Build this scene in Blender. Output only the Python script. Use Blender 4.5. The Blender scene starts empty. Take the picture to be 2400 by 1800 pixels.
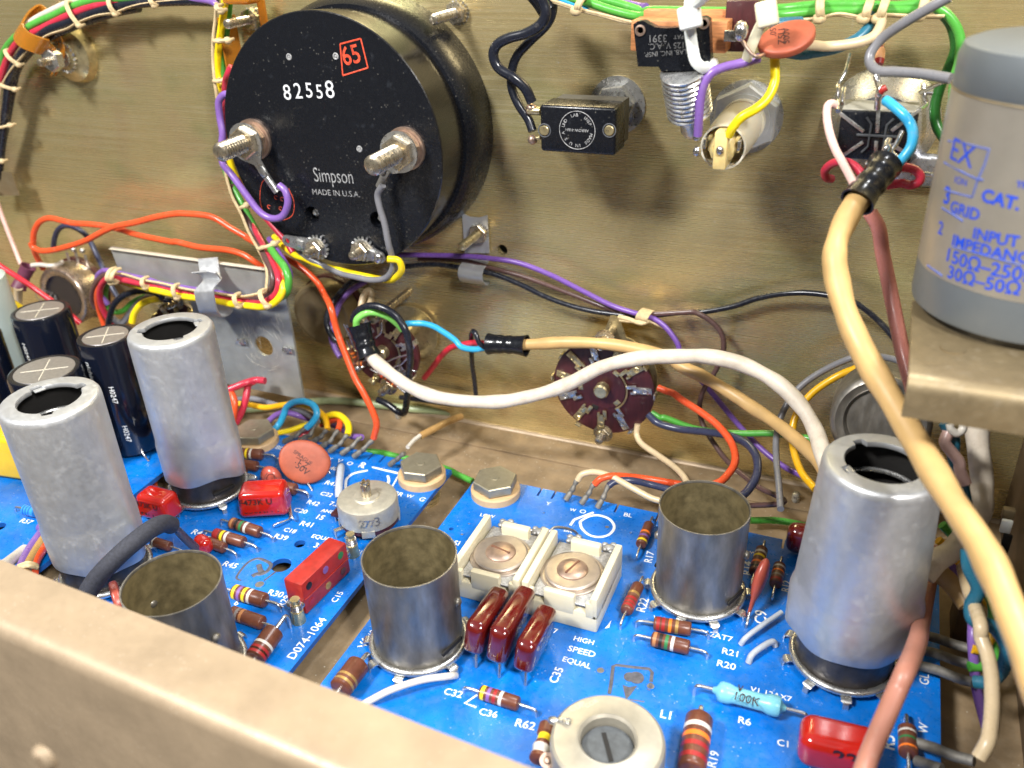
import bpy, bmesh, math, random
from mathutils import Vector, Matrix
random.seed(7)
S = bpy.context.scene
# ------------------------------------------------------------------ camera
F = 2064.18                                   # focal length in pixels of a 2400 px wide picture
W = ((0.9237855, 0.38116257, -0.03654364), (0.15656477, -0.46308846, -0.87237409), (-0.34943929, 0.80016509, -0.48747104))
R_, D_, U_ = Vector(W[0]), Vector(W[2]), -Vector(W[1])     # camera right, forward, up in world axes (1 unit = 1 cm)
CAM = Vector((0, 0, 17.0))
cd = bpy.data.cameras.new('camera'); cam = bpy.data.objects.new('camera', cd); S.collection.objects.link(cam)
cd.sensor_width = 36; cd.lens = F/2400*36; cd.clip_start = .5; cd.clip_end = 500
m = Matrix((R_, U_, -D_)).transposed().to_4x4(); m.translation = CAM; cam.matrix_world = m
cd.dof.use_dof = True; cd.dof.focus_distance = 24.5; cd.dof.aperture_fstop = .165
S.camera = cam
S.view_settings.view_transform = 'Standard'; S.view_settings.look = 'None'; S.view_settings.gamma = 1
S.view_settings.use_curve_mapping = False; S.view_settings.exposure = 0.04
# ------------------------------------------------------------------ light
wd = bpy.data.worlds.new('World'); S.world = wd; wd.use_nodes = True
_n = wd.node_tree.nodes; _l = wd.node_tree.links; _bg = _n['Background']                # a dim workshop: pale ceiling, darker walls and bench
_t = _n.new('ShaderNodeTexCoord'); _s = _n.new('ShaderNodeSeparateXYZ'); _r = _n.new('ShaderNodeValToRGB'); _l.new(_t.outputs['Generated'], _s.inputs[0]); _l.new(_s.outputs[2], _r.inputs[0])
_r.color_ramp.elements[0].position = 0; _r.color_ramp.elements[0].color = (.42, .385, .32, 1)
_r.color_ramp.elements[1].position = .75; _r.color_ramp.elements[1].color = (.95, 1.0, 1.08, 1)
_e = _r.color_ramp.elements.new(.22); _e.color = (.24, .235, .23, 1)
_w = _n.new('ShaderNodeTexNoise'); _w.inputs['Scale'].default_value = 2.2; _w.inputs['Detail'].default_value = 2; _l.new(_t.outputs['Generated'], _w.inputs[0])
_m = _n.new('ShaderNodeMapRange'); _m.inputs[1].default_value = .38; _m.inputs[2].default_value = .62; _m.inputs[3].default_value = .35; _m.inputs[4].default_value = 1.5; _l.new(_w.outputs[0], _m.inputs[0])
_x = _n.new('ShaderNodeVectorMath'); _x.operation = 'SCALE'; _l.new(_r.outputs[0], _x.inputs[0]); _l.new(_m.outputs[0], _x.inputs['Scale']); _l.new(_x.outputs[0], _bg.inputs[0])
_bg.inputs[1].default_value = .34
def area(name, loc, target, size, power, col, sy=None):
    l = bpy.data.lights.new(name, 'AREA'); l.energy = power; l.color = col; l.size = size
    if sy: l.shape = 'RECTANGLE'; l.size_y = sy
    o = bpy.data.objects.new(name, l); S.collection.objects.link(o); o.location = loc
    o.rotation_euler = (Vector(target)-Vector(loc)).to_track_quat('-Z', 'Y').to_euler()
area('ceiling_lamp', (-32, -22, 58), (-6, 22, 3), 13, 72000, (1, .985, .96), 7)
area('ceiling_lamp', (30, -18, 54), (-6, 22, 3), 7, 56000, (1, .97, .93), 13)
area('ceiling_lamp', (6, 34, 64), (-6, 18, 3), 14, 28000, (.96, .98, 1), 4)
# ------------------------------------------------------------------ picture-to-place helpers: a pixel of the 2400x1800 picture and one known coordinate
def ray(px, py): return R_*(px-1200) - U_*(py-900) + D_*F
def onY(px, py, y): d = ray(px, py); return CAM + d*(y/d.y)
def onZ(px, py, z): d = ray(px, py); return CAM + d*((z-17.0)/d.z)
def onC(px, py, c): return CAM + ray(px, py)*(c/F)
K = 2.765
SP = dict(n=(0,0,1), D=(0,0,.92167), a1=(0,0,K), a2=(800,0,K), a3=(1600,0,K), b1=(0,600,K), b2=(800,600,K), b3=(1600,600,K), c1=(0,1200,K), c2=(800,1200,K), c3=(1600,1200,K),
 e1=(0,460,5.53), e2=(360,560,5.53), e3=(760,660,6.9125), e4=(1280,780,6.9125), e5=(540,880,5.53), e6=(500,1150,5.53), e7=(2000,50,5.53), e8=(2000,350,5.53),
 g1=(1900,150,6.9125), g2=(0,0,6.9125), g3=(1000,1150,4.424), g4=(1250,1500,5.53), g5=(1900,1500,5.53), g6=(0,1000,5.53), g7=(400,100,5.53),
 h1=(1400,300,3.687), h2=(1400,0,3.687), h3=(2000,900,5.53), h4=(2000,1150,5.53), h5=(2000,1450,5.53))
def px(sp, x, y): o = SP[sp]; return (o[0]+x/o[2], o[1]+y/o[2])
PY = 26.0                                      # the inner face of the front panel
def at(sp, x, y, *v):
    """a point of zoom tile sp: v = (offset from the panel) or ('z', height) or ('c', distance along the view)"""
    a, b = px(sp, x, y)
    if v[0] == 'z': return onZ(a, b, v[1])
    if v[0] == 'c': return onC(a, b, v[1])
    return onY(a, b, PY-v[0])
# ------------------------------------------------------------------ mesh builder
def frame(o, z, x=None):
    z = Vector(z).normalized()
    x = Vector(x) if x is not None else (Vector((0,0,1)) if abs(z.z) < .9 else Vector((1,0,0)))
    x = (x - z*x.dot(z)).normalized(); y = z.cross(x)
    M = Matrix((x, y, z)).transposed().to_4x4(); M.translation = Vector(o); return M
I4 = Matrix.Identity(4)
class MB:
    def __init__(s): s.v = []; s.f = []; s.m = []
    def add(s, vs, fs, mi=0, M=None):
        b = len(s.v); s.v += [tuple(M @ Vector(p)) for p in vs] if M is not None else [tuple(p) for p in vs]
        s.f += [tuple(b+i for i in f) for f in fs]; s.m += [mi]*len(fs) if isinstance(mi, int) else list(mi); return s
    def bm(s, bm, mi=0, M=None):
        bm.verts.ensure_lookup_table(); bm.verts.index_update()
        s.add([v.co for v in bm.verts], [[v.index for v in f.verts] for f in bm.faces], mi, M); bm.free(); return s
    def box(s, c, d, M=None, mi=0, bev=0, seg=2):
        bm = bmesh.new(); bmesh.ops.create_cube(bm, size=1)
        for v in bm.verts: v.co = Vector((v.co.x*d[0]+c[0], v.co.y*d[1]+c[1], v.co.z*d[2]+c[2]))
        if bev: bmesh.ops.bevel(bm, geom=bm.edges[:], offset=bev, segments=seg, affect='EDGES', profile=.5)
        return s.bm(bm, mi, M)
    def lathe(s, prof, M=None, seg=32, mi=0, cap=(True, True)):
        """prof: [(height, radius[, material])] along local z"""
        vs = []; fs = []; ms = []
        for p in prof:
            for k in range(seg):
                a = 2*math.pi*k/seg; vs.append((p[1]*math.cos(a), p[1]*math.sin(a), p[0]))
        for i in range(len(prof)-1):
            mm = prof[i][2] if len(prof[i]) > 2 else mi
            for k in range(seg):
                k2 = (k+1) % seg; fs.append((i*seg+k, i*seg+k2, (i+1)*seg+k2, (i+1)*seg+k)); ms.append(mm)
        if cap[0] and prof[0][1] > 1e-5: fs.append(tuple(range(seg-1, -1, -1))); ms.append(prof[0][2] if len(prof[0]) > 2 else mi)
        if cap[1] and prof[-1][1] > 1e-5: fs.append(tuple((len(prof)-1)*seg+k for k in range(seg))); ms.append(prof[-2][2] if len(prof[-2]) > 2 else mi)
        return s.add(vs, fs, ms, M)
    def cyl(s, a, b, r, r2=None, seg=20, mi=0, bev=0):
        a, b = Vector(a), Vector(b); L = (b-a).length; r2 = r if r2 is None else r2
        pr = [(0, r), (L, r2)] if not bev else [(0, r-bev), (bev*.3, r-bev*.3), (bev, r), (L-bev, r2), (L-bev*.3, r2-bev*.3), (L, r2-bev)]
        return s.lathe(pr, frame(a, b-a), seg, mi)
    def prism(s, poly, t, M=None, mi=0):
        n = len(poly); vs = [(p[0], p[1], 0) for p in poly]+[(p[0], p[1], t) for p in poly]
        fs = [tuple(range(n-1, -1, -1)), tuple(range(n, 2*n))]+[(i, (i+1) % n, n+(i+1) % n, n+i) for i in range(n)]
        return s.add(vs, fs, mi, M)
    def ball(s, c, r, sc=(1,1,1), mi=0, M=None, n=2):
        bm = bmesh.new(); bmesh.ops.create_icosphere(bm, subdivisions=n, radius=r)
        for v in bm.verts: v.co = Vector((v.co.x*sc[0], v.co.y*sc[1], v.co.z*sc[2]))+Vector(c)
        return s.bm(bm, mi, M)
    def ring(s, M, R, r, seg=40, ts=8, mi=0, a0=0, a1=2*math.pi):
        full = abs(a1-a0-2*math.pi) < 1e-6; n = seg if full else seg+1
        pts = [M @ Vector((R*math.cos(a0+(a1-a0)*k/seg), R*math.sin(a0+(a1-a0)*k/seg), 0)) for k in range(n)]
        return s.sweep(pts, r, ts, mi, full)
    def sweep(s, pts, r, ts=10, mi=0, closed=False, flat=None):
        n = len(pts); vs = []; fs = []; ms = []
        T = []
        for i in range(n):
            a = pts[i-1] if (i or closed) else pts[0]; b = pts[(i+1) % n] if (i < n-1 or closed) else pts[-1]
            T.append((b-a).normalized() if (b-a).length > 1e-9 else Vector((0,0,1)))
        N = T[0].orthogonal().normalized()
        for i in range(n):
            N = (N - T[i]*N.dot(T[i])); N = N.normalized() if N.length > 1e-6 else T[i].orthogonal().normalized()
            B = T[i].cross(N); rr = r(i/(n-1)) if callable(r) else r
            for k in range(ts):
                a = 2*math.pi*k/ts; q = N*math.cos(a)+B*math.sin(a)
                if flat is not None: q = q*1.0; c = q.dot(flat); q = q-flat*c*.65
                vs.append(pts[i]+q*rr)
        for i in range(n if closed else n-1):
            j = (i+1) % n
            for k in range(ts):
                k2 = (k+1) % ts; fs.append((i*ts+k, i*ts+k2, j*ts+k2, j*ts+k)); ms.append(mi(i/(n-1)) if callable(mi) else mi)
        if not closed:
            fs.append(tuple(range(ts-1, -1, -1))); ms.append(ms[0]); fs.append(tuple((n-1)*ts+k for k in range(ts))); ms.append(ms[-2] if len(ms) > 1 else 0)
        return s.add(vs, fs, ms)
    def build(s, name, mats, parent=None, label=None, ang=38):
        me = bpy.data.meshes.new(name); me.from_pydata(s.v, [], s.f); me.update()
        for q in (mats if isinstance(mats, (list, tuple)) else [mats]): me.materials.append(q)
        if any(s.m): me.polygons.foreach_set('material_index', s.m)
        me.shade_smooth(); me.set_sharp_from_angle(angle=math.radians(ang))
        o = bpy.data.objects.new(name, me); S.collection.objects.link(o)
        if parent:
            o.parent = parent; off = Vector()
            q = parent
            while q: off += q.location; q = q.parent
            o.location = -off
        if label: o['label'] = label
        return o
class Each:
    """like MB, but every shape added becomes an object of its own"""
    def __init__(s): s.L = []
    def __getattr__(s, k):
        def f(*a, **kw): b = MB(); getattr(b, k)(*a, **kw); s.L.append(b)
        return f
    def build(s, *a, **kw): return [b.build(*a, **kw) for b in s.L][-1]
def smooth(P, n=7):
    """Catmull-Rom through P"""
    P = [Vector(p) for p in P]
    if len(P) < 3: return [P[0].lerp(P[-1], k/n) for k in range(n+1)]
    Q = [P[0]*2-P[1]]+P+[P[-1]*2-P[-2]]; out = []
    for i in range(1, len(Q)-2):
        p0, p1, p2, p3 = Q[i-1:i+3]
        for k in range(n):
            t = k/n; out.append(.5*((2*p1)+(p2-p0)*t+(2*p0-5*p1+4*p2-p3)*t*t+(-p0+3*p1-3*p2+p3)*t**3))
    return out+[P[-1]]
def tag(o, label, cat, group=None, kind=None):
    if label: o['label'] = label
    if cat: o['category'] = cat
    if group: o['group'] = group
    if kind: o['kind'] = kind
    return o
def thing(name, label, cat, loc=(0,0,0), group=None):
    o = bpy.data.objects.new(name, None); S.collection.objects.link(o); o.location = loc; o.empty_display_size = .2
    return tag(o, label, cat, group)
def struct(name, mb, mat): o = mb.build(name, mat); o['kind'] = 'structure'; return o
# ------------------------------------------------------------------ lettering
_tc = {}
def glyphs(txt, bold=0.0):
    key = (txt, bold)
    if key not in _tc:
        cu = bpy.data.curves.new('t', 'FONT'); cu.body = txt; cu.size = 1; cu.offset = bold; cu.resolution_u = 3
        o = bpy.data.objects.new('t', cu); S.collection.objects.link(o)
        dg = bpy.context.evaluated_depsgraph_get(); me = o.evaluated_get(dg).to_mesh()
        v = [(p.co.x, p.co.y) for p in me.vertices]; f = [tuple(q.vertices) for q in me.polygons]
        o.evaluated_get(dg).to_mesh_clear(); bpy.data.objects.remove(o); bpy.data.curves.remove(cu)
        x0 = min(p[0] for p in v); x1 = max(p[0] for p in v)
        _tc[key] = ([((p[0]-x0), p[1]) for p in v], f, x1-x0)
    return _tc[key]
def glyph_at(mb, ch, c, u, n, size, mi=0):
    v, f, w = glyphs(ch, .012); u = Vector(u).normalized(); up = Vector(n).cross(u)
    mb.add([c+u*((p[0]-w/2)*size)+up*((p[1]-.35)*size) for p in v], f, mi)
def words(parent, mt, items, fn, name='lettering', **kw):
    """each printed word is a part of its own"""
    for q in items: mb = MB(); fn(mb, *q); mb.build(name, mt, parent)
def text(mb, txt, A, B, n, bold=0.0, hs=1.0, mi=0):
    """flat lettering whose base line runs from A to B on a surface with normal n"""
    v, f, w = glyphs(txt, bold); A, B, n = Vector(A), Vector(B), Vector(n)
    u = (B-A); s = u.length/w*(1.25 if len(txt) == 1 else 1); u.normalize(); up = n.cross(u)
    mb.add([A+u*(p[0]*s)+up*(p[1]*s*hs) for p in v], f, mi)
# ------------------------------------------------------------------ materials
def mat(name, col, rough=.4, metal=0.0, bump=0, bscale=30, var=0, vscale=6, dust=0, dustc=(.42,.38,.31), stretch=None, coat=0, spec=.5, alpha=None, trans=0, sss=0, rvar=0, aniso=0, specks=0):
    m = bpy.data.materials.new(name); m.use_nodes = True; nt = m.node_tree; N = nt.nodes; L = nt.links; b = N['Principled BSDF']
    b.inputs['Roughness'].default_value = rough; b.inputs['Metallic'].default_value = metal
    b.inputs['Base Color'].default_value = (*col, 1); b.inputs['Specular IOR Level'].default_value = spec
    if coat: b.inputs['Coat Weight'].default_value = coat; b.inputs['Coat Roughness'].default_value = .08
    if trans: b.inputs['Transmission Weight'].default_value = trans
    if sss: b.inputs['Subsurface Weight'].default_value = sss; b.inputs['Subsurface Radius'].default_value = (.3,.25,.2); b.inputs['Subsurface Scale'].default_value = .3
    tc = N.new('ShaderNodeTexCoord'); mp = N.new('ShaderNodeMapping'); L.new(tc.outputs['Object'], mp.inputs[0])
    if stretch: mp.inputs['Scale'].default_value = stretch
    def noise(sc, det=4, src=mp, ro=.55):
        n = N.new('ShaderNodeTexNoise'); n.inputs['Scale'].default_value = sc; n.inputs['Detail'].default_value = det; n.inputs['Roughness'].default_value = ro
        L.new(src.outputs[0] if src is mp else src, n.inputs['Vector']); return n.outputs[0]
    def rng(x, a, b_, c, d):
        r = N.new('ShaderNodeMapRange'); r.inputs[1].default_value = a; r.inputs[2].default_value = b_; r.inputs[3].default_value = c; r.inputs[4].default_value = d; L.new(x, r.inputs[0]); return r.outputs[0]
    def mix(fac, a, c):
        x = N.new('ShaderNodeMix'); x.data_type = 'RGBA'
        if isinstance(fac, float): x.inputs[0].default_value = fac
        else: L.new(fac, x.inputs[0])
        for s_, q in ((6, a), (7, c)):
            if isinstance(q, tuple): x.inputs[s_].default_value = (*q, 1)
            else: L.new(q, x.inputs[s_])
        return x.outputs[2]
    cur = tuple(col)
    if var:
        cur = mix(rng(noise(vscale), .3, .7, 0, 1), tuple(c*(1-var) for c in col), tuple(min(1, c*(1+var)) for c in col))
    df = None
    if dust:
        df = rng(noise(3.1, 8, tc.outputs['Object'], .7), .62-.3*dust, .8-.1*dust, 0, min(.9, .35+dust*.5)); 
        gm = N.new('ShaderNodeMath'); gm.operation = 'MULTIPLY'; L.new(df, gm.inputs[0]); L.new(rng(noise(38, 3, tc.outputs['Object'], .8), .40, .58, .45, 1), gm.inputs[1]); df = gm.outputs[0]; cur = mix(df, cur, dustc)
        if metal: L.new(rng(df, 0, 1, metal, metal*.25), b.inputs['Metallic'])
    if specks:
        v = N.new('ShaderNodeTexVoronoi'); v.inputs['Scale'].default_value = 7; L.new(tc.outputs['Object'], v.inputs['Vector'])
        f1 = rng(v.outputs['Distance'], .17, .10, 0, 1); f2 = rng(noise(1.3, 3, tc.outputs['Object']), .5, .56, 0, 1)
        mu = N.new('ShaderNodeMath'); mu.operation = 'MULTIPLY'; L.new(f1, mu.inputs[0]); L.new(f2, mu.inputs[1])
        mu2 = N.new('ShaderNodeMath'); mu2.operation = 'MULTIPLY'; L.new(mu.outputs[0], mu2.inputs[0]); mu2.inputs[1].default_value = specks
        cur = mix(mu2.outputs[0], cur, (.72, .68, .58))
    if not isinstance(cur, tuple): L.new(cur, b.inputs['Base Color'])
    if rvar or dust:
        r0 = rng(noise(max(vscale, 4)*1.7), .3, .7, max(.03, rough-rvar), min(1, rough+rvar))
        if df is not None:
            a = N.new('ShaderNodeMath'); a.operation = 'ADD'; a.use_clamp = True; L.new(r0, a.inputs[0]); L.new(rng(df, 0, 1, 0, .35), a.inputs[1]); r0 = a.outputs[0]
        L.new(r0, b.inputs['Roughness'])
    if bump:
        bp = N.new('ShaderNodeBump'); bp.inputs['Strength'].default_value = bump; bp.inputs['Distance'].default_value = .13/bscale
        L.new(noise(bscale, 6), bp.inputs['Height']); L.new(bp.outputs[0], b.inputs['Normal'])
    return m
def cloth(name, col, rough=.3, var=.06): return mat(name, col, rough, var=var, vscale=2.5, bump=.06, bscale=9, rvar=.06, dust=.12)
M = dict(
 floor=mat('dusty floor metal', (.30,.215,.125), .62, .25, bump=.35, bscale=14, var=.22, vscale=1.4, dust=.45, dustc=(.36,.29,.20), rvar=.12, specks=.6),
 tan=mat('tan gold plated steel', (.375,.285,.19), .48, .3, bump=.08, bscale=7, var=.13, vscale=.8, rvar=.08, dust=.12, dustc=(.30,.23,.16), specks=.2),
 brack=mat('dull cadmium bracket', (.27,.21,.12), .5, .6, bump=.1, bscale=8, var=.15, vscale=1.1, rvar=.1, dust=.2),
 blue=mat('blue lacquered board', (.001,.150,.575), .31, bump=.12, bscale=22, var=.26, vscale=.8, dust=.42, dustc=(.10,.19,.34), rvar=.1, specks=.28),
 bedge=mat('board edge', (.01,.10,.42), .5),
 ink=mat('white printing', (.80,.82,.80), .5, var=.12, vscale=20),
 inkb=mat('black printing', (.04,.012,.012), .5), inkblue=mat('blue printing', (.015,.07,.60), .4), inkred=mat('red stamp', (.62,.07,.03), .5, var=.5, vscale=9),
 inkw=mat('worn white stamp', (.75,.78,.82), .5, var=.45, vscale=26), moulded=mat('moulded lettering', (.10,.105,.115), .35), mould3=mat('faint moulded lettering', (.13,.13,.13), .5, var=.5, vscale=14), mould2=mat('pale moulded lettering',(.30,.30,.30),.45,var=.6,vscale=14),
 graph=mat('bare grey copper mark', (.11,.11,.13), .5, .3, var=.3, vscale=9),
 black=mat('black phenolic', (.006,.007,.010), .27, bump=.08, bscale=26, dust=.04, dustc=(.08,.09,.11), rvar=.08, specks=.12, spec=.45),
 barrel=mat('glossy dark barrel', (.010,.009,.008), .20, bump=.04, bscale=12, rvar=.06, spec=.6, coat=.15),
 alu=mat('dull aluminium', (.56,.57,.58), .44, .68, bump=.06, bscale=16, var=.06, vscale=2.2, dust=.30, dustc=(.62,.62,.61), rvar=.08, specks=.4),
 sheet=mat('scratched zinc sheet', (.40,.41,.39), .46, .55, bump=.04, bscale=24, var=.16, vscale=1.2, rvar=.10),
 nickel=mat('blued nickel can', (.22,.205,.18), .44, .72, bump=.10, bscale=16, var=.38, vscale=2.4, rvar=.13, stretch=(1,1,.35)),
 nickin=mat('olive inside of can', (.27,.22,.115), .42, .6, var=.35, vscale=3, bump=.08, bscale=18, rvar=.1),
 tin=mat('tinned steel', (.60,.60,.585), .30, .9, bump=.05, bscale=20, var=.12, vscale=5, rvar=.1),
 solder=mat('solder', (.62,.61,.60), .22, .95, bump=.3, bscale=14, rvar=.1),
 lead=mat('tinned lead', (.63,.63,.64), .27, .95, var=.1, vscale=6),
 lug=mat('grey dull lug', (.19,.18,.16), .6, .45, bump=.25, bscale=30, var=.25, vscale=7),
 brass=mat('dull brass', (.58,.49,.28), .34, .85, bump=.12, bscale=18, var=.22, vscale=5, rvar=.1),
 stud=mat('nickel plated stud', (.56,.49,.37), .28, .92, bump=.08, bscale=20, var=.12, vscale=5, rvar=.08),
 hexm=mat('grey olive hexagon', (.38,.345,.25), .46, .7, bump=.15, bscale=22, var=.1, vscale=5),
 copper=mat('coppered screw', (.50,.36,.28), .38, .8, bump=.1, bscale=12, var=.25, vscale=4),
 washer=mat('pinkish plated washer', (.44,.375,.32), .40, .75, bump=.07, bscale=20, var=.12, vscale=4),
 mica=mat('speckled grey mica plate', (.46,.46,.46), .42, .55, bump=.3, bscale=36, var=.3, vscale=16),
 ceramic=mat('cream ceramic', (.66,.60,.43), .36, bump=.05, bscale=12, var=.05, vscale=2, dust=.1, dustc=(.5,.46,.38), sss=.1),
 fibre=mat('beige fibre washer', (.62,.42,.22), .55, var=.1, vscale=4, dust=.2),
 maroon=mat('maroon phenolic wafer', (.055,.012,.014), .38, bump=.12, bscale=24, var=.3, vscale=4, stretch=(3,1,.6), dust=.1),
 wood=mat('layered tan phenolic', (.52,.21,.075), .5, bump=.15, bscale=30, var=.3, vscale=6, stretch=(.5,1,4)),
 potm=mat('warm steel pot case', (.42,.34,.27), .30, .88, bump=.08, bscale=12, var=.25, vscale=1.6, rvar=.12, dust=.15),
 potc=mat('dusty nickel trimmer case', (.56,.53,.44), .44, .65, bump=.15, bscale=24, var=.12, vscale=5, dust=.25),
 core=mat('grey pot core', (.40,.37,.30), .42, .45, bump=.12, bscale=16, var=.1, vscale=3, dust=.15), corein=mat('dark ferrite slug', (.07,.078,.085), .5, bump=.15, bscale=16, var=.3, vscale=5),
 red=mat('glossy red film capacitor', (.47,.014,.008), .12, bump=.06, bscale=5, var=.1, vscale=2, coat=.8, dust=.08, dustc=(.45,.12,.09)),
 redbox=mat('dusty red mica capacitor', (.34,.022,.016), .38, bump=.15, bscale=20, var=.2, vscale=4, dust=.25, dustc=(.34,.11,.09)),
 dipped=mat('dark red dipped mica', (.10,.006,.005), .12, bump=.05, bscale=6, var=.2, vscale=2, coat=1, dust=.1, dustc=(.22,.08,.07)),
 disc=mat('orange brown disc', (.36,.08,.038), .5, bump=.15, bscale=12, var=.15, vscale=3, dust=.1, dustc=(.40,.17,.11)),
 teard=mat('salmon drop capacitor', (.38,.075,.05), .3, bump=.08, bscale=8, var=.15, vscale=2),
 yel=mat('yellow film capacitor', (.85,.52,.015), .35, var=.08, vscale=2),
 pale=mat('pale aqua sleeve', (.50,.60,.58), .35), sleeve=mat('black glossy can sleeve', (.004,.006,.014), .16, bump=.04, bscale=8, coat=.5), captop=mat('aluminium can end', (.48,.46,.45), .42, .8, bump=.1, bscale=30, var=.1, vscale=8),
 boot=mat('black vinyl boot', (.008,.009,.012), .22, bump=.1, bscale=8, rvar=.08), bootm=mat('maroon rubber boot', (.14,.035,.07), .5, bump=.1, bscale=10),
 cloth_b=mat('black woven sleeve', (.028,.03,.042), .75, bump=.9, bscale=26, var=.3, vscale=14),
 nylon=mat('white nylon tie', (.78,.80,.76), .35, sss=.2), nylony=mat('yellowed nylon tie', (.72,.68,.50), .38, sss=.2),
 amber=mat('amber nylon clamp', (.72,.30,.03), .25, trans=.55, spec=.5), clear=mat('hazy lamp holder', (.80,.74,.60), .25, trans=.25, sss=.6), amberlens=mat('amber lamp body', (.82,.64,.28), .3, trans=.2, sss=.5, var=.2, vscale=3),
 cord=mat('waxed lacing cord', (.62,.48,.27), .6, bump=.5, bscale=24, var=.2, vscale=10),
 pewter=mat('dark tarnished steel', (.075,.065,.058), .38, .6, bump=.15, bscale=14, var=.3, vscale=3, rvar=.1), greyc=mat('grey enamel', (.12,.135,.145), .36, bump=.05, bscale=14, var=.06, vscale=1), silv=mat('silver label foil', (.42,.385,.325), .36, .55, bump=.05, bscale=20, var=.08, vscale=1.2),
 paleline=mat('pale scratches and edge highlight', (.74,.70,.58), .5, .3), wallshade=mat('brown wall darkened for shadow', (.13,.09,.055), .55, .3, bump=.3, bscale=12, var=.3, vscale=1.2),  # edge highlight painted pale; wall brown darkened to stand in for shadow
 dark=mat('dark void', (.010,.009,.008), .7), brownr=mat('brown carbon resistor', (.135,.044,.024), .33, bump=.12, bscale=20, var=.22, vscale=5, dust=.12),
 cyanr=mat('pale blue resistor', (.18,.50,.60), .3, var=.05, vscale=3), skyr=mat('bright blue resistor', (.04,.30,.72), .3),
 bRed=mat('band red', (.33,.02,.02), .4), bYel=mat('band yellow', (.85,.62,.02), .4), bVio=mat('band violet', (.21,.10,.33), .4), bWht=mat('band white', (.60,.56,.51), .4), bOrg=mat('band orange', (.85,.19,.02), .4),
 bGrn=mat('band green', (.03,.19,.06), .4), bBlk=mat('band black', (.012,.01,.01), .4), bBrn=mat('band tan', (.42,.18,.07), .4), bGold=mat('band gold', (.48,.30,.10), .35, .5), bGry=mat('band grey', (.2,.18,.18), .4),
 wOrange=cloth('orange wire', (.74,.088,.024)), wRed=cloth('red wire', (.55,.025,.045)), wPinkR=cloth('crimson wire', (.52,.03,.06)), wYel=cloth('yellow wire', (.88,.66,.01)), wGold=cloth('golden yellow wire', (.78,.42,.01)),
 wGreen=cloth('green wire', (.08,.36,.05)), wLime=cloth('light green wire', (.22,.62,.12)), wDkG=cloth('dark green wire', (.02,.12,.02)), wSage=cloth('faded green wire', (.30,.36,.20)), wBlack=cloth('black wire', (.012,.014,.022), .26), wBlue=cloth('sky blue wire', (.035,.38,.68)), wTeal=cloth('dull blue wire', (.02,.13,.20)),
 wPurple=cloth('purple wire', (.16,.075,.34)), wLilac=cloth('lilac wire', (.21,.11,.38)), wGrey=cloth('grey wire', (.19,.19,.205)), wBrown=cloth('brown wire', (.10,.055,.05)), wCream=cloth('cream wire', (.60,.47,.29)), wWhite=cloth('white wire', (.62,.58,.51)),
 wPink=cloth('pink wire', (.58,.22,.18)), wPale=cloth('pale pink wire', (.78,.52,.46)), cabCream=mat('cream cable', (.56,.36,.145), .42, var=.14, vscale=1.2, bump=.12, bscale=8, rvar=.06, dust=.15, dustc=(.45,.30,.15)), cabWhite=mat('white cable', (.68,.60,.49), .45, var=.12, vscale=1.6, bump=.15, bscale=8, rvar=.06, dust=.55, dustc=(.40,.30,.20)), wSalm=cloth('browned salmon sleeve', (.46,.20,.14), .4), wTan=cloth('tan wire', (.42,.25,.09)), wClear=cloth('frosted sleeve', (.42,.46,.52), .35), wBluG=cloth('slate blue wire', (.035,.042,.085)),
)
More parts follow.
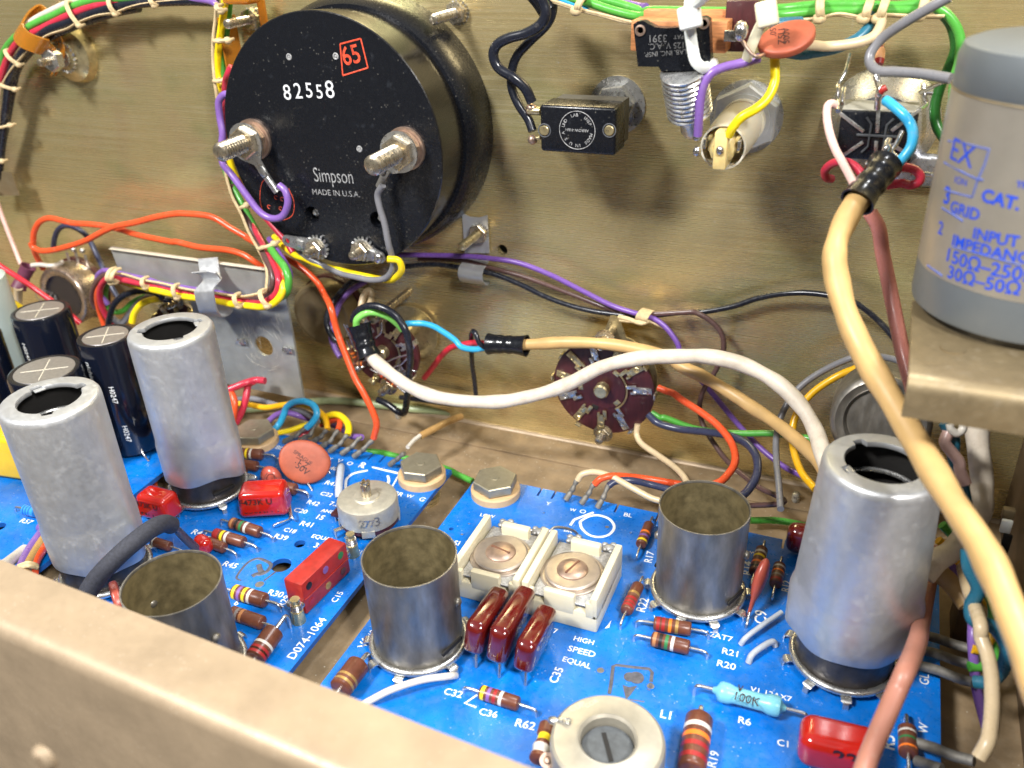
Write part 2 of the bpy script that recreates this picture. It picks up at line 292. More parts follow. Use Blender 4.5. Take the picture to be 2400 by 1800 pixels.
# the brushed, faintly iridescent inner face of the front panel
def panel_mat():
    m = bpy.data.materials.new('brushed gold zinc panel'); m.use_nodes = True; nt = m.node_tree; N = nt.nodes; L = nt.links; b = N['Principled BSDF']
    tc = N.new('ShaderNodeTexCoord')
    def nz(sc, det, scale=(1,1,1), ro=.55, rot=0):
        mp = N.new('ShaderNodeMapping'); mp.inputs['Scale'].default_value = scale; mp.inputs['Rotation'].default_value = (0, rot, 0); L.new(tc.outputs['Object'], mp.inputs[0])
        n = N.new('ShaderNodeTexNoise'); n.inputs['Scale'].default_value = sc; n.inputs['Detail'].default_value = det; n.inputs['Roughness'].default_value = ro; L.new(mp.outputs[0], n.inputs['Vector']); return n.outputs[0]
    def rng(x, a, b_, c, d):
        r = N.new('ShaderNodeMapRange'); r.inputs[1].default_value = a; r.inputs[2].default_value = b_; r.inputs[3].default_value = c; r.inputs[4].default_value = d; L.new(x, r.inputs[0]); return r.outputs[0]
    def mix(fac, a, c):
        x = N.new('ShaderNodeMix'); x.data_type = 'RGBA'; L.new(fac, x.inputs[0])
        for s_, q in ((6, a), (7, c)):
            if isinstance(q, tuple): x.inputs[s_].default_value = (*q, 1)
            else: L.new(q, x.inputs[s_])
        return x.outputs[2]
    def mul(a, c):
        x = N.new('ShaderNodeMath'); x.operation = 'MULTIPLY'; L.new(a, x.inputs[0])
        if isinstance(c, float): x.inputs[1].default_value = c
        else: L.new(c, x.inputs[1])
        return x.outputs[0]
    brush = nz(10, 6, (.012, 1, 1.9), .8); fine = nz(26, 4, (.02, 1, 4.5), .7)
    c = mix(rng(nz(.16, 3, (1,1,1.5)), .38, .62, 0, 1), (.68,.54,.265), (.60,.51,.255))
    c = mix(rng(nz(.24, 2, (1.2,1,1)), .55, .72, 0, .55), c, (.58,.36,.22))       # pinkish passivation
    c = mix(rng(nz(.30, 2, (1,1,1.4), .5, .4), .56, .75, 0, .65), c, (.36,.40,.17))  # greenish passivation
    msk = rng(nz(.13, 2, (1, 1, 1.2), .5, .2), .42, .58, .12, 1); c = mix(mul(rng(brush, .50, .64, 0, .55), msk), c, (.80,.72,.50))
    c = mix(mul(rng(brush, .46, .36, 0, .30), msk), c, (.26,.20,.10))
    v = N.new('ShaderNodeTexVoronoi'); v.inputs['Scale'].default_value = 3.2; L.new(tc.outputs['Object'], v.inputs['Vector'])
    vs_ = N.new('ShaderNodeSeparateColor'); L.new(v.outputs['Color'], vs_.inputs[0]); sp = mul(mul(rng(v.outputs['Distance'], .11, .05, 0, 1), rng(vs_.outputs[0], .70, .72, 0, 1)), rng(nz(.7, 3), .42, .52, 0, .9)); c = mix(sp, c, (.85,.76,.58))
    v2 = N.new('ShaderNodeTexVoronoi'); v2.inputs['Scale'].default_value = 9; L.new(tc.outputs['Object'], v2.inputs['Vector'])
    sp2 = mul(rng(v2.outputs['Distance'], .22, .10, 0, 1), rng(nz(.9, 3, (1,1,1), .6, 1), .48, .60, 0, .6)); c = mix(sp2, c, (.80,.70,.50))
    scr = rng(nz(1.3, 2, (6, 1, .6), .5, .6), .72, .75, 0, .4); c = mix(scr, c, (.75,.66,.46))
    L.new(c, b.inputs['Base Color']); b.inputs['Metallic'].default_value = .74
    L.new(rng(brush, .3, .7, .23, .31), b.inputs['Roughness'])
    bp = N.new('ShaderNodeBump'); bp.inputs['Strength'].default_value = .25; bp.inputs['Distance'].default_value = .008; L.new(fine, bp.inputs['Height'])
    bp2 = N.new('ShaderNodeBump'); bp2.inputs['Strength'].default_value = .25; bp2.inputs['Distance'].default_value = .12; L.new(nz(.8, 3), bp2.inputs['Height']); L.new(bp.outputs[0], bp2.inputs['Normal']); L.new(bp2.outputs[0], b.inputs['Normal'])
    return m
M['panel'] = panel_mat()
# ------------------------------------------------------------------ sheets with holes
def sheet(mb, outer, holes, t, Mx=None, mi=0, mside=None):
    bm = bmesh.new(); es = []
    for lp in [outer]+list(holes):
        vs = [bm.verts.new((p[0], p[1], 0)) for p in lp]
        es += [bm.edges.new((vs[i], vs[(i+1) % len(vs)])) for i in range(len(vs))]
    r = bmesh.ops.triangle_fill(bm, use_beauty=True, use_dissolve=False, edges=es, normal=(0,0,1))
    bm.verts.index_update(); top = [f for f in bm.faces]
    vs = [tuple(v.co) for v in bm.verts]; n = len(vs); bm.verts.ensure_lookup_table()
    fs = []
    for f in top:
        i = [v.index for v in f.verts]
        if f.normal.z < 0: i.reverse()
        fs.append(i)
    V = vs+[(v[0], v[1], -t) for v in vs]; FS = list(fs)+[[n+k for k in reversed(i)] for i in fs]; mm = [mi]*len(FS)
    o = 0
    for lp in [outer]+list(holes):
        k = len(lp)
        for i in range(k): FS.append((o+i, o+(i+1) % k, n+o+(i+1) % k, n+o+i)); mm.append(mi if mside is None else mside)
        o += k
    bm.free(); bm = bmesh.new(); bv = [bm.verts.new(p) for p in V]
    for q, mq in zip(FS, mm):
        f = bm.faces.new([bv[i] for i in q]); f.material_index = mq
    bmesh.ops.recalc_face_normals(bm, faces=bm.faces[:]); bm.verts.index_update()
    mb.add([v.co for v in bm.verts], [[v.index for v in f.verts] for f in bm.faces], [f.material_index for f in bm.faces], Mx); bm.free(); return mb
def circ(cx, cy, r, n=28, a0=0): return [(cx+r*math.cos(a0+2*math.pi*k/n), cy+r*math.sin(a0+2*math.pi*k/n)) for k in range(n)]
FZ = -.9
# front panel of the unit (a wall of sheet metal), local x = world x, local y = world z
h = at('a2', 1043, 1620, 0)
mb = MB(); sheet(mb, [(-60, FZ), (16, FZ), (16, 34), (-60, 34)], [circ(h.x, h.z, .19, 20)], .25, frame((0, PY, 0), (0, -1, 0), (1, 0, 0)))
struct('wall', mb, M['panel'])
mb = MB(); mb.box((-20, PY+6, 10), (90, .2, 60)); struct('backdrop', mb, M['dark'])
mb = MB(); mb.box((-20, 17.5, FZ-.15), (76, 16.9, .3))
mb.box((-22, 25.27, FZ+.035), (76, 1.44, .07), bev=.03)
struct('floor', mb, M['floor'])
mb = MB(); mb.lathe([(-58, .16), (15, .16)], frame((0, PY-.02, FZ+.0), (1,0,0)), 12); struct('seam', mb, M['tan'])
# near wall with its folded top flange
A, B = onZ(362, 1453, 5), onZ(1000, 1703, 5); u = (B-A).normalized(); A = A-u*20; L = 36
pr = [(0, 0), (0, -.14), (0.9, -.14)]+[(1.12+.12*math.cos(a), -.26+.12*math.sin(a)) for a in (1.4, .8, .2)]+[(1.24, -16), (1.42, -16)]
pr += [(1.12+.30*math.cos(a)*1.0, -.30+.30*math.sin(a)) for a in (0, .3, .6, .9, 1.2, 1.5)]+[(1.0, 0)]
Mx = Matrix((Vector((u.y, -u.x, 0)), Vector((0,0,1)), u)).transposed().to_4x4(); Mx.translation = A
mb = MB(); mb.prism(pr[::-1], L, Mx); o = struct('near_wall', mb, M['tan'])
q = onY(112, 1772, A.y+3); 
sc = onC(110, 1772, 12.6)
mb = MB(); mb.lathe([(0,.22),(.06,.22),(.12,.17),(.14,.05)], frame((sc.x, sc.y, sc.z), (u.y, -u.x, 0)), 20); mb.box((0,0,.14),(.3,.05,.02), frame((sc.x, sc.y, sc.z), (u.y, -u.x, 0)), 0)
tag(mb.build('rivet', M['tan']), 'small round-headed rivet on the outside of the blurred near wall', 'rivet')
# side wall and the transformer bracket
mb = MB(); mb.box((5.25, 14.5, 4.05), (.2, 23, 10), bev=.05)  # wall height extended beyond the frame to block light from the right
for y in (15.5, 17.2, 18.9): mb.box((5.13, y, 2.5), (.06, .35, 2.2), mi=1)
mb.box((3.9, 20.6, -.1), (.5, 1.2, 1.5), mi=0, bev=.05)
struct('side_wall', mb, [M['wallshade'], M['dark']])
mb = MB(); s = 9.3; yb = 15.06
pr = [(18.6, s), (yb+.26, s)]+[(yb+.26-.26*math.sin(a), s-.26+.26*math.cos(a)) for a in (.3, .6, .9, 1.2, 1.57)]+[(yb, s-.78), (yb+.14, s-.78), (yb+.14, s-.3), (yb+.26, s-.14), (18.6, s-.14)]
mb.prism(pr, 12, Matrix(((0,0,1,1.02),(1,0,0,0),(0,1,0,0),(0,0,0,1))))
mb.box((3.2, 19.9, s-.08), (3.6, 2.6, .14), bev=.03); mb.box((6.2, 22.3, s-.09), (4.4, 7.3, .12))  # second, rear plate is added out of frame to shade the tangle
mb.lathe([(0,.22),(.02,.22)], frame((1.75, 16.5, s), (0,0,1)), 24)
mb.box((9.5, 16.8, 3.8), (.2, 3, 10.0))
br = mb.build('bracket', M['brack']); tag(br, 'dull gold angle bracket carrying the big grey can', 'bracket')
M['clipm'] = mat('grey spring steel', (.42,.44,.45), .34, .85, bump=.1, bscale=14, var=.15, vscale=3)
NY = Vector((0, -1, 0))
def FY(x, d, z): return frame((x, PY-d, z), NY, (1, 0, 0))     # local z points out of the panel; local x = world x; local y = world z
def thread(mb, Mx, r, L, pitch=.09, mi=0, seg=20, h0=0, bore=True):
    n = max(2, int(L/pitch)); g = r-.045; p = [(h0, g)]
    for k in range(n): z = h0+L*k/n; p += [(z+L/n*.2, r), (z+L/n*.55, r), (z+L/n*.8, g)]
    p += [(h0+L, r*.84), (h0+L+r*.12, r*.66), (h0+L+r*.10, 0.001)]
    mb.lathe(p, Mx, seg, mi)
def hexa(mb, Mx, R, h0, h1, mi=0, rot=.3, bev=.03):
    def hx(r): return [(r*math.cos(rot+k*math.pi/3), r*math.sin(rot+k*math.pi/3)) for k in range(6)]
    vs = [(x, y, z) for r, z in ((R, h0), (R, h1-bev), (R-bev, h1)) for x, y in hx(r)]
    fs = [tuple(range(5, -1, -1)), tuple(range(12, 18))]+[(a*6+k, a*6+(k+1) % 6, a*6+6+(k+1) % 6, a*6+6+k) for a in (0, 1) for k in range(6)]
    mb.add(vs, fs, mi, Mx)
def star(mb, Mx, R, h, n=18, mi=0):
    mb.lathe([(h, R*.8), (h+.05, R*.8)], Mx, 20, mi)
    for k in range(n):
        a = 2*math.pi*k/n; mb.box((R*.95, 0, h+.025), (R*.26, R*.16, .07), Mx @ Matrix.Rotation(a, 4, 'Z') @ Matrix.Rotation(.5, 4, 'X'), mi)
def stud(name, label, cat, x, z, L, r, nutR, mat_=None, nh=(0, .28), group=None, d0=0, washer=True):
    t = thing(name, label, cat, (x, PY-d0, z), group); Mx = FY(x, d0, z)
    mb = MB(); thread(mb, Mx, r, L); mb.build('threaded_shank', mat_ or M['stud'], t)
    mb = MB(); hexa(mb, Mx, nutR, nh[0]+.04, nh[1]); mb.build('nut', M['stud'], t)
    if washer: mb = MB(); star(mb, Mx, nutR*.95, nh[0]+.0); mb.build('lock_washer', M['tin'], t)
    return t
stud('threaded_stud', 'brass threaded stud with hexagon nut beside the yellow and green wires, meter top corner', 'stud', -20.26, 13.61, 1.4, .155, .36, group='long studs that hold the round meter')
stud('threaded_stud', 'brass threaded stud with nut just above the rim of the round black meter', 'stud', -12.61, 13.87, 1.7, .155, .36, group='long studs that hold the round meter')
stud('threaded_stud', 'brass threaded stud through the small grey clip plate under the meter', 'stud', -12.27, 6.95, 1.55, .15, .34, M['brass'], nh=(.12, .38), group='long studs that hold the round meter')
# ---- round meter
mx, mz, yf = -15.72, 10.42, 22.8
t = thing('panel_meter', 'big round black meter seen from behind with two threaded terminals', 'meter', (mx, PY, mz)); Mm = FY(mx, 0, mz)
dF = PY-yf
mb = MB(); mb.lathe([(.0, 4.08), (.85, 4.08), (1.1, 4.05), (1.35, 3.95), (1.5, 3.84), (1.5, 3.7)], Mm, 96); mb.build('rim', M['black'], t)
mb = MB(); mb.lathe([(.9, 3.72), (1.6, 3.73), (dF-.12, 3.86), (dF-.03, 3.86), (dF, 3.82)], Mm, 96, cap=(False, False)); mb.build('barrel', M['barrel'], t)
holes = []
def mpt(sp, x, y): p = onY(*px(sp, x, y), yf); return (p.x-mx, p.z-mz)
for sp, x, y, r in (('a1', 2023, 1390, .27), ('a2', 235, 1425, .27)): c = mpt(sp, x, y); holes.append(circ(c[0], c[1], r, 28))
mb = MB(); sheet(mb, circ(0, 0, 3.83, 96), holes, .35, FY(mx, dF+.002, mz), 0)
for hh in holes:
    cx = sum(p[0] for p in hh)/len(hh); cy = sum(p[1] for p in hh)/len(hh); mb.lathe([(dF-.36, .29), (dF-.34, .29)], FY(mx+cx, 0, mz+cy), 20)
mb.build('back_cover', M['black'], t)
for sp, x, y in (('a1', 2023, 1390), ('a2', 235, 1425)):
    c = mpt(sp, x, y); mb = MB(); Mx = FY(mx+c[0], dF-.33, mz+c[1]); hexa(mb, Mx, .15, 0, .12, 0, .2); mb.lathe([(.1, .07), (.2, .06), (.21, 0.001)], Mx, 14); mb.build('screw', M['tin'], t)
for sp, x, y in (('g7', 1535, 185), ('g7', 2140, 175), ('a1', 1900, 380*1.0), ('a2', 118, 965)):
    c = mpt(sp, x, y)
    if (sp, x) != ('a1', 1900): mb = MB(); mb.ring(FY(mx+c[0], dF+.005, mz+c[1]), .075, .028, 20, 6); mb.ball((0,0,0), .05, (1,1,.4), 0, FY(mx+c[0], dF, mz+c[1])); mb.build('dimple', M['mould2'], t)
def ytext(mb, s, sp, a, b, y, bold=0, hs=1, mi=0): text(mb, s, onY(*px(sp, *a), y), onY(*px(sp, *b), y), NY, bold, hs, mi)
mb = MB()
for ch, a, b in (('8', (1465, 735), (1560, 740)), ('2', (1610, 722), (1705, 722)), ('5', (1752, 708), (1838, 712)), ('5', (1890, 720), (1972, 722)), ('8', (2010, 712), (2118, 716))): ytext(mb, ch, 'g7', (a[0]+9, a[1]), (b[0]-9, b[1]), yf-.012, .004, 1.05)
mb.build('stamped_number', M['inkw'], t)
mb = MB()
ytext(mb, '65', 'a2', (22, 425), (132, 400), yf-.012, .012, 1.1)
q = [onY(*px('a2', *p), yf-.012) for p in ((-8, 285), (125, 250), (172, 440), (10, 490))]
for i in range(4): mb.sweep([q[i].lerp(q[(i+1) % 4], k/8) for k in range(9)], .025, 5, flat=NY)
mb.build('stamped_number', M['inkred'], t, 'red square stamp reading 65')
mb = MB()
c = onY(*px('a1', 1790, 1300), yf-.01); e = [onY(*px('a1', *p), yf-.01) for p in ((1760, 1160), (1700, 1180), (1685, 1300), (1720, 1390), (1800, 1430), (1890, 1400), (1905, 1310), (1870, 1220))]
mb.sweep(smooth(e, 6), .012, 5, flat=NY)
for x, y in ((1745, 1340), (1790, 1280), (1820, 1350), (1830, 1290)): mb.ring(FY(*(lambda p: (p.x, PY-yf+.01, p.z))(onY(*px('a1', x, y), yf))), .06, .014, 14, 5, a0=.5, a1=5)
mb.build('inspection_mark', M['inkred'], t)
mb = MB()
ytext(mb, 'MADE IN U.S.A.', 'D', (676, 420), (778, 426), yf-.012, .0); ytext(mb, 'Simpson', 'D', (680, 392), (764, 397), yf-.012, -.004, 1.5)
mb.build('moulded_lettering', M['mould2'], t)
# the two main terminals with solder tags
def post(x, z, L, r, tagdir, tlen, label):
    Mx = FY(x, dF, z)
    mb = MB(); thread(mb, Mx, r, L, .115); t1_ = mb.build('terminal_stud', M['stud'], t, label)
    mb = MB(); hexa(mb, Mx, r*1.85, .16, .42, 0, .25, .05); hexa(mb, Mx, r*1.75, .48, .66, 0, .6, .05); mb.build('nut', M['stud'], t1_)
    mb = MB(); mb.lathe([(.0, r*2.2), (.1, r*2.2)], Mx, 28); mb.lathe([(.12, r*1.9), (.15, r*1.9)], Mx, 28); mb.build('washer', M['copper'], t1_)
    u = Vector(tagdir).normalized(); ang = math.atan2(u.y, u.x); Mt = Mx @ Matrix.Rotation(ang, 4, 'Z')
    mb = MB(); sh = [(r*2.1*math.cos(a), r*2.1*math.sin(a)) for a in [math.radians(k) for k in range(35, 326, 15)]]+[(r*2.4, -.16), (tlen-.3, -.13), (tlen, -.12), (tlen, .12), (tlen-.3, .13), (r*2.4, .16)]
    mb.prism(sh, .05, Mt @ Matrix.Translation((0, 0, .43))); mb.build('solder_tag', M['tin'], t1_)
    return Mt
P1 = post(-18.49, 10.47, 1.72, .29, (.55, -1), 1.35, None); P2 = post(-13.04, 10.52, 1.98, .29, (-.75, -1), 1.0, None)
mb = MB(); mb.cyl(P1 @ Vector((1.2, 0, .45)), P1 @ Vector((1.75, .02, .42)), .115, seg=14); mb.box((1.0, 0, .5), (.35, .22, .1), P1, bev=.04); mb.build('crimp', M['tin'], t)
mb = MB(); mb.cyl(P2 @ Vector((.95, 0, .45)), P2 @ Vector((1.35, .02, .42)), .13, seg=14); mb.box((.8, 0, .55), (.3, .28, .14), P2, bev=.05); mb.ball((.75, -.05, .62), .09, (1.5, 1, .8), 0, P2); mb.build('crimp', M['lug'], t)
# lower pair of small terminals with lugs
for x, z, ld, ln in ((-16.67, 7.07, (-1, .12), .95), (-14.93, 7.2, (1, -.3), .55)):
    Mx = FY(x, dF, z) @ Matrix.Scale(1.18, 4); mb = MB(); thread(mb, Mx, .13, .62, .075); hexa(mb, Mx, .27, .14, .34, 0, .2); s_st = mb.build('small_stud', M['stud'], t)
    mb = MB(); star(mb, Mx, .33, .03, 16); mb.build('lock_washer', M['tin'], s_st)
    ang = math.atan2(ld[1], ld[0]); Mt = Mx @ Matrix.Rotation(ang, 4, 'Z') @ Matrix.Translation((0, 0, .12))
    o_ = [(.30*math.cos(a), .30*math.sin(a)) for a in [math.radians(k) for k in range(50, 311, 15)]]+[(ln-.1, -.17)]+[(ln+.17*math.cos(a), .17*math.sin(a)) for a in [math.radians(k) for k in range(-75, 76, 25)]]+[(ln-.1, .17)]
    mb = MB(); sheet(mb, o_, [circ(ln, 0, .08, 14)] if ln > .8 else [], .05, Mt); mb.box((ln*.55, 0, .03), (.25, .24, .06), Mt, bev=.03); mb.build('solder_tag', M['tin'], s_st)
    if ln < .8: mb = MB(); mb.ball((ln, 0, .08), .12, (1, 1.4, .8), 0, Mt); mb.build('solder', M['solder'], t)
# ---- toggle switch block (black box with rivets)
t = thing('toggle_switch', 'black boxed toggle switch with two brass rivets and round moulded lettering', 'switch', (-7.95, PY, 11.1))
mb = MB(); w, hh = 2.2, 1.3; cx, cz = -7.97, 11.16
mb.box((cx, 24.0, cz), (w, 1.0, hh), bev=.09, seg=3)
mb.build('body', M['black'], t)
mb = MB(); mb.prism([(-1.02, -.6), (.98, -.6), (.98, .6), (-1.02, .6)], .75, frame((cx, 25.25, cz), NY, (1,0,0))); mb.build('rear_housing', mat('dusty grey bakelite', (.07,.068,.06), .7, bump=.3, bscale=30, dust=.5, dustc=(.2,.19,.16)), t)
mb = MB(); hexa(mb, FY(-7.55, 0, 11.4), .62, .06, .42, 0, .15); mb.lathe([(0, .85), (.05, .85)], FY(-7.55, 0, 11.35), 32); mb.lathe([(.3, .42), (.8, .42)], FY(-7.6, 0, 11.2), 24); mb.build('mounting_nut', M['tin'], t)
for x in (-8.9, -7.07):
    p = onY(*px('a2', 1317 if x < -8 else 1737, 845), 23.5); mb = MB(); mb.lathe([(0, .14), (.03, .14), (.05, .12), (.045, .0)], frame((p.x, 23.5, p.z), NY), 20); mb.build('rivet', M['brass'], t)
    mb = MB(); mb.ring(frame((p.x, 23.49, p.z), NY), .18, .018, 24, 5); mb.build('rivet_recess', M['moulded'], t)
mb = MB(); c = onY(*px('a2', 1528, 845), 23.485)
for s_, r, a0, a1 in (('MADE IN U.S.A.', .42, 165, 0), ('UND. LAB. INSP.', .42, 345, 195)):
    n = len(s_)
    for k, ch in enumerate(s_):
        if ch in ' .': continue
        a = math.radians(a0+(a1-a0)*k/(n-1)+180); p = c+Vector((math.cos(a), 0, math.sin(a)))*r; tg = Vector((math.sin(a), 0, -math.cos(a)))*.045; glyph_at(mb, ch, p, tg, NY, .125)
text(mb, 'ARROW-H&H', c+Vector((.34, 0, .04)), c+Vector((-.34, 0, .04)), NY, .012)
mb.ring(frame(c, NY), .52, .012, 40, 5); mb.build('moulded_lettering', M['mould2'], t)
mb = MB(); mb.cyl(at('a2', 1290, 720, 2.0), at('a2', 1215, 715, 2.0), .12, seg=14); mb.cyl(at('a2', 1290, 890, 2.0), at('a2', 1250, 900, 2.0), .06); mb.build('terminal', M['brass'], t)
mb = Each(); mb.ball(at('a2', 1240, 905, 2.0), .15); mb.ball(at('a2', 1232, 700, 2.0), .13, (1.3, 1, 1)); mb.ball(at('a2', 1215, 725, 2.0), .08); mb.build('solder', M['copper'], t)
# ---- key jack / micro switch with wooden-looking layered block
t = thing('snap_switch', 'black switch frame clamped to a layered tan block with a long steel spring-threaded barrel', 'switch', (-5, 22, 13.5)); yk = 22.0
mb = MB(); a, b = onY(*px('h2', 300, 210), yk+.45), onY(*px('h2', 1110, 495), yk+.45)
mb.box(((a.x+b.x)/2, 22.75, (a.z+b.z)/2+.1), (b.x-a.x, .8, a.z-b.z), bev=.03)
mb.box(((a.x+b.x)/2+.1, 23.3, (a.z+b.z)/2+.22), (b.x-a.x, .35, (a.z-b.z)*1.08), bev=.02); mb.build('layered_block', M['wood'], t)
mb = MB(); c = at('h2', 1235, 230, 3.0); mb.box((c.x, 23.1, c.z), (.75, .2, 1.15), bev=.02); mb.build('maroon_plate', M['maroon'], t)
def Q(x, y): p = onY(*px('h2', x, y), yk); return (p.x, p.z)
arc = [(430, 200), (500, 235), (600, 245), (700, 235), (800, 190), (860, 150)]
pl = [Q(*p) for p in [(310, 210), (345, 185), (400, 180)]+arc+[(930, 145), (965, 170), (980, 500), (970, 545), (930, 560), (920, 610), (550, 615), (530, 578), (350, 575)]]
mb = MB(); mb.prism(pl[::-1], .3, frame((0, yk+.3, 0), NY, (1,0,0))); mb.build('switch_frame', M['black'], t)
for x, y in ((372, 262), (922, 200)):
    p = Q(x, y); mb = MB(); mb.lathe([(.3, .13), (.34, .13), (.35, .09), (.28, .06), (.28, .0)], frame((p[0], yk+.3, p[1]), NY), 20); mb.build('eyelet', M['copper'], t)
mb = MB()
for s_, a, b in (('3391', (600, 300), (450, 305)), ('PAT', (745, 300), (660, 300)), ('125 V. A.C.', (745, 365), (440, 380)), ('LAB. INC. INSP.', (770, 425), (405, 455))): ytext(mb, s_, 'h2', a, b, yk-.012, .008)
mb.build('moulded_lettering', M['mould3'], t)
p, e = Q(735, 610), Q(750, 1030); ax = Vector((e[0]-p[0], .55, e[1]-p[1])); Mx = frame((p[0], yk+.1, p[1]), ax)
mb = MB(); thread(mb, Mx, .57, ax.length, .12, seg=40); mb.build('threaded_barrel', M['tin'], t)
mb = MB(); E_ = Vector((p[0], yk+.1, p[1]))+ax; mb.lathe([(0, .27), (.14, .27), (.15, .29), (.5, .29), (.62, .24), (.66, .12), (.66, .001)], frame(E_, ax), 30); mb.build('plunger', M['tin'], t)
mb = MB(); mb.ball(at('h2', 1240, 270, 3.9), .2, (.9, 1, 1.2)); mb.box(at('h2', 1150, 310, 3.9), (.3, .08, .25), bev=.03); mb.build('solder_terminal', M['solder'], t)
# white nylon ties round the block
def strap(name, label, pts, w, mt, head):
    t2 = thing(name, label, 'cable tie', pts[0])
    P_ = smooth(pts, 6); mb = MB(); mb.sweep(P_, w, 8, flat=Vector((.1, -1, 0)).normalized()); mb.build('strap', mt, t2)
    mb = MB(); mb.box((0, 0, 0), head[1], frame(head[0], (0, -1, .15), (.95, 0, .25)), bev=.07, seg=3); mb.build('head', mt, t2)
strap('cable_tie', 'white cable tie looped over the black switch frame', [at('h2', 820, -60, 4.3), at('h2', 800, 60, 4.5), at('h2', 800, 240, 4.3), at('h2', 820, 400, 4.25), at('h2', 850, 530, 4.25), at('h2', 920, 585, 4.1), at('h2', 985, 560, 3.8), at('h2', 1000, 540, 3.3)], .14, M['nylon'], (at('h2', 800, 150, 4.55), (.52, .5, .28)))
strap('cable_tie', 'yellowed cable tie beside the orange disc capacitor', [at('h2', 1500, 60, 4.0), at('h2', 1400, 240, 3.9), at('h2', 1330, 400, 3.9), at('h2', 1290, 520, 3.8), at('h2', 1300, 545, 3.5)], .125, M['nylony'], (at('h2', 1465, 120, 4.1), (.48, .56, .26)))
mb = MB(); mb.sweep(smooth([at('h2', 840, 40, 4.5), at('h2', 900, 0, 4.8), at('h2', 960, -60, 5.2)], 6), .12, 8); o = mb.build('tie_tail', M['nylon']); o.parent = bpy.data.objects['cable_tie']; o.location = -bpy.data.objects['cable_tie'].location
# disc capacitor at the switch
def disc_at(mb, cen, u, v, ru, rv, th, Mextra=None):
    n = u.cross(v).normalized(); Mx = Matrix((u.normalized(), n.cross(u.normalized()), n)).transposed().to_4x4(); Mx.translation = cen
    bm = bmesh.new(); bmesh.ops.create_uvsphere(bm, u_segments=32, v_segments=16, radius=1)
    for q in bm.verts:
        zz = q.co.z; rr = math.hypot(q.co.x, q.co.y); k = (1-abs(zz)**5)**.2/max(rr, 1e-4) if rr > 1e-4 else 0
        q.co = Vector((q.co.x*k*ru*(1+.03*math.sin(3*q.co.y)), q.co.y*k*rv, zz*th*(1 if rr < .9 else .95)))
    mb.bm(bm, 0, Mx); return Mx
t = thing('disc_capacitor', 'orange oval disc capacitor lying against the cream and blue wires', 'capacitor', at('h2', 1640, 340, 3.4))
mb = MB(); a, b = at('h2', 1400, 440, 3.6), at('h2', 1880, 240, 3.0); cc = (a+b)/2; up_ = (at('h2', 1560, 230, 3.1)-at('h2', 1680, 470, 3.9)); Md = disc_at(mb, cc, b-a, up_, (b-a).length/2, .52, .13); mb.build('body', M['disc'], t)
mb = MB()
for s_, a_, b_ in (('Z5U', (1625, 380), (1625, 245)), ('.05', (1545, 310), (1545, 240)), ('500V', (1660, 370), (1660, 235))):
    n_ = (b-a).cross(up_).normalized(); n_ = n_ if n_.y < 0 else -n_
    def on_disc(x, y):
        d = ray(*px('h2', x, y)); k = (cc+n_*.135-CAM).dot(n_)/d.dot(n_); return CAM+d*k
    text(mb, s_, on_disc(*a_), on_disc(*b_), n_, .0, .8)
mb.build('printing', M['inkb'], t)
mb = MB(); mb.sweep(smooth([at('h2', 1250, 350, 3.9), at('h2', 1320, 450, 4), at('h2', 1380, 490, 4), at('h2', 1440, 470, 3.7)]), .045); mb.build('lead', M['copper'], t)
# ---- pilot lamp holder
t = thing('pilot_lamp_holder', 'translucent amber lamp holder with large grey hexagon nut and two soldered tabs', 'lamp holder', (-3.77, PY, 11.23)); cx, cz = -3.77, 11.2; Mx = FY(cx, 0, cz)
mb = MB(); mb.lathe([(0, 1.02), (.06, 1.02)], Mx, 48); mb.build('washer', M['tin'], t)
mb = MB(); hexa(mb, Mx, .98, .06, .5, 0, .45, .06); mb.lathe([(.5, .72), (.56, .72)], Mx, 36); mb.build('nut', mat('matt zinc nut', (.55,.56,.56), .42, .6, bump=.1, bscale=12, var=.08), t)
mb = MB(); mb.lathe([(.5, .62), (.85, .62), (.88, .58), (1.5, .57), (1.55, .62), (1.62, .62), (2.6, .60), (3.5, .57), (3.5, .52), (2.5, .54)], Mx, 36); mb.build('sleeve', M['clear'], t)
mb = MB(); mb.lathe([(2.0, .36), (3.6, .36), (3.7, .25)], Mx, 8); mb.box((0, 0, 3.4), (.34, .95, 1.0), Mx, bev=.06); mb.box((.34, .05, 2.9), (.12, .4, 1.0), Mx, bev=.03); mb.box((-.34, .05, 2.9), (.12, .4, 1.0), Mx, bev=.03); mb.build('core', M['amberlens'], t)
mb = Each()
for s_ in (-1, 1): mb.box((s_*.42, .12, 3.3), (.07, .24, .9), Mx, bev=.02)
for p_ in (('h2', 860, 1190), ('h2', 1110, 1190)): mb.ball(at(*p_, 3.4), .1)
mb.ball(at('h2', 860, 1310, 3.9), .11, (1, 1, 1.3)); mb.ball(at('h2', 1060, 1300, 3.9), .10, (1, 1, 1.3)); mb.build('solder_tab', M['solder'], t)
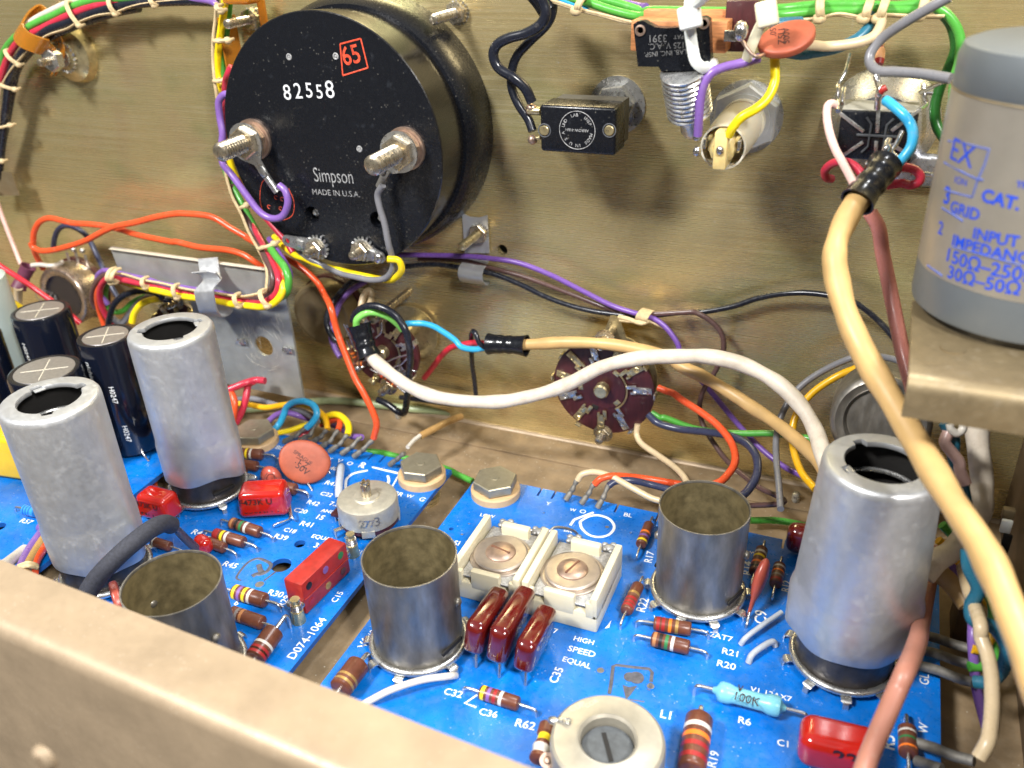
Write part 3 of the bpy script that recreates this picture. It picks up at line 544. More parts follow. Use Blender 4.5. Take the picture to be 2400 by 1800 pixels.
# ---- rectangular socket with eight radial lugs on a round flange
t = thing('socket', 'square black eight-lug socket on a round silver flange', 'socket', (-.25, PY, 11.5)); cx, cz = -.25, 11.56
mb = MB(); mb.lathe([(0, 1.45), (.25, 1.42), (.6, 1.15), (1.0, 1.05), (1.2, .9)], FY(cx+.05, 0, 11.25), 48); mb.box((cx+1.1, 25.7, 10.1), (1.6, .25, .9), bev=.15, seg=3, M=None); mb.build('flange', mat('rough cast silver', (.55,.56,.60), .3, .85, bump=.5, bscale=7, rvar=.1), t)
mb = MB(); mb.box((cx, 23.6, cz), (1.72, 1.2, 1.16), bev=.05); 
mb.build('body', M['black'], t)
mb = MB(); p = onY(*px('g1', 1080, 1160), 22.99)
mb.box((p.x, 22.97, p.z), (.95, .06, .06), bev=.015); 
for s_ in (-1, 1):
    for k in (-1, 1): mb.sweep([Vector((p.x+s_*.17, 22.97, p.z)), Vector((p.x+s_*.17, 22.97, p.z+k*.26)), Vector((p.x+s_*.3, 22.97, p.z+k*.42))], .03, 6)
mb.build('moulded_ribs', mat('grey moulding', (.05,.055,.06), .5), t)
for a_, b_ in (((470, 790), (860, 1090)), ((1100, 700), (1080, 1110)), ((1760, 740), (1310, 1080)), ((490, 1500), (850, 1260)), ((1065, 1240), (1050, 1500)), ((1560, 1440), (1300, 1300))):
    a, b = at('g1', *a_, 3.0), at('g1', *b_, 3.0); mb = MB(); mb.box(((0, 0, 0)), ((b-a).length, .02, .085), Matrix.Translation((a+b)/2-Vector((0,.03,0))) @ Matrix.Rotation(-math.atan2((b-a).z, (b-a).x), 4, 'Y'), bev=.006); mb.build('contact_lug', M['tin'], t)
mb = MB(); mb.box((cx, 23.6, cz+.585), (1.7, 1.1, .03), bev=.01); mb.build('dust_line', mat('grey dust', (.30,.29,.24), .8, bump=.3, bscale=20), t)
mb = Each()
mb.sweep(smooth([at('g1', 1080, 720, 3.1), at('g1', 1090, 560, 3.2), at('g1', 1130, 430, 3.2), at('g1', 1090, 300, 3.0), at('g1', 1060, 190, 2.9)], 6), .075)
mb.sweep(smooth([at('g1', 440, 760, 2.9), at('g1', 450, 600, 2.4), at('g1', 440, 420, 2.2), at('g1', 450, 330, 2.0), at('g1', 560, 130, 1.8), at('g1', 600, 0, 1.6), at('g1', 640, -160, 1.4)], 6), .055)
mb.sweep(smooth([at('g1', 510, 640, 2.6), at('g1', 520, 500, 2.4), at('g1', 540, 390, 2.2)], 6), .06)
mb.sweep(smooth([at('g1', 1760, 740, 2.8), at('g1', 1870, 650, 2.3), at('g1', 1840, 520, 2.3), at('g1', 1830, 330, 2.2)], 6), .06)
mb.sweep(smooth([at('g1', 1800, 470, 2.2), at('g1', 1980, 470, 2.2)], 3), .05)
mb.sweep(smooth([at('g1', 410, 1580, 2.8), at('e8', -60, 80, 2.6), at('e8', -62, 250, 2.2), at('e8', -55, 600, 1.6)], 6), .045)
mb.sweep(smooth([at('e8', 870, 310, 2.2), at('e8', 1090, 340, 2.4)], 3), .06)
mb.sweep(smooth([at('g1', 1270, 1230, 3.5), at('g1', 1220, 1330, 3.7), at('g1', 1230, 1480, 3.9), at('g1', 1100, 1500, 3.9), at('g1', 900, 1640, 4.0)], 6), .075)
mb.sweep(smooth([at('g1', 1480, 1090, 3.3), at('g1', 1380, 1300, 3.5), at('g1', 1310, 1420, 3.6), at('g1', 1400, 1520, 3.7)], 6), .06)
mb.ball(at('g1', 1120, 450, 3.25), .11, (.8, 1, 1.6)); mb.ball(at('g1', 1230, 1400, 3.9), .12, (1, 1, 1.4)); mb.build('solder_joint', M['solder'], t)
mb = MB(); mb.sweep(smooth([at('g1', 1100, 520, 3.2), at('g1', 1150, 430, 3.3), at('g1', 1230, 380, 3.3)], 5), .08); mb.build('sealing_bead', M['redbox'], t)
# small resistor standing above the socket
t = thing('resistor', 'pale orange-banded resistor hanging behind the looping grey wire', 'resistor', at('e7', 340, 400, .8))
mb = MB(); a, b = at('e7', 355, 250, .8), at('e7', 330, 560, 1.2); L = (b-a).length
mb.lathe([(0, .10, 0), (L*.28, .10, 1), (L*.36, .12, 0), (L*.45, .13, 0), (L*.8, .13, 1), (L, .10, 0)], frame(a, b-a), 18); mb.build('body', [cloth('peach enamel', (.75,.38,.18)), M['bRed']], t)
# ---- left clamp with amber nylon loop
cx, cz = -28.63, 12.25; Mx = FY(cx, 0, cz)
t = thing('cable_clamp', 'amber nylon clamp holding the wire bundle to a domed brass foot', 'clamp', (cx, PY, cz))
mb = MB(); mb.lathe([(0, 1.0), (.06, 1.0), (.35, .9), (.62, .45), (.64, .001)], Mx, 48); mb.build('domed_foot', M['brass'], t)
mb = MB(); star(mb, Mx, .42, .68, 20); mb.build('lock_washer', M['tin'], t)
mb = MB(); hexa(mb, Mx, .42, .98, 1.3, 0, .5, .04); mb.build('nut', M['tin'], t)
mb = MB(); thread(mb, Mx, .14, 1.05, .08, h0=.7); mb.build('bolt', M['stud'], t)
lp = [at('g2', *p) for p in ((930, 1180, .85), (1000, 900, .8), (930, 620, .5), (640, 220, .35), (450, 260, .75), (300, 480, 1.35), (400, 640, 1.6), (640, 740, 1.5), (820, 800, 1.1), (900, 1000, .98), (860, 1190, .95))]
mb = MB(); pts = smooth(lp, 7); wv = Vector((-.55, 0, -.42)); n = len(pts); vs = []; fs = []
for i, p_ in enumerate(pts):
    tt = (pts[min(i+1, n-1)]-pts[max(i-1, 0)]).normalized(); nn = tt.cross(wv).normalized()*.035; ww = wv*(1.15 if 14 < i < n-18 else .62)
    for s1, s2 in ((-1, -1), (1, -1), (1, 1), (-1, 1)): vs.append(p_+ww*s1*.5+nn*s2)
for i in range(n-1):
    for k in range(4): fs.append((i*4+k, i*4+(k+1) % 4, i*4+4+(k+1) % 4, i*4+4+k))
fs += [(3,2,1,0), tuple((n-1)*4+k for k in range(4))]; mb.add(vs, fs); mb.build('nylon_loop', M['amber'], t)
# second amber clamp behind the meter's upper edge
t = thing('cable_clamp', 'amber nylon clamp tucked behind the meter edge at the top of the frame', 'clamp', at('a1', 1600, 20, 1))
mb = MB(); mb.box(at('a1', 1560, -25, 1.2), (1.1, .7, .45), bev=.15, seg=3); mb.box(at('a1', 1500, 300, .6), (.06, .9, 1.9), bev=.02); mb.box(at('a1', 1700, 70, .5), (.3, .1, 1.0), bev=.04); mb.build('nylon_loop', M['amber'], t)
# ---- small clip plate under the meter
t = thing('cable_clip', 'small grey metal clip with concave top holding the purple and black wires', 'clip', at('a2', 880, 1600, .3))
e_ = [at('a2', *p, .12) for p in ((782, 1380), (830, 1405), (890, 1410), (945, 1395), (960, 1640), (800, 1640))]
mb = MB(); mb.prism([(p.x, p.z) for p in e_][::-1], .05, frame((0, PY-.08, 0), NY, (1,0,0)))
pf = [(.12, 0), (.2, -.12), (.62, -.25), (.72, -.5), (.55, -.78), (.3, -.9), (.12, -.85)]
a, b = at('b2', 795, 0, .2), at('b2', 952, 20, .2); n = len(pf); vs = []; fs = []
P_ = smooth([Vector((0, p[0], p[1])) for p in pf], 5)
for p_ in P_:
    for th in (0, .05):
        for xx, zz in ((a.x, a.z), (b.x, b.z)): vs.append((xx, PY-p_.y-th, zz+p_.z))
for i in range(len(P_)-1): j = i*4; fs += [(j, j+1, j+5, j+4), (j+2, j+6, j+7, j+3), (j, j+4, j+6, j+2), (j+1, j+3, j+7, j+5)]
mb.add(vs, fs); mb.build('plate', M['alu'], t)
# ---- L-shaped zinc plate with spring clip
yp = 23.0
t = thing('shield_plate', 'scratched shiny L-shaped zinc plate with a round hole behind the tube shields', 'plate', (-20, yp, 3))
A_, B_, C_ = onY(*px('e1', 1430, 670), yp), onY(*px('e2', 1430, 400), yp), onY(*px('e2', 1880, 1659), yp)
xr = -18.52; hc = onY(*px('e2', 1428, 1390), yp)
mb = MB(); sheet(mb, [(-22.9, .85), (xr, .81), (xr, 5.9), (-26.2, 5.95), (-26.0, 4.4), (-22.9, 4.3)], [circ(hc.x, hc.z, .40, 30)], .1, frame((0, yp, 0), NY, (1,0,0)))
mb.build('sheet', M['sheet'], t)
mb = MB(); rs = random.Random(4)
for k in range(34):
    x, y = rs.uniform(1120, 1640), rs.uniform(940, 1280); dx, dy = rs.uniform(20, 70), rs.uniform(70, 190)
    mb.sweep(smooth([onY(*px('e2', x+dx*q_+rs.uniform(-9, 9), y+dy*q_), yp-.101) for q_ in (0, .35, .7, 1)], 3), .005, 4, flat=NY)
for k in range(16): a_ = rs.uniform(0, 6.28); r_ = rs.uniform(.48, .95); mb.sweep([Vector((hc.x+r_*math.cos(a_+q_*.5), yp-.101, hc.z+r_*math.sin(a_+q_*.5))) for q_ in (0, .3, .6, .9)], .0045, 4, flat=NY)
mb.build('scratches', M['paleline'], t)
mb = MB(); mb.box((-22.5, yp-.03, 5.93), (7.3, .2, .03), bev=.01); mb.build('top_edge', M['paleline'], t)  # pale strip that paints the highlight along the plate's upper edge
for p_ in ((1130, 1330), (1720, 1440)):
    c = onY(*px('e2', *p_), yp-.1); mb = MB(); mb.box((0, 0, 0), (.32, .04, .2), Matrix.Translation(c) @ Matrix.Rotation(.5, 4, 'Z') @ Matrix.Rotation(.4, 4, 'Y'), bev=.015); mb.box((.14, .06, 0), (.2, .04, .22), Matrix.Translation(c) @ Matrix.Rotation(-.3, 4, 'Z'), bev=.015); mb.build('bent_tab', M['tin'], t)
t = thing('spring_clip', 'bent grey S-shaped spring clip hooked over the zinc plate', 'clip', at('e2', 700, 600, 3.4))
cp = [((560, 330), (830, 330), 2.95), ((570, 262), (810, 240), 3.1), ((600, 440), (840, 460), 3.5), ((640, 530), (862, 520), 4.2), ((535, 660), (770, 650), 4.5), ((530, 730), (765, 720), 4.55), ((560, 850), (790, 850), 4.5), ((600, 960), (830, 960), 4.35), ((720, 1010), (900, 1020), 3.9), ((800, 960), (1000, 960), 3.4), ((790, 860), (1000, 880), 3.2)]
l_ = smooth([at('e2', *c_[0], c_[2]) for c_ in cp], 5); r_ = smooth([at('e2', *c_[1], c_[2]) for c_ in cp], 5); vs = []; fs = []
for a, b in zip(l_, r_):
    for off in (Vector((0,0,0)), Vector((.03, .05, 0))): vs += [a+off, b+off]
for i in range(len(l_)-1): j = i*4; fs += [(j, j+1, j+5, j+4), (j+2, j+6, j+7, j+3), (j, j+4, j+6, j+2), (j+1, j+3, j+7, j+5)]
mb = MB(); mb.add(vs, fs); 
mb.build('spring', M['alu'], t)
a0, a1 = at('e2', 485, 445, 4.5), at('e2', 715, 425, 4.5); b0, b1 = at('e2', 640, 540, 4.2), at('e2', 862, 520, 4.2)
mb = MB(); vs = []; fs = []
for k, (l0, l1) in enumerate(((a0, a1), (at('e2', 600, 465, 4.4), at('e2', 800, 445, 4.4)), (b0, b1))):
    for off in (Vector((0,0,0)), Vector((0,.04,.03))): vs += [l0+off, l1+off]
for i in range(2): j = i*4; fs += [(j, j+1, j+5, j+4), (j+2, j+6, j+7, j+3), (j, j+4, j+6, j+2), (j+1, j+3, j+7, j+5)]
fs.append((0, 2, 3, 1)); mb.add(vs, fs); mb.build('lip', M['alu'], t)
# pot behind the plate and the one at the far left
def pot(label, x, y, z, r, dep, mt, ax=(0,-1,0)):
    t = thing('potentiometer', label, 'potentiometer', (x, PY, z)); Mx = frame((x, y, z), ax, (1,0,0))
    mb = MB(); mb.lathe([(-dep, r), (-.12, r), (-.03, r-.06), (0, r-.16), (-.02, r-.22), (-.06, r-.3), (-.06, 0.001)], Mx, 48); mb.build('case', mt, t)
    mb = MB(); mb.lathe([(-dep-.25, r+.08), (-dep, r+.08)], Mx, 40); mb.build('wafer', M['maroon'], t)
    mb = MB(); mb.lathe([(-dep-1.5, .35), (-dep-.25, .35)], Mx, 20); mb.build('bushing', M['brass'], t); return t, Mx
t, Mp = pot('coppery potentiometer with a black label face at the far left', -30.7, 23.9, 2.95, 1.28, 1.0, M['potm'])
mb = MB(); mb.lathe([(-.045, .92), (-.04, .92), (-.04, .001)], Mp, 40)
mb.build('label_face', M['sleeve'], t)
mb = MB(); ytext(mb, 'BAR U.S.A.', 'e1', (540, 1225), (700, 1275), 23.9, .0); ytext(mb, 'C 144', 'e1', (480, 1345), (760, 1380), 23.9, .0); mb.build('lettering', M['mould2'], t)
for k in (-1, 0, 1):
    mb = MB(); mb.box((-30.4+k*.5, 24.9, 4.35-abs(k)*.1), (.14, .04, .6), bev=.01); mb.ball((-30.4+k*.5, 24.85, 4.75), .12); mb.build('terminal_lug', M['tin'], t)
pot('dull round potentiometer behind the zinc plate', -18.6, 24.9, 3.35, 1.25, .8, M['brack'])
# ---- rotary switches
def wafer(label, cx, cz, y, r, fl, rot0, seedv):
    rnd = random.Random(seedv)
    t = thing('rotary_switch', label, 'rotary switch', (cx, PY, cz)); Mx = FY(cx, PY-y, cz)
    if fl: mb = MB(); mb.prism([(fl[2]*math.cos(a)*1.0, fl[2]*math.sin(a)) for a in [k*math.pi/18 for k in range(36)]], .06, FY(cx+fl[0], .12, cz+fl[1])); mb.build('mounting_plate', M['brass'], t)
    else: mb = MB(); mb.prism([(1.5*math.cos(a), 1.5*math.sin(a)) if abs(math.sin(a)) < .75 else (1.1*math.cos(a)*1.05, 2.15*math.sin(a)) if abs(math.cos(a)) < .2 else (1.5*math.cos(a), 1.5*math.sin(a)) for a in [k*math.pi/24 for k in range(48)]], .06, FY(cx+.1, .75, cz+.1)); mb.build('mounting_plate', M['brass'], t)
    mb = MB(); sheet(mb, circ(0, 0, r, 56), [], .14, Mx @ Matrix.Translation((0, 0, .14)), 0); mb.build('wafer', M['maroon'], t)
    mb = MB(); mb.lathe([(.05, r*.44), (.17, r*.44)], Mx, 36); mb.build('rotor', M['maroon'], t)
    mb = MB(); mb.lathe([(-(PY-y)+.1, .3), (0, .3), (.1, .25), (.42, .25), (.48, .2), (.48, .0)], Mx, 24); mb.build('shaft', M['brass'], t)
    for k in range(10):
        a = rot0+2*math.pi*k/11.0; Mk = Mx @ Matrix.Rotation(a, 4, 'Z')
        mb = MB(); z0 = .17; mb.box((r*.78, 0, z0), (r*.36, .24, .03), Mk, bev=.01); mb.box((r*.58, .03, z0+.04), (r*.2, .13, .04), Mk @ Matrix.Rotation(.1, 4, 'Z'), bev=.012); mb.box((r*.60, -.09, z0+.02), (r*.1, .08, .08), Mk, bev=.012)
        mb.ring(Mk @ Matrix.Translation((r*.82, 0, z0+.02)), .085, .03, 16, 6); mb.box((r*1.02, 0, z0-.02), (.06, .2, .34), Mk @ Matrix.Rotation(rnd.uniform(-.15, .15), 4, 'Z'), bev=.015)
        if rnd.random() < .4: mb.ball((r*.98, 0, z0+.1), .11, (1.2, .9, 1), 0, Mk)
        mb.build('contact_clip', M['brass'] if k % 3 else M['tin'], t)
        if k % 2: mb = MB(); mb.box((r*.34+rnd.random()*.3, 0, .175), (.16, .22, .012), Mk @ Matrix.Rotation(.28, 4, 'Z'), bev=.004); mb.build('rotor_slot', M['brass'] if k % 4 == 1 else M['dark'], t)
    mb = MB(); mb.ring(Mx @ Matrix.Translation((0, 0, .19)), r*.48, .035, 30, 6, a0=-1.0, a1=.9)
    mb.build('rotor_contact', M['brass'], t)
    for s_ in (1, -1):
        Ms = Mx @ Matrix.Translation((.03 if s_ > 0 else .02, s_*r*1.03, .1)); mb = MB(); mb.lathe([(.0, .34), (.05, .34)], Ms, 24); hexa(mb, Ms, .27, .05, .2, 0, .3, .02); thread(mb, Ms, .15, .6, .09); mb.lathe([(-(PY-y)+.2, .14), (0, .14)], Ms, 16); mb.build('tie_bolt', M['stud'], t)
    return t
wafer('round maroon rotary switch wafer with brass contacts under the white cable', -7.36, 2.6, 24.5, 1.72, None, .1, 3)
t = wafer('maroon rotary switch crowded with wires and resistors below the meter', -15.15, 3.1, 23.7, 1.38, (-.15, -.35, 1.08), .35, 5)
c_ = onY(*px('e2', 430, 1230), 24.3)
wafer('maroon switch wafer mostly hidden behind the bright tube shield and zinc plate', c_.x, c_.z, 24.3, 1.45, (0, 0, 1.2), .5, 9)
# resistors hanging on the crowded switch
for i, (a_, b_, col, lab) in enumerate((((880, 1490), (1080, 1600), 'wOrange', 'orange-banded resistor'), ((1000, 1560), (1180, 1700), 'bRed', 'red-bodied resistor'), ((500, 1330), (680, 1330), 'bBrn', 'tan resistor'), ((430, 1090), (520, 1280), 'bOrg', 'rust resistor'))):
    a, b = at('e3', *a_, 3.0), at('e3', *b_, 3.0); L = (b-a).length; u_ = (b-a).normalized()
    t2 = thing('resistor', lab+' soldered across the crowded switch under the meter', 'resistor', a)
    mb = MB(); mb.lathe([(0, .09, 0), (L*.25, .09, 1), (L*.4, .09, 0), (L*.6, .09, 2), (L*.7, .09, 0), (L, .09, 0)], frame(a, u_), 16); mb.build('body', [M['brownr'], M[col], M['bOrg']], t2)
    mb = MB(); mb.sweep([a, a-u_*.35], .03); mb.build('lead', M['lead'], t2); mb = MB(); mb.sweep([b, b+u_*.35], .03); mb.build('lead', M['lead'], t2)
for q in (((320, 690), (420, 900), (480, 1080)), ((370, 700), (430, 870), (475, 960)), ((940, 650), (920, 820), (830, 910)), ((1360, 1180), (1150, 1240), (1020, 1300)), ((1350, 1230), (1250, 1340), (1110, 1390)), ((1500, 1460), (1380, 1440), (1290, 1500))):
    mb = MB(); mb.sweep(smooth([at('e3', *p_, 2.75) for p_ in q], 5), .035); tag(mb.build('link_wire', M['lead']), 'short bare tinned link wire bridging contacts of the crowded switch below the meter', 'link wire', 'bare links on the crowded switch')
# ---- big grey can transformer on the bracket
B = onC(2400, 695, 17.5); t = thing('can_transformer', 'big grey plug-in can with blue lettering standing on the bracket', 'transformer', (B.x, B.y, 9.3)); Mc = Matrix.Translation((B.x, B.y, 9.3))
R = 2.06
mb = MB(); mb.lathe([(0, 1.85), (.18, 1.9), (.2, 1.6)], Mc, 48); mb.build('base', M['boot'], t)
mb = MB(); mb.lathe([(.16, R-.12), (.2, R-.02), (.3, R), (.98, R), (1.0, R-.02), (4.27, R-.02), (4.30, R), (4.85, R), (5.05, R-.07), (5.12, R-.25), (5.12, .001)], Mc, 96); mb.build('case', M['greyc'], t)
mb = MB(); mb.lathe([(.99, R+.005), (4.29, R+.005)], Mc, 96, cap=(False, False)); mb.build('label_band', M['silv'], t)
mb = MB(); mb.ring(Mc @ Matrix.Translation((0,0,4.30)), R+.002, .022, 90, 6); mb.build('bead', M['brack'], t)
def wrap(mb, s_, sp, a, b, bold=.01, hs=1):
    """lettering round the can between two picture points"""
    def hit(p_):
        d = ray(*px(sp, *p_)); o_ = CAM-Vector((B.x, B.y, 0)); A2 = d.x*d.x+d.y*d.y; Bq = o_.x*d.x+o_.y*d.y; Cq = o_.x**2+o_.y**2-(R+.012)**2
        k = (-Bq-math.sqrt(max(0, Bq*Bq-A2*Cq)))/A2; w_ = o_+d*k; return math.atan2(w_.y, w_.x)*(R+.012), (CAM+d*k).z
    (s0, z0), (s1, z1) = hit(a), hit(b); v, f, w = glyphs(s_, bold); dx, dz = s1-s0, z1-z0; L = math.hypot(dx, dz); ux, uz = dx/L, dz/L; sc_ = L/w
    out = []
    for p_ in v:
        s2 = s0+ux*p_[0]*sc_-uz*p_[1]*sc_*hs; z2 = z0+uz*p_[0]*sc_+ux*p_[1]*sc_*hs; an = s2/(R+.012); out.append((B.x+(R+.012)*math.cos(an), B.y+(R+.012)*math.sin(an), z2))
    mb.add(out, f)
for s_, a, b, bo in (('EX', (1250, 115), (1530, 250), .0), ('ION', (1310, 430), (1460, 480), 0), ('CAT.', (1650, 660), (2140, 790), .03), ('GRID', (1250, 800), (1620, 925), .02), ('3', (1165, 690), (1235, 715), .02), ('2', (1090, 1085), (1150, 1110), .01), ('INPUT', (1545, 1150), (2140, 1270), .02), ('IMPEDANCE', (1275, 1235), (2400, 1500), .02), ('150Ω–250Ω', (1205, 1440), (2390, 1730), .015), ('30Ω–50Ω', (1215, 1655), (2150, 1890), .015), ('TR', (2105, 490), (2260, 510), .02)):
    mb = MB(); wrap(mb, s_, 'e8', a, b, bo); mb.build('lettering', M['inkblue'], t)
def cpt(sp, x, y):
    d = ray(*px(sp, x, y)); o_ = CAM-Vector((B.x, B.y, 0)); A2 = d.x*d.x+d.y*d.y; Bq = o_.x*d.x+o_.y*d.y; Cq = o_.x**2+o_.y**2-(R+.01)**2
    return CAM+d*((-Bq-math.sqrt(max(0, Bq*Bq-A2*Cq)))/A2)
mb = Each()
for ln in ([(1230, -110), (1500, -60), (1760, 0), (1700, 200), (1610, 400), (1540, 620), (1300, 560), (1180, 520)], [(1180, 170), (1400, 290), (1610, 390), (1680, 400)], [(1150, 760), (1300, 850), (1420, 930)], [(960, 1500), (1080, 1590), (1150, 1640)]):
    mb.sweep([cpt('e8', *p_) for p_ in ln], .02, 5)
mb.sweep([cpt('e8', 1280+k*100, 1262+k*27) for k in range(10)], .015, 5)
mb.build('printed_diagram', mat('faded blue printing', (.10,.14,.42), .5), t)
M['tabm'] = mat('dusty solder', (.40,.40,.39), .48, .6, bump=.5, bscale=12, var=.2, vscale=8)
UZ = Vector((0, 0, 1))
TH = .16
def board(label, x0, x1, y0, y1, notches, holes, name='circuit_board'):
    out = [(x0, y0), (x1, y0), (x1, y1)]
    for n_ in sorted(notches, reverse=True): out += [(n_+.035, y1), (n_+.035, y1-.42), (n_-.035, y1-.42), (n_-.035, y1)]
    out += [(x0, y1)]
    mb = MB(); sheet(mb, out, [circ(*h_, 24) for h_ in holes], TH, I4, 0, 1)
    t = thing(name, label, 'circuit board', ((x0+x1)/2, (y0+y1)/2, -TH)); mb.build('panel', [M['blue'], M['bedge']], t); return t
def zx(sp, x, y): p = onZ(*px(sp, x, y), 0); return p
def hole(sp, x, y, r): p = zx(sp, x, y); return (p.x, p.y, r)
n1 = [zx('e5', *p).x for p in ((700, 860), (870, 900), (1010, 930), (1150, 950), (1290, 990), (1440, 1020), (1600, 1060), (1830, 1040), (1980, 1070), (2080, 1160))]
n2 = [zx('b2', *p).x for p in ((1285, 1530), (1375, 1550), (1455, 1590), (1555, 1615), (1660, 1640), (1780, 1640), (2050, 1690))]+[-.95]
b1 = board('blue circuit board between the tube shields, printed D074-1064 along its edge', -20.1, -11.85, 8.6, 21.73, n1, [hole('e6', 880, 965, .30), hole('e6', 1120, 690, .17)])
b2 = board('large blue circuit board printed HIGH SPEED EQUAL with the white trimmers', -10.87, 3.24, 7.9, 21.77, n2, [hole('c2', 712, 110, .075)])
b0 = board('blue circuit board at the left edge printed R57 below the yellow capacitor', -33, -21.25, 9.3, 21.6, [], [hole('c1', -5, 95, .2)])
# printed legends
def zt(mb, s_, sp, a, b, bold=.012, hs=1): text(mb, s_, onZ(*px(sp, *a), .006), onZ(*px(sp, *b), .006), UZ, bold, hs)
words(b1, M['ink'], (('BL', 'e5', (575, 945), (660, 965)), ('R3', 'e5', (605, 1080), (695, 1100)), ('G-Y', 'e5', (1180, 1080), (1305, 1105)), ('V', 'e5', (1365, 1120), (1415, 1130)), ('O', 'e5', (1495, 1150), (1550, 1163)), ('R', 'e5', (1650, 1185), (1715, 1200)),
          ('R40', 'e5', (1225, 1205), (1365, 1235)), ('R47', 'e5', (1215, 1405), (1370, 1440)), ('C22', 'e5', (1155, 1545), (1305, 1575)), ('R42', 'e6', (1200, 165), (1350, 200)), ('7.5', 'e6', (1495, 185), (1610, 205)), ('AND', 'e6', (1385, 270), (1560, 300)), ('15', 'e6', (1325, 360), (1410, 380)),
          ('C20', 'e6', (1030, 265), (1195, 300)), ('R41', 'e6', (1110, 445), (1265, 475)), ('C18', 'e6', (900, 520), (1050, 555)), ('R39', 'e6', (775, 610), (940, 645)), ('EQUAL', 'e6', (1265, 605), (1540, 660)), ('3.75', 'e6', (1290, 730), (1480, 770)), ('31', 'e6', (1850, 800), (1905, 815)),
          ('R45', 'e6', (110, 970), (280, 1010)), ('R30', 'e6', (690, 1345), (880, 1385)), ('C15', 'e6', (1590, 1450), (1690, 1320)), ('R29', 'e6', (905, 1510), (1010, 1370)), ('R43', 'c1', (1235, 140), (1320, 160)),
          ('D074-1064', 'c1', (1905, 955), (2120, 695)), ('R', 'b2', (108, 1368), (130, 1372)), ('BR', 'b2', (335, 1545), (390, 1560)), ('W', 'b2', (415, 1560), (450, 1568)), ('G', 'b2', (498, 1582), (523, 1590)), ('6', 'c1', (1510, 600), (1530, 605))), zt)
mb = Each()
for ln in ((('b2', 200, 1368), ('b2', 378, 1408)), (('b2', 378, 1408), ('b2', 325, 1505)), (('e5', 1840, 1190), ('e5', 2200, 1278)), (('e5', 2200, 1278), ('e5', 2090, 1450))): mb.sweep([onZ(*px(*p_), .004) for p_ in ln], .028, 5)
for ln in ([(1500, 1490), (1495, 1420), (1510, 1340), (1600, 1270), (1780, 1230)], [(2040, 1300), (2055, 1360), (2035, 1415)]): mb.sweep(smooth([onZ(*px('e5', *p_), .002) for p_ in ln]), .05, 6, flat=UZ)
mb.build('printed_outline', M['ink'], b1)
words(b2, M['ink'], (('Y', 'g3', (1228, 145), (1268, 152)), ('W', 'g3', (1478, 205), (1530, 215)), ('O', 'g3', (1578, 225), (1628, 237)), ('BL', 'g3', (2040, 262), (2125, 278)), ('BK', 'g3', (1420, 418), (1510, 440)), ('SI', 'g3', (270, 560), (330, 570)), ('LOW', 'g3', (550, 262), (700, 285)), ('V6', 'c2', (155, 885), (190, 820)), ('12', 'c2', (205, 800), (225, 770)),
          ('C7', 'g3', (1245, 1458), (1350, 1480)), ('HIGH', 'g3', (1520, 1550), (1725, 1600)), ('SPEED', 'g4', (440, 135), (790, 225)), ('EQUAL', 'g4', (370, 270), (735, 375)), ('C35', 'g4', (300, 565), (395, 375)), ('C32', 'c2', (660, 1178), (775, 1205)), ('C36', 'c2', (888, 1310), (1005, 1335)), ('R62', 'c2', (1122, 1385), (1248, 1415)),
          ('L1', 'g4', (1640, 1000), (1775, 1030)), ('R22', 'c2', (1965, 650), (1995, 565)), ('R17', 'c2', (2010, 330), (2030, 260)), ('V2', 'c2', (2015, 690), (2065, 705)), ('12AT7', 'c3', (150, 800), (320, 842)), ('R21', 'c3', (253, 915), (355, 940)), ('R20', 'c3', (220, 995), (340, 1025)), ('V1 12AX7', 'c3', (435, 1160), (705, 1230)), ('R6', 'c3', (358, 1365), (440, 1385)),
          ('C1', 'c3', (612, 1510), (685, 1525)), ('R19', 'c3', (212, 1659), (238, 1560)), ('C9', 'c3', (540, 730), (545, 645)), ('R/W', 'c3', (405, 265), (475, 275)), ('R14', 'c3', (445, 410), (452, 325)), ('R12', 'c3', (690, 520), (700, 450)), ('R5', 'g5', (1085, 1430), (1090, 1250)), ('W', 'g5', (1515, 1225), (1522, 1120)), ('GL', 'g5', (1530, 590), (1532, 450)), ('8', 'c2', (2030, 480), (2035, 455))), zt)
mb = Each()
for ln in ([(1590, 325), (1620, 300), (1690, 265), (1780, 255), (1880, 285), (1935, 340), (1940, 400), (1880, 460), (1780, 480), (1680, 455), (1610, 390), (1590, 325)],): mb.sweep(smooth([onZ(*px('g3', *p_), .002) for p_ in ln], 5), .045, 6, flat=UZ)
for ln in ((('g3', 1490, 360), ('g3', 1530, 300)), (('g3', 1530, 300), ('g3', 1730, 225))): mb.sweep([onZ(*px(*p_), .002) for p_ in ln], .045, 6, flat=UZ)
for ln in ([(880, 1185), (800, 1240), (875, 1265)],): mb.sweep([onZ(*px('c2', *p_), .002) for p_ in ln], .028, 5, flat=UZ)
for pl in ([(1725, 735), (1750, 700), (1735, 750), (1705, 755)],): mb.add([onZ(*px('c2', *p_), .006) for p_ in pl], [(0, 1, 2, 3)])
mb.build('printed_outline', M['ink'], b2)
mb = MB(); zt(mb, 'R57', 'g6', (245, 1235), (385, 1265)); mb.build('lettering', M['ink'], b0)
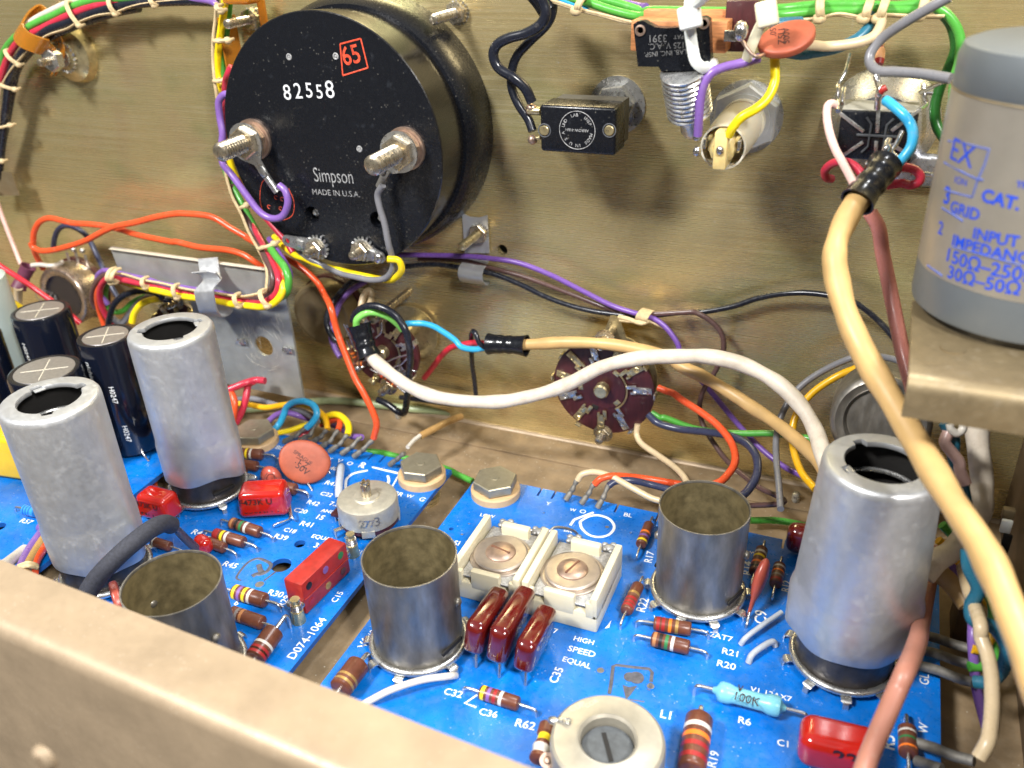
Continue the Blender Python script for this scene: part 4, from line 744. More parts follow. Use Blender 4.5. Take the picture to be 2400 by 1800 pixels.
# dark copper marks
def poly(mb, sp, pts, z=.005): mb.add([onZ(*px(sp, *p_), z) for p_ in pts], [tuple(range(len(pts)-1, -1, -1))])
mb = Each(); mb.sweep(smooth([onZ(*px('e6', *p_), .002) for p_ in ((360, 1165), (300, 1130), (350, 1040), (450, 930), (570, 880), (680, 910), (745, 960), (700, 1040), (620, 1080), (560, 1080), (500, 1110))], 5), lambda s_: .03+.05*s_, 6, flat=UZ)
mb.sweep(smooth([onZ(*px('e6', *p_), .002) for p_ in ((590, 960), (610, 1030), (640, 1060))], 5), .09, 6, flat=UZ); mb.sweep([onZ(*px('e6', *p_), .002) for p_ in ((810, 1050), (650, 1170))], .03, 6, flat=UZ); mb.build('copper_mark', M['graph'], b1)
mb = Each(); mb.sweep([onZ(*px('g4', *p_), .002) for p_ in ((985, 700), (1010, 560), (1035, 340), (1080, 325), (1270, 350), (1500, 375), (1540, 420), (1520, 600), (1490, 650))], .05, 6, flat=UZ)
mb.lathe([(0, .15), (.006, .15)], Matrix.Translation(onZ(*px('g4', 1250, 480), .002)), 20); mb.lathe([(0, .19), (.008, .19)], Matrix.Translation(onZ(*px('g4', 1335, 490), .003)), 20); (lambda m_: (poly(m_, 'g4', [(1155, 580), (1245, 610), (1350, 590), (1270, 700), (1200, 780)]), mb.L.append(m_)))(MB()); mb.sweep([onZ(*px('g4', *p_), .002) for p_ in ((1250, 770), (1440, 800))], .02, 5, flat=UZ); mb.build('copper_mark', M['graph'], b2)
for (sp, x, y, r, b_) in (('g4', 870, 395, .11, b2), ('g4', 1520, 600, .11, b2), ('g3', 1870, 378, .08, b2), ('g3', 365, 455, .06, b2), ('g3', 440, 345, .05, b2), ('g3', 1215, 232, .05, b2), ('g3', 2115, 440, .05, b2), ('e6', 600, 1215, .15, b1), ('c3', 1265, 30, .05, b2)):
    p = onZ(*px(sp, x, y), 0); mb = MB(); mb.ring(Matrix.Translation((p.x, p.y, .004)), r, .018, 20, 6); mb.lathe([(.001, r*.9), (.003, r*.9)], Matrix.Translation((p.x, p.y, 0)), 16, 1); mb.build('eyelet', [M['blue'], M['lug']], b_)
# ------------------------------------------------------------------ tube sockets, cans and shields
def socket(mx_, label, x, y, shield, rot=0, group=None, tabs=7):
    t = thing('tube_socket', label, 'tube socket', (x, y, 0), group); T = Matrix.Translation((x, y, 0)) @ Matrix.Rotation(rot, 4, 'Z')
    h_ = 3.0; r = 1.165
    mb = MB(); mb.lathe([(.22, 1.12), (.3, 1.14), (h_-.04, r), (h_, r+.005), (h_, r-.03), (h_-.05, r-.045)], T, 72, cap=(False, False), mi=0)
    mb.lathe([(h_-.06, r-.045), (.3, 1.10), (.28, .86)], T, 72, cap=(False, False), mi=1); mb.build('can', [M['pewter'] if shield else M['nickel'], M['nickin']], t)
    mb = MB(); mb.ring(T @ Matrix.Translation((0, 0, .25)), 1.2, .095, 72, 10); mb.lathe([(.12, 1.15), (.3, 1.15)], T, 48); mb.build('base_ring', M['tin'], t)
    mb = MB(); mb.lathe([(.02, 1.02), (.3, 1.02)], T, 40); mb.lathe([(.3, .5), (.34, .48), (.34, .001)], T, 30, mi=0); mb.build('socket_body', M['dark'], t)
    for a in ([.5, 3.6] if not shield else [.5]):
        Ta = T @ Matrix.Rotation(a, 4, 'Z'); mb = MB(); mb.box((r-.01, 0, .62), (.06, .75, .13), Ta, bev=.05); mb.build('bayonet_slot', M['dark'], t)
        mb = MB(); mb.ball((r+.0, .0, 1.75), .13, (.8, 1, 1), 0, Ta @ Matrix.Rotation(.35, 4, 'Z')); mb.build('dimple', M['nickel'], t)
    for k in range(9):
        Tk = T @ Matrix.Rotation(2*math.pi*(k+.5)/9.6, 4, 'Z'); mb = MB()
        p_ = smooth([(1.16, 0, .14), (1.34, 0, .22), (1.46, 0, .16), (1.5, 0, .0)], 4); vs = []; fs = []
        for v_ in p_:
            for s_ in (-.12, .12):
                w_ = .55 if v_.x > 1.44 else 1
                vs.append((v_.x, s_*w_, v_.z)); vs.append((v_.x-.03, s_*w_, v_.z-.03))
        for i in range(len(p_)-1): j = i*4; fs += [(j, j+2, j+6, j+4), (j+1, j+5, j+7, j+3), (j, j+4, j+5, j+1), (j+2, j+3, j+7, j+6)]
        mb.add(vs, fs, 0, Tk); mb.build('pin_tab', M['tin'], t)
    if shield:
        s_ = thing('tube_shield', shield, 'tube shield', (x, y, 1.2), 'aluminium tube shields'); T2 = Matrix.Translation((x+.02, y, 0)) @ Matrix.Rotation(rot, 4, 'Z'); H = 6.0; seg = 96
        prof = [(1.02, 1.235), (1.06, 1.255), (1.5, 1.265), (2.2, 1.27), (2.35, 1.24), (2.5, 1.235), (5.80, 1.25), (5.91, 1.238), (5.975, 1.195), (6.0, 1.13), (6.0, .80), (5.93, .77), (5.88, .79), (5.9, .95), (5.75, 1.1), (5.5, 1.15), (2.4, 1.17), (1.05, 1.21)]
        vs = []; fs = []
        for i, (z, rr) in enumerate(prof):
            for k in range(seg):
                a = 2*math.pi*k/seg; z2 = z; r2 = rr
                if z < 1.3:                                   # wavy lower hem
                    z2 += .10*math.sin(a*2+1)+.04*math.sin(5*a)+ .13*max(0, math.cos(a-2.2))**6
                if z < 3.2:                                   # bulge that rides over the bayonet
                    for a0 in (.05-rot, 3.1-rot):
                        w_ = max(0, math.cos(a-a0)); r2 += .25*w_**22*max(0, min(1, (3.0-z)/.6))*(1 if i < 12 else 1)
                if .77 <= rr <= .80 and 5.8 < z:               # key notches in the mouth
                    for a0 in (.3, 1.9, 4.6):
                        if math.cos(a-a0) > .986: r2 += .15
                vs.append((r2*math.cos(a), r2*math.sin(a), z2))
        n = len(prof)
        for i in range(n):
            j = (i+1) % n
            for k in range(seg): k2 = (k+1) % seg; fs.append((i*seg+k, i*seg+k2, j*seg+k2, j*seg+k))
        mb = MB(); mb.add(vs, fs, 0, T2); mb.build('shell', M['alu'], s_, ang=50)
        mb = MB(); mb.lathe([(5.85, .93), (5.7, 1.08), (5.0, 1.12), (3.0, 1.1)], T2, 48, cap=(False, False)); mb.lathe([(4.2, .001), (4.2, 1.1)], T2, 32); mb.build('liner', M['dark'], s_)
        mb = MB(); mb.ring(T2 @ Matrix.Translation((0, .0, 5.2)), .90, .06, 50, 8); mb.build('spring_ring', M['tin'], s_)
        mb = MB(); mb.box((.0, .78, 5.93), (.28, .16, .05), T2 @ Matrix.Rotation(.25, 4, 'Z'), bev=.02); mb.build('key_tab', M['alu'], s_)
        return t, s_
    return t
g_ = None
socket(None, 'base of the dented shield beside the row of coloured lugs, mostly hidden under it', -18.91, 17.93, 'bright aluminium tube shield in front of the zinc plate', -.9)
socket(None, 'base of the leaning-looking shield at the left edge, crossed by the black woven sleeve', -19.02, 13.52, 'aluminium tube shield cut by the left frame edge, black sleeve across its foot', .9)
socket(None, 'base under the shield that the thick cream cable crosses', 1.0, 17.43, 'aluminium tube shield behind the thick cream cable', 1.9)
socket(None, 'open metal tube can half hidden behind the blurred near wall', -14.05, 11.48, None, -1.0)
socket(None, 'open metal tube can beside the three dark red capacitors', -9.16, 14.28, None, -.75)
socket(None, 'open metal tube can beside the R22 resistor and the printed 12AT7', -2.85, 18.6, None, 2.3)
# ------------------------------------------------------------------ hex standoffs
for sp, x, y, lab, bx, by in (('e5', 300, 690, 'hexagon standoff at the corner beside the bright tube shield', -19.28, 20.93), ('b2', 515, 1345, 'hexagon standoff at the corner printed BR W G beside the round trimmer', -12.57, 20.96), ('b2', 995, 1440, 'hexagon standoff at the corner above the white trimmers', -9.91, 21.01)):
    t = thing('standoff', lab, 'standoff', (bx, by, FZ), 'hexagon headed board standoffs'); T = Matrix.Translation((bx, by, 0))
    mb = MB(); mb.lathe([(0, .80), (.22, .80), (.27, .76), (.27, .5)], T, 44); mb.build('fibre_washer', M['fibre'], t)
    mb = MB(); hexa(mb, T, .72, .32, .62, 0, random.random(), .03); mb.lathe([(.27, .42), (.33, .42)], T, 20); mb.lathe([(.62, .14), (.64, .13), (.64, .001)], T, 20); mb.build('hexagon_head', M['hexm'], t)
    mb = MB(); 
    for k in range(4): mb.lathe([(FZ+k*.18, .5+.05*(k % 2)), (FZ+.12+k*.18, .5+.05*(k % 2))], T, 32)
    mb.build('spacer_stack', M['brass'], t)
# ------------------------------------------------------------------ axial resistors
def axial(label, a, b, r, bands, z=None, mt='brownr', name='resistor', cat='resistor', ends=((.45, 0), (.45, 0)), shape=None, group=None):
    """a, b: (tile, x, y) of the two body ends; ends: lead overhang"""
    z = r+.05 if z is None else z; za, zb = z if isinstance(z, tuple) else (z, z)
    A, B = onZ(*px(*a), za), onZ(*px(*b), zb); L = (B-A).length; u = (B-A).normalized(); t = thing(name, label, cat, ((A.x+B.x)/2, (A.y+B.y)/2, 0), group)
    mats = [M[mt]]; idx = {}
    for _, c_ in bands:
        if c_ not in idx: idx[c_] = len(mats); mats.append(M[c_])
    if shape: pr = [(s_*L, q*r, 0) for s_, q in shape]
    else:
        pr = [(0, r*.72, 0), (L*.012, r*.9, 0), (L*.04, r, 0)]; w = .085*L
        for s_, c_ in bands: pr += [(s_*L-.001, r, 0), (s_*L, r*1.012, idx[c_]), (s_*L+w, r*1.012, 0), (s_*L+w+.001, r, 0)]
        pr += [(L*.96, r, 0), (L*.988, r*.9, 0), (L, r*.72, 0), (L+.01, r*.2, 0)]
    mb = MB(); mb.lathe(pr, frame(A, u), 26); mb.build('body', mats, t)
    for P_, s_, (ov, sd) in ((A, -1, ends[0]), (B, 1, ends[1])):
        e = P_+u*s_*ov; side = Vector((-u.y, u.x, 0))*sd
        mb = MB(); mb.sweep(smooth([P_-u*s_*.03, P_+u*s_*ov*.5, e-u*s_*ov*.15+side*.5-Vector((0,0,.02)), Vector((e.x, e.y, P_.z*.55))+side, Vector((e.x, e.y, -.02))+side], 5), max(.028, r*.22), 10); mb.build('lead', M['lead'], t)
    return t
Y3 = lambda *c_: [(.06+.155*i, k) for i, k in enumerate(c_)]
axial('brown resistor with black, yellow and white bands below the corner hexagon', ('e5', 115, 1005), ('e5', 420, 1025), .19, [(.12, 'bBlk'), (.32, 'bYel'), (.5, 'bWht')])
axial('brown resistor with one white band under the yellow-banded one', ('e5', 100, 1140), ('e5', 350, 1180), .18, [(.22, 'bWht')])
axial('short resistor peeking out at the foot of the bright shield', ('e5', 60, 1240), ('e5', 190, 1270), .16, [])
axial('plain brown resistor beside the red capacitor printed F473K', ('e5', 590, 1420), ('e5', 850, 1480), .19, [])
axial('resistor with brown, black, green and white bands beside R39', ('e6', 230, 415), ('e6', 610, 540), .18, Y3('bBrn', 'bBlk', 'bGrn', 'bWht'))
axial('resistor with red, yellow and white bands above R45', ('e6', 15, 555), ('e6', 400, 670), .175, [(.0+.04, 'bRed'), (.12, 'bRed'), (.28, 'bYel'), (.42, 'bWht')])
axial('dusty plain resistor just above R45', ('c1', 1330, 185), ('c1', 1455, 235), .165, [(.12, 'bWht')])
axial('small brown resistor under the black woven sleeve', ('c1', 990, 190), ('c1', 1105, 225), .15, [(.1, 'bWht')])
axial('resistor with yellow, violet, yellow and white bands beside R30', ('e6', 262, 1305), ('e6', 680, 1425), .21, Y3('bYel', 'bVio', 'bYel', 'bWht'))
axial('pale-ended brown resistor below the R30 resistor', ('c1', 1500, 650), ('c1', 1705, 720), .19, [(.2, 'bGry'), (.34, 'bBrn')])
axial('large resistor with white and red bands slanting up to a solder blob', ('c1', 1650, 950), ('c1', 1780, 770), .27, [(.2, 'bRed'), (.05, 'bRed'), (.38, 'bWht')], z=(.3, .42), ends=((.3, 0), (.6, 0)))
axial('large brown and gold banded resistor by the near wall below V6', ('c2', -10, 1150), ('c2', 115, 985), .29, [(.12, 'bGold'), (.3, 'bGold')], ends=((.3, 0), (.42, 0)))
axial('resistor with yellow, violet, red and white bands between C36 and R62', ('c2', 900, 1165), ('c2', 1150, 1245), .175, Y3('bYel', 'bVio', 'bRed', 'bWht'))
axial('resistor with red body bands standing beside R22', ('c2', 1845, 645), ('c2', 1925, 475), .17, [(.08, 'bRed'), (.2, 'bRed'), (.34, 'bRed'), (.55, 'bGold')])
axial('resistor with yellow, violet and orange bands beside R17', ('c2', 1940, 215), ('c2', 1995, 80), .16, [(.08, 'bYel'), (.28, 'bVio'), (.46, 'bOrg')])
axial('resistor with red, orange and yellow bands above R21', ('c2', 2025, 720), ('c3', 55, 760), .185, [(.08, 'bRed'), (.22, 'bRed'), (.4, 'bOrg'), (.58, 'bGold')])
axial('resistor with brown, black, green and white bands above R20', ('c2', 2010, 820), ('c3', 45, 880), .19, Y3('bBrn', 'bBlk', 'bGrn', 'bWht'))
axial('resistor with yellow and orange bands beside R14, behind the drop capacitor', ('c3', 465, 395), ('c3', 515, 240), .17, [(.1, 'bBlk'), (.3, 'bOrg'), (.55, 'bYel'), (.72, 'bWht')])
axial('dark resistor with red, grey and orange bands between the drop capacitor and the shield', ('c3', 600, 470), ('c3', 630, 345), .17, [(.1, 'bRed'), (.3, 'bGry'), (.52, 'bOrg'), (.75, 'bWht')])
axial('big resistor with orange and white bands beside R19 at the bottom of the frame', ('c3', 55, 1680), ('c3', 110, 1330), .31, [(.12, 'bRed'), (.32, 'bRed'), (.5, 'bOrg'), (.68, 'bWht')], z=.45, ends=((.3, 0), (.35, 0)))
axial('resistor with green and white bands standing beside R5', ('c3', 1462, 1570), ('c3', 1455, 1400), .20, [(.1, 'bOrg'), (.42, 'bGrn'), (.7, 'bWht')])
axial('pale blue dog-bone resistor printed 100K', ('c3', 195, 1150), ('c3', 670, 1275), .23, [], z=.34, mt='cyanr', shape=[(0, .25), (.05, .45), (.09, .95), (.13, 1.08), (.22, 1.05), (.3, .86), (.7, .86), (.78, 1.05), (.87, 1.08), (.92, .95), (.95, .45), (1, .25)], ends=((.42, 0), (.5, 0)))
t = bpy.context.scene.objects[-1] if False else [o for o in S.collection.objects if o.get('label', '').startswith('pale blue dog-bone')][0]
mb = MB(); text(mb, '100K', onZ(*px('c3', 335, 1215), .56), onZ(*px('c3', 495, 1262), .56), UZ, .0, 1.3); text(mb, 'v', onZ(*px('c3', 350, 1160), .57), onZ(*px('c3', 380, 1168), .57), UZ, .0, 1.5); mb.build('printing', M['inkb'], t)
axial('bright blue ribbed resistor above R57 at the left edge', ('g6', 320, 1070), ('g6', 470, 1110), .17, [(.15, 'inkblue'), (.38, 'inkblue'), (.62, 'inkblue')], mt='skyr')
# ------------------------------------------------------------------ film, dipped and disc capacitors
def block(name, label, P0, P1, w, z0, z1, mt, rb=.2, lean=0, cat='capacitor', lean_top=1.0):
    """rounded body along P0-P1 (world xy), width w, from z0 to z1"""
    P0, P1 = Vector(P0), Vector(P1); u = (P1-P0).normalized(); L = (P1-P0).length; c = (P0+P1)/2
    t = thing(name, label, cat, (c.x, c.y, 0)); Mx = Matrix((u, UZ.cross(u), UZ)).transposed().to_4x4(); Mx.translation = (c.x, c.y, (z0+z1)/2)
    Mx = Mx @ Matrix.Rotation(lean, 4, 'X')
    mb = MB(); bm = bmesh.new(); bmesh.ops.create_cube(bm, size=1)
    for v in bm.verts: v.co = Vector((v.co.x*L, v.co.y*w, v.co.z*(z1-z0)))
    bmesh.ops.bevel(bm, geom=bm.edges[:], offset=rb, segments=5, affect='EDGES', profile=.5)
    for v in bm.verts:
        if lean_top != 1 and v.co.z > 0: v.co.x *= lean_top; v.co.y *= lean_top
    mb.bm(bm, 0, Mx); mb.build('body', mt, t, ang=60); return t, Mx
def leads(t, pts, r=.035, mt='lead'):
    for q in pts: mb = MB(); mb.sweep(smooth(q, 5), r, 10); mb.build('lead', M[mt], t)
def G(x, y, z): return Vector((x, y, z))
def redcap(label, sp, a, b, w, z0, z1, txts):
    A, B = onZ(*px(sp, *a), z0+.1), onZ(*px(sp, *b), z0+.1); A.z = B.z = 0; u = (B-A).normalized(); nrm = Vector((u.y, -u.x, 0)); cen = -nrm*w*.5
    t, Mx = block('film_capacitor', label, A+cen, B+cen, w, z0, z1, M['red'], .2, 0, lean_top=.93)
    mb = MB(); y_ = -w/2-.006
    for s_, x0, x1, zz in txts: text(mb, s_, Mx @ Vector((x0, y_*.985, zz)), Mx @ Vector((x1, y_*.985, zz)), (Mx.to_3x3() @ Vector((0, -1, .07))).normalized(), .012)
    mb.build('printing', M['inkb'], t); return t, Mx
t, Mx = redcap('glossy red capacitor printed F473K and 630MPP1', 'e6', (330, 350), (975, 310), .95, .12, 1.05, (('F473K U', -.66, .34, .08), ('630MPP1', -.58, .5, -.24)))
leads(t, [[Mx @ G(.72, -.2, -.4), Mx @ G(.80, -.5, -.5), onZ(*px('e6', 800, 440), .15), onZ(*px('e6', 775, 480), 0)], [Mx @ G(.72, .1, -.4), onZ(*px('e6', 1020, 340), .25), onZ(*px('e6', 1070, 395), 0)]])
t, Mx = redcap('glossy red capacitor wedged between the two left tube shields', 'g6', (1770, 1150), (2180, 1260), .8, .12, 1.0, (('473K U', -.52, .34, .08), ('MPP1', -.4, .34, -.22)))
# big red capacitor at lower right
A, B = onZ(*px('c3', 760, 1480), .5), onZ(*px('c3', 1270, 1600), .5); A.z = B.z = 0
t, Mx = block('film_capacitor', 'big glossy red capacitor under the pink sleeve, beside the printed C1', A+G(-.05, 0, 0), B, .95, .12, 1.05, M['red'], .3, 0)
mb = MB(); text(mb, '.22K', Mx @ G(-.25, -.47, .05), Mx @ G(.75, -.47, .05), Mx.to_3x3() @ G(0, -1, 0), .02); mb.build('printing', M['inkb'], t)
leads(t, [[Mx @ G(-.7, -.1, -.3), onZ(*px('c3', 800, 1590), .2), onZ(*px('c3', 835, 1655), 0)], [Mx @ G(-.6, .1, -.3), Mx @ G(-.7, .15, -.5), Mx @ G(-.7, .15, -.57)]])
p = onZ(*px('c3', 750, 200), .4); t, Mx = block('film_capacitor', 'glossy dark red capacitor half hidden behind the right tube shield', (p.x-.35, p.y, 0), (p.x+.55, p.y+.1, 0), .6, .1, 1.0, M['dipped'], .26)
p = onZ(*px('c1', 1320, 215), .3); t, Mx = block('film_capacitor', 'small round-ended red capacitor at the end of the black woven sleeve', (p.x-.3, p.y+.1, 0), (p.x+.3, p.y-.1, 0), .42, .08, .62, M['red'], .2)
p = onZ(*px('e5', 540, 1370), .35); t = thing('film_capacitor', 'small reddish round capacitor behind the F473K capacitor', 'capacitor', (p.x, p.y, 0))
mb = MB(); mb.ball((p.x, p.y, .5), .40, (.95, .62, 1.05), n=4); mb.build('body', M['teard'], t)
mb = MB(); q = onZ(*px('e5', 525, 1330), .75); fr = frame(q, CAM-q); mb.ring(fr, .13, .012, 20, 5); mb.ring(fr, .19, .01, 24, 5, a0=.4, a1=4.6); mb.build('printing', M['inkb'], t)
# three dipped mica capacitors
for lab, sp, (lx, ly), (ux_, uy_) in (('dark red dipped capacitor nearest the open can, first of three', 'c2', (805, 880), (975, 560)), ('dark red dipped capacitor in the middle of three, the tallest', 'c2', (955, 920), (1120, 560)), ('dark red dipped capacitor nearest the printed C35, last of three', 'c2', (1145, 960), (1275, 620))):
    pass
def mica(lab, x, y0, y1, hgt, s_):
    t = thing('mica_capacitor', lab, 'capacitor', (x, (y0+y1)/2, 0), 'three dark red dipped capacitors in a row'); bm = bmesh.new(); bmesh.ops.create_cube(bm, size=1)
    L = y1-y0
    for v in bm.verts: v.co = Vector((v.co.x*.56, v.co.y*L, v.co.z*hgt))
    bmesh.ops.bevel(bm, geom=bm.edges[:], offset=.2, segments=5, affect='EDGES', profile=.5)
    for v in bm.verts:
        k = 1-.30*abs(v.co.y/(L/2))**2.6; v.co.z = v.co.z*max(.45, k)+0; v.co.x *= 1-.12*abs(v.co.y/(L/2))**2
    Mx = Matrix.Translation((x, (y0+y1)/2, .25+hgt/2)) @ Matrix.Rotation(.12, 4, 'Y') @ Matrix.Rotation(-.12, 4, 'X')
    mb = MB(); mb.bm(bm, 0, Mx); mb.build('body', M['dipped'], t, ang=70)
    mb = MB(); nn = (Mx.to_3x3() @ G(1, 0, 0)); text(mb, s_, Mx @ G(.283, -.42, .0), Mx @ G(.283, .42, .1), nn, .0, 1.3); text(mb, '5M', Mx @ G(.28, .05, -.2), Mx @ G(.28, .35, -.17), nn, 0, 1.3); mb.build('printing', M['mould2'], t)
    leads(t, [[Mx @ G(0, -L*.3, -hgt*.3), G(x, y0+.22, .3), G(x+.03, y0+.1, 0)], [Mx @ G(0, L*.3, -hgt*.3), G(x, y1-.2, .3), G(x+.02, y1-.1, 0)]], .045)
mica('dark red dipped capacitor nearest the open can, first of three', -7.5, 14.0, 15.85, 1.2, '510-F12')
mica('dark red dipped capacitor in the middle of three, the tallest', -6.82, 13.9, 16.0, 1.35, '7500µF')
mica('dark red dipped capacitor nearest the printed C35, last of three', -6.12, 13.9, 15.7, 1.15, '510-F12')
# flat red block capacitor with coloured dots
t = thing('mica_capacitor', 'flat brick-red block capacitor with six coloured dots beside C15', 'capacitor', (-12.7, 15.2, 0)); u = (onZ(*px('e6', 1785, 1050), 0)-onZ(*px('e6', 1215, 1620), 0)).normalized(); A = onZ(*px('e6', 1215, 1620), 0); L = (onZ(*px('e6', 1785, 1050), 0)-A).length
Mx = Matrix((u, UZ.cross(u), UZ)).transposed().to_4x4(); Mx.translation = A+u*L/2+G(0, 0, .03); hb = 1.05; wb = .62
mb = MB(); mb.box((0, wb/2, hb/2), (L, wb, hb), Mx, bev=.05, seg=2); mb.box((0, -.012, hb*.48), (L*.97, .03, .03), Mx, bev=.01); mb.build('body', M['redbox'], t)
for k, (x_, z_, c_) in enumerate(((-.36, .78, 'bBlk'), (.0, .78, 'bVio'), (.34, .78, 'bGrn'), (-.36, .24, 'bRed'), (.0, .24, 'bGold'), (.34, .24, 'brownr'))):
    mb = MB(); mb.lathe([(0, .115), (.012, .115), (.014, .10), (.012, .001)], frame(Mx @ G(x_*L, 0, z_*hb), Mx.to_3x3() @ G(0, -1, 0)), 22); mb.build('colour_dot', M[c_], t)
mb = Each(); mb.ball(Mx @ G(-L/2-.08, wb*.3, .38), .17, (1.3, 1, .8)); mb.ball(Mx @ G(-L/2-.2, wb*.5, .42), .13); mb.build('solder', M['solder'], t)
mb = MB(); mb.ball(Mx @ G(L/2+.1, wb*.3, .45), .13, (1, 1, 1.4)); mb.sweep(smooth([Mx @ G(L/2, .3, .6), Mx @ G(L/2+.12, .3, .4), Mx @ G(L/2+.14, .3, .0)]), .06); mb.build('solder_end', M['solder'], t)
for sp, x, y, lab in (('e6', 1810, 800, 'brass turret terminal behind the brick-red block capacitor'), ('c1', 1935, 690, 'brass turret terminal with a solder-wrapped foot in front of the brick-red block capacitor')):
    p = onZ(*px(sp, x, y), .1); t = thing('turret_terminal', lab, 'terminal', (p.x, p.y, 0)); T = Matrix.Translation((p.x, p.y, 0))
    mb = MB(); mb.lathe([(0, .19), (.4, .17), (.42, .10), (.7, .1), (.72, .13), (.8, .13), (.8, .001)], T, 24); mb.build('post', M['brass'], t)
    mb = MB(); [mb.ring(T @ Matrix.Translation((0, 0, .45+.07*k)), .13, .035, 20, 6) for k in range(3)]; mb.build('wrapped_wire', M['lead'], t)
# orange disc with lettering
t = thing('disc_capacitor', 'round orange-brown disc capacitor printed .1Z 50V', 'capacitor', (-15.9, 19.4, 0)); A = onZ(*px('e5', 900, 1380), .12)
n_ = (CAM-A); n_.z = 0; n_.normalize(); n_ = (n_+UZ*.55).normalized(); cen = onZ(*px('e5', 960, 1110), 1.0); 
d_ = ray(*px('e5', 960, 1120)); k_ = (A+G(0,0,.1)-CAM).dot(n_)/d_.dot(n_); cen = CAM+d_*k_
v_ = (UZ-n_*UZ.dot(n_)).normalized(); u_ = v_.cross(n_).normalized(); u2 = (u_*math.cos(.5)-v_*math.sin(.5)); mb = MB(); disc_at(mb, cen, u2, n_.cross(u2), .86, .72, .16); mb.build('body', M['disc'], t)
def onD(x, y, n_=n_, c0=None):
    d = ray(*px('e5', x, y)); c1_ = cen+n_*.165; return CAM+d*((c1_-CAM).dot(n_)/d.dot(n_))
mb = MB()
for s_, a, b in (('SPRAGUE', (810, 1000), (1040, 1165)), ('.1 Z', (835, 1130), (990, 1215)), ('50V', (835, 1185), (985, 1300))): text(mb, s_, onD(*a), onD(*b), n_, .005)
mb.sweep([onD(850, 1060), onD(950, 1110)], .008, 5); mb.build('printing', M['inkb'], t)
leads(t, [[onZ(*px('e5', 740, 1230), .6), onZ(*px('e5', 800, 1340), .2), onZ(*px('e5', 825, 1400), 0)], [onZ(*px('e5', 1000, 1400), .2), onZ(*px('e5', 1040, 1460), .08), onZ(*px('e5', 1060, 1500), 0)], [onZ(*px('e5', 740, 1200), .5), onZ(*px('e5', 680, 1205), .2), onZ(*px('e5', 650, 1235), 0)], [onZ(*px('e5', 1210, 1180), .4), onZ(*px('e5', 1260, 1220), .15), onZ(*px('e5', 1295, 1275), 0)]], .035)
# drop capacitor on the right
t = thing('drop_capacitor', 'salmon teardrop capacitor leaning beside R14', 'capacitor', (-1.3, 17.6, 0)); a, b = onZ(*px('c3', 545, 300), 1.55), onZ(*px('c3', 435, 640), .25); ax = b-a; L = ax.length
mb = MB(); mb.lathe([(s_*L, q) for s_, q in ((0, .02), (.03, .12), (.1, .2), (.3, .27), (.5, .255), (.65, .19), (.78, .11), (.9, .085), (1.0, .075), (1.12, .04), (1.13, .001))], frame(a, ax) @ Matrix.Scale(.62, 4, Vector((0, 1, 0))), 26); mb.build('body', M['teard'], t)
leads(t, [[b, onZ(*px('c3', 418, 720), .12), onZ(*px('c3', 410, 750), 0)]], .04)
# orange disc edge behind open can at the left
t = thing('disc_capacitor', 'reddish disc capacitor peeping out beside the half hidden open can', 'capacitor', (-15.3, 12.6, 0)); mb = MB(); c_ = onZ(*px('c1', 770, 590), .6); disc_at(mb, c_, Vector((.8, -.6, 0)), UZ, .6, .62, .13); mb.build('body', M['teard'], t)
# trimmers: white ceramic frames
def trimmer(label, x0, x1, slot, wide):
    y0, y1 = 16.25, 18.6; t = thing('trimmer_capacitor', label, 'trimmer', ((x0+x1)/2, (y0+y1)/2, 0), 'pair of white ceramic compression trimmers'); w = x1-x0; cx_ = (x0+x1)/2; cy_ = (y0+y1)/2
    mb = MB(); mb.box((cx_, cy_, .3), (w, y1-y0, .6), bev=.05)
    mb.box((x0+.10, cy_, .78), (.20, y1-y0, .72), bev=.05); mb.box((x1-.10, cy_, .78), (.20, y1-y0, .72), bev=.05)
    mb.box((cx_-.0, y0+.09, .74), (.85, .2, .62), bev=.05); mb.box((cx_+.05, y1-.2, .8), (.85, .26, .62), bev=.05)
    mb.box((x0+.2, y0+.08, .7), (.25, .18, .5), bev=.05); mb.box((x1-.2, y0+.08, .7), (.25, .18, .5), bev=.05); mb.build('ceramic_frame', M['ceramic'], t)
    mb = MB()
    for k in range(4): mb.box((cx_+.01*k, cy_-.02, .64+.032*k), (w-.46, y1-y0-.34-.02*k, .022), bev=.004)
    mb.box((cx_, cy_+.0, .775), (w-.5, y1-y0-.12, .03), bev=.01); mb.build('mica_plates', M['mica'], t)
    T = Matrix.Translation((cx_, cy_-.05, .79)); mb = MB(); mb.lathe([(0, .88), (.03, .88), (.045, .86), (.045, .80)], T, 56); mb.lathe([(.045, .76), (.11, .765), (.14, .74), (.15, .70), (.145, .001)], T, 56); mb.build('pressure_washer', M['washer'], t)
    mb = MB(); mb.lathe([(.14, .43), (.18, .42), (.22, .36), (.255, .22), (.262, .001)], T, 40); mb.build('screw_head', M['copper'], t)
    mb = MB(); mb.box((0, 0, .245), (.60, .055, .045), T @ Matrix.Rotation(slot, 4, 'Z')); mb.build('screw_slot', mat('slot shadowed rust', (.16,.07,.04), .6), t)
    for dx in (-.42, .62):
        mb = MB(); mb.box((cx_+dx, y1+.12, .62), (.3, .4, .04), bev=.015); mb.box((cx_+dx, y1+.3, .3), (.12, .04, .6)); mb.ball((cx_+dx, y1+.2, .70), .19, (1.35, .9, .7)); [mb.ball((cx_+dx+.2*math.cos(q), y1+.22+.16*math.sin(q), .74), .085, (1.2, 1, .8)) for q in (0, 1.3, 2.6, 3.9, 5.1)]; mb.build('soldered_tab', M['tabm'], t)
    return t
t1 = trimmer('white ceramic trimmer with its screw slot across, next to the open can', -9.15, -7.14, -.2, False)
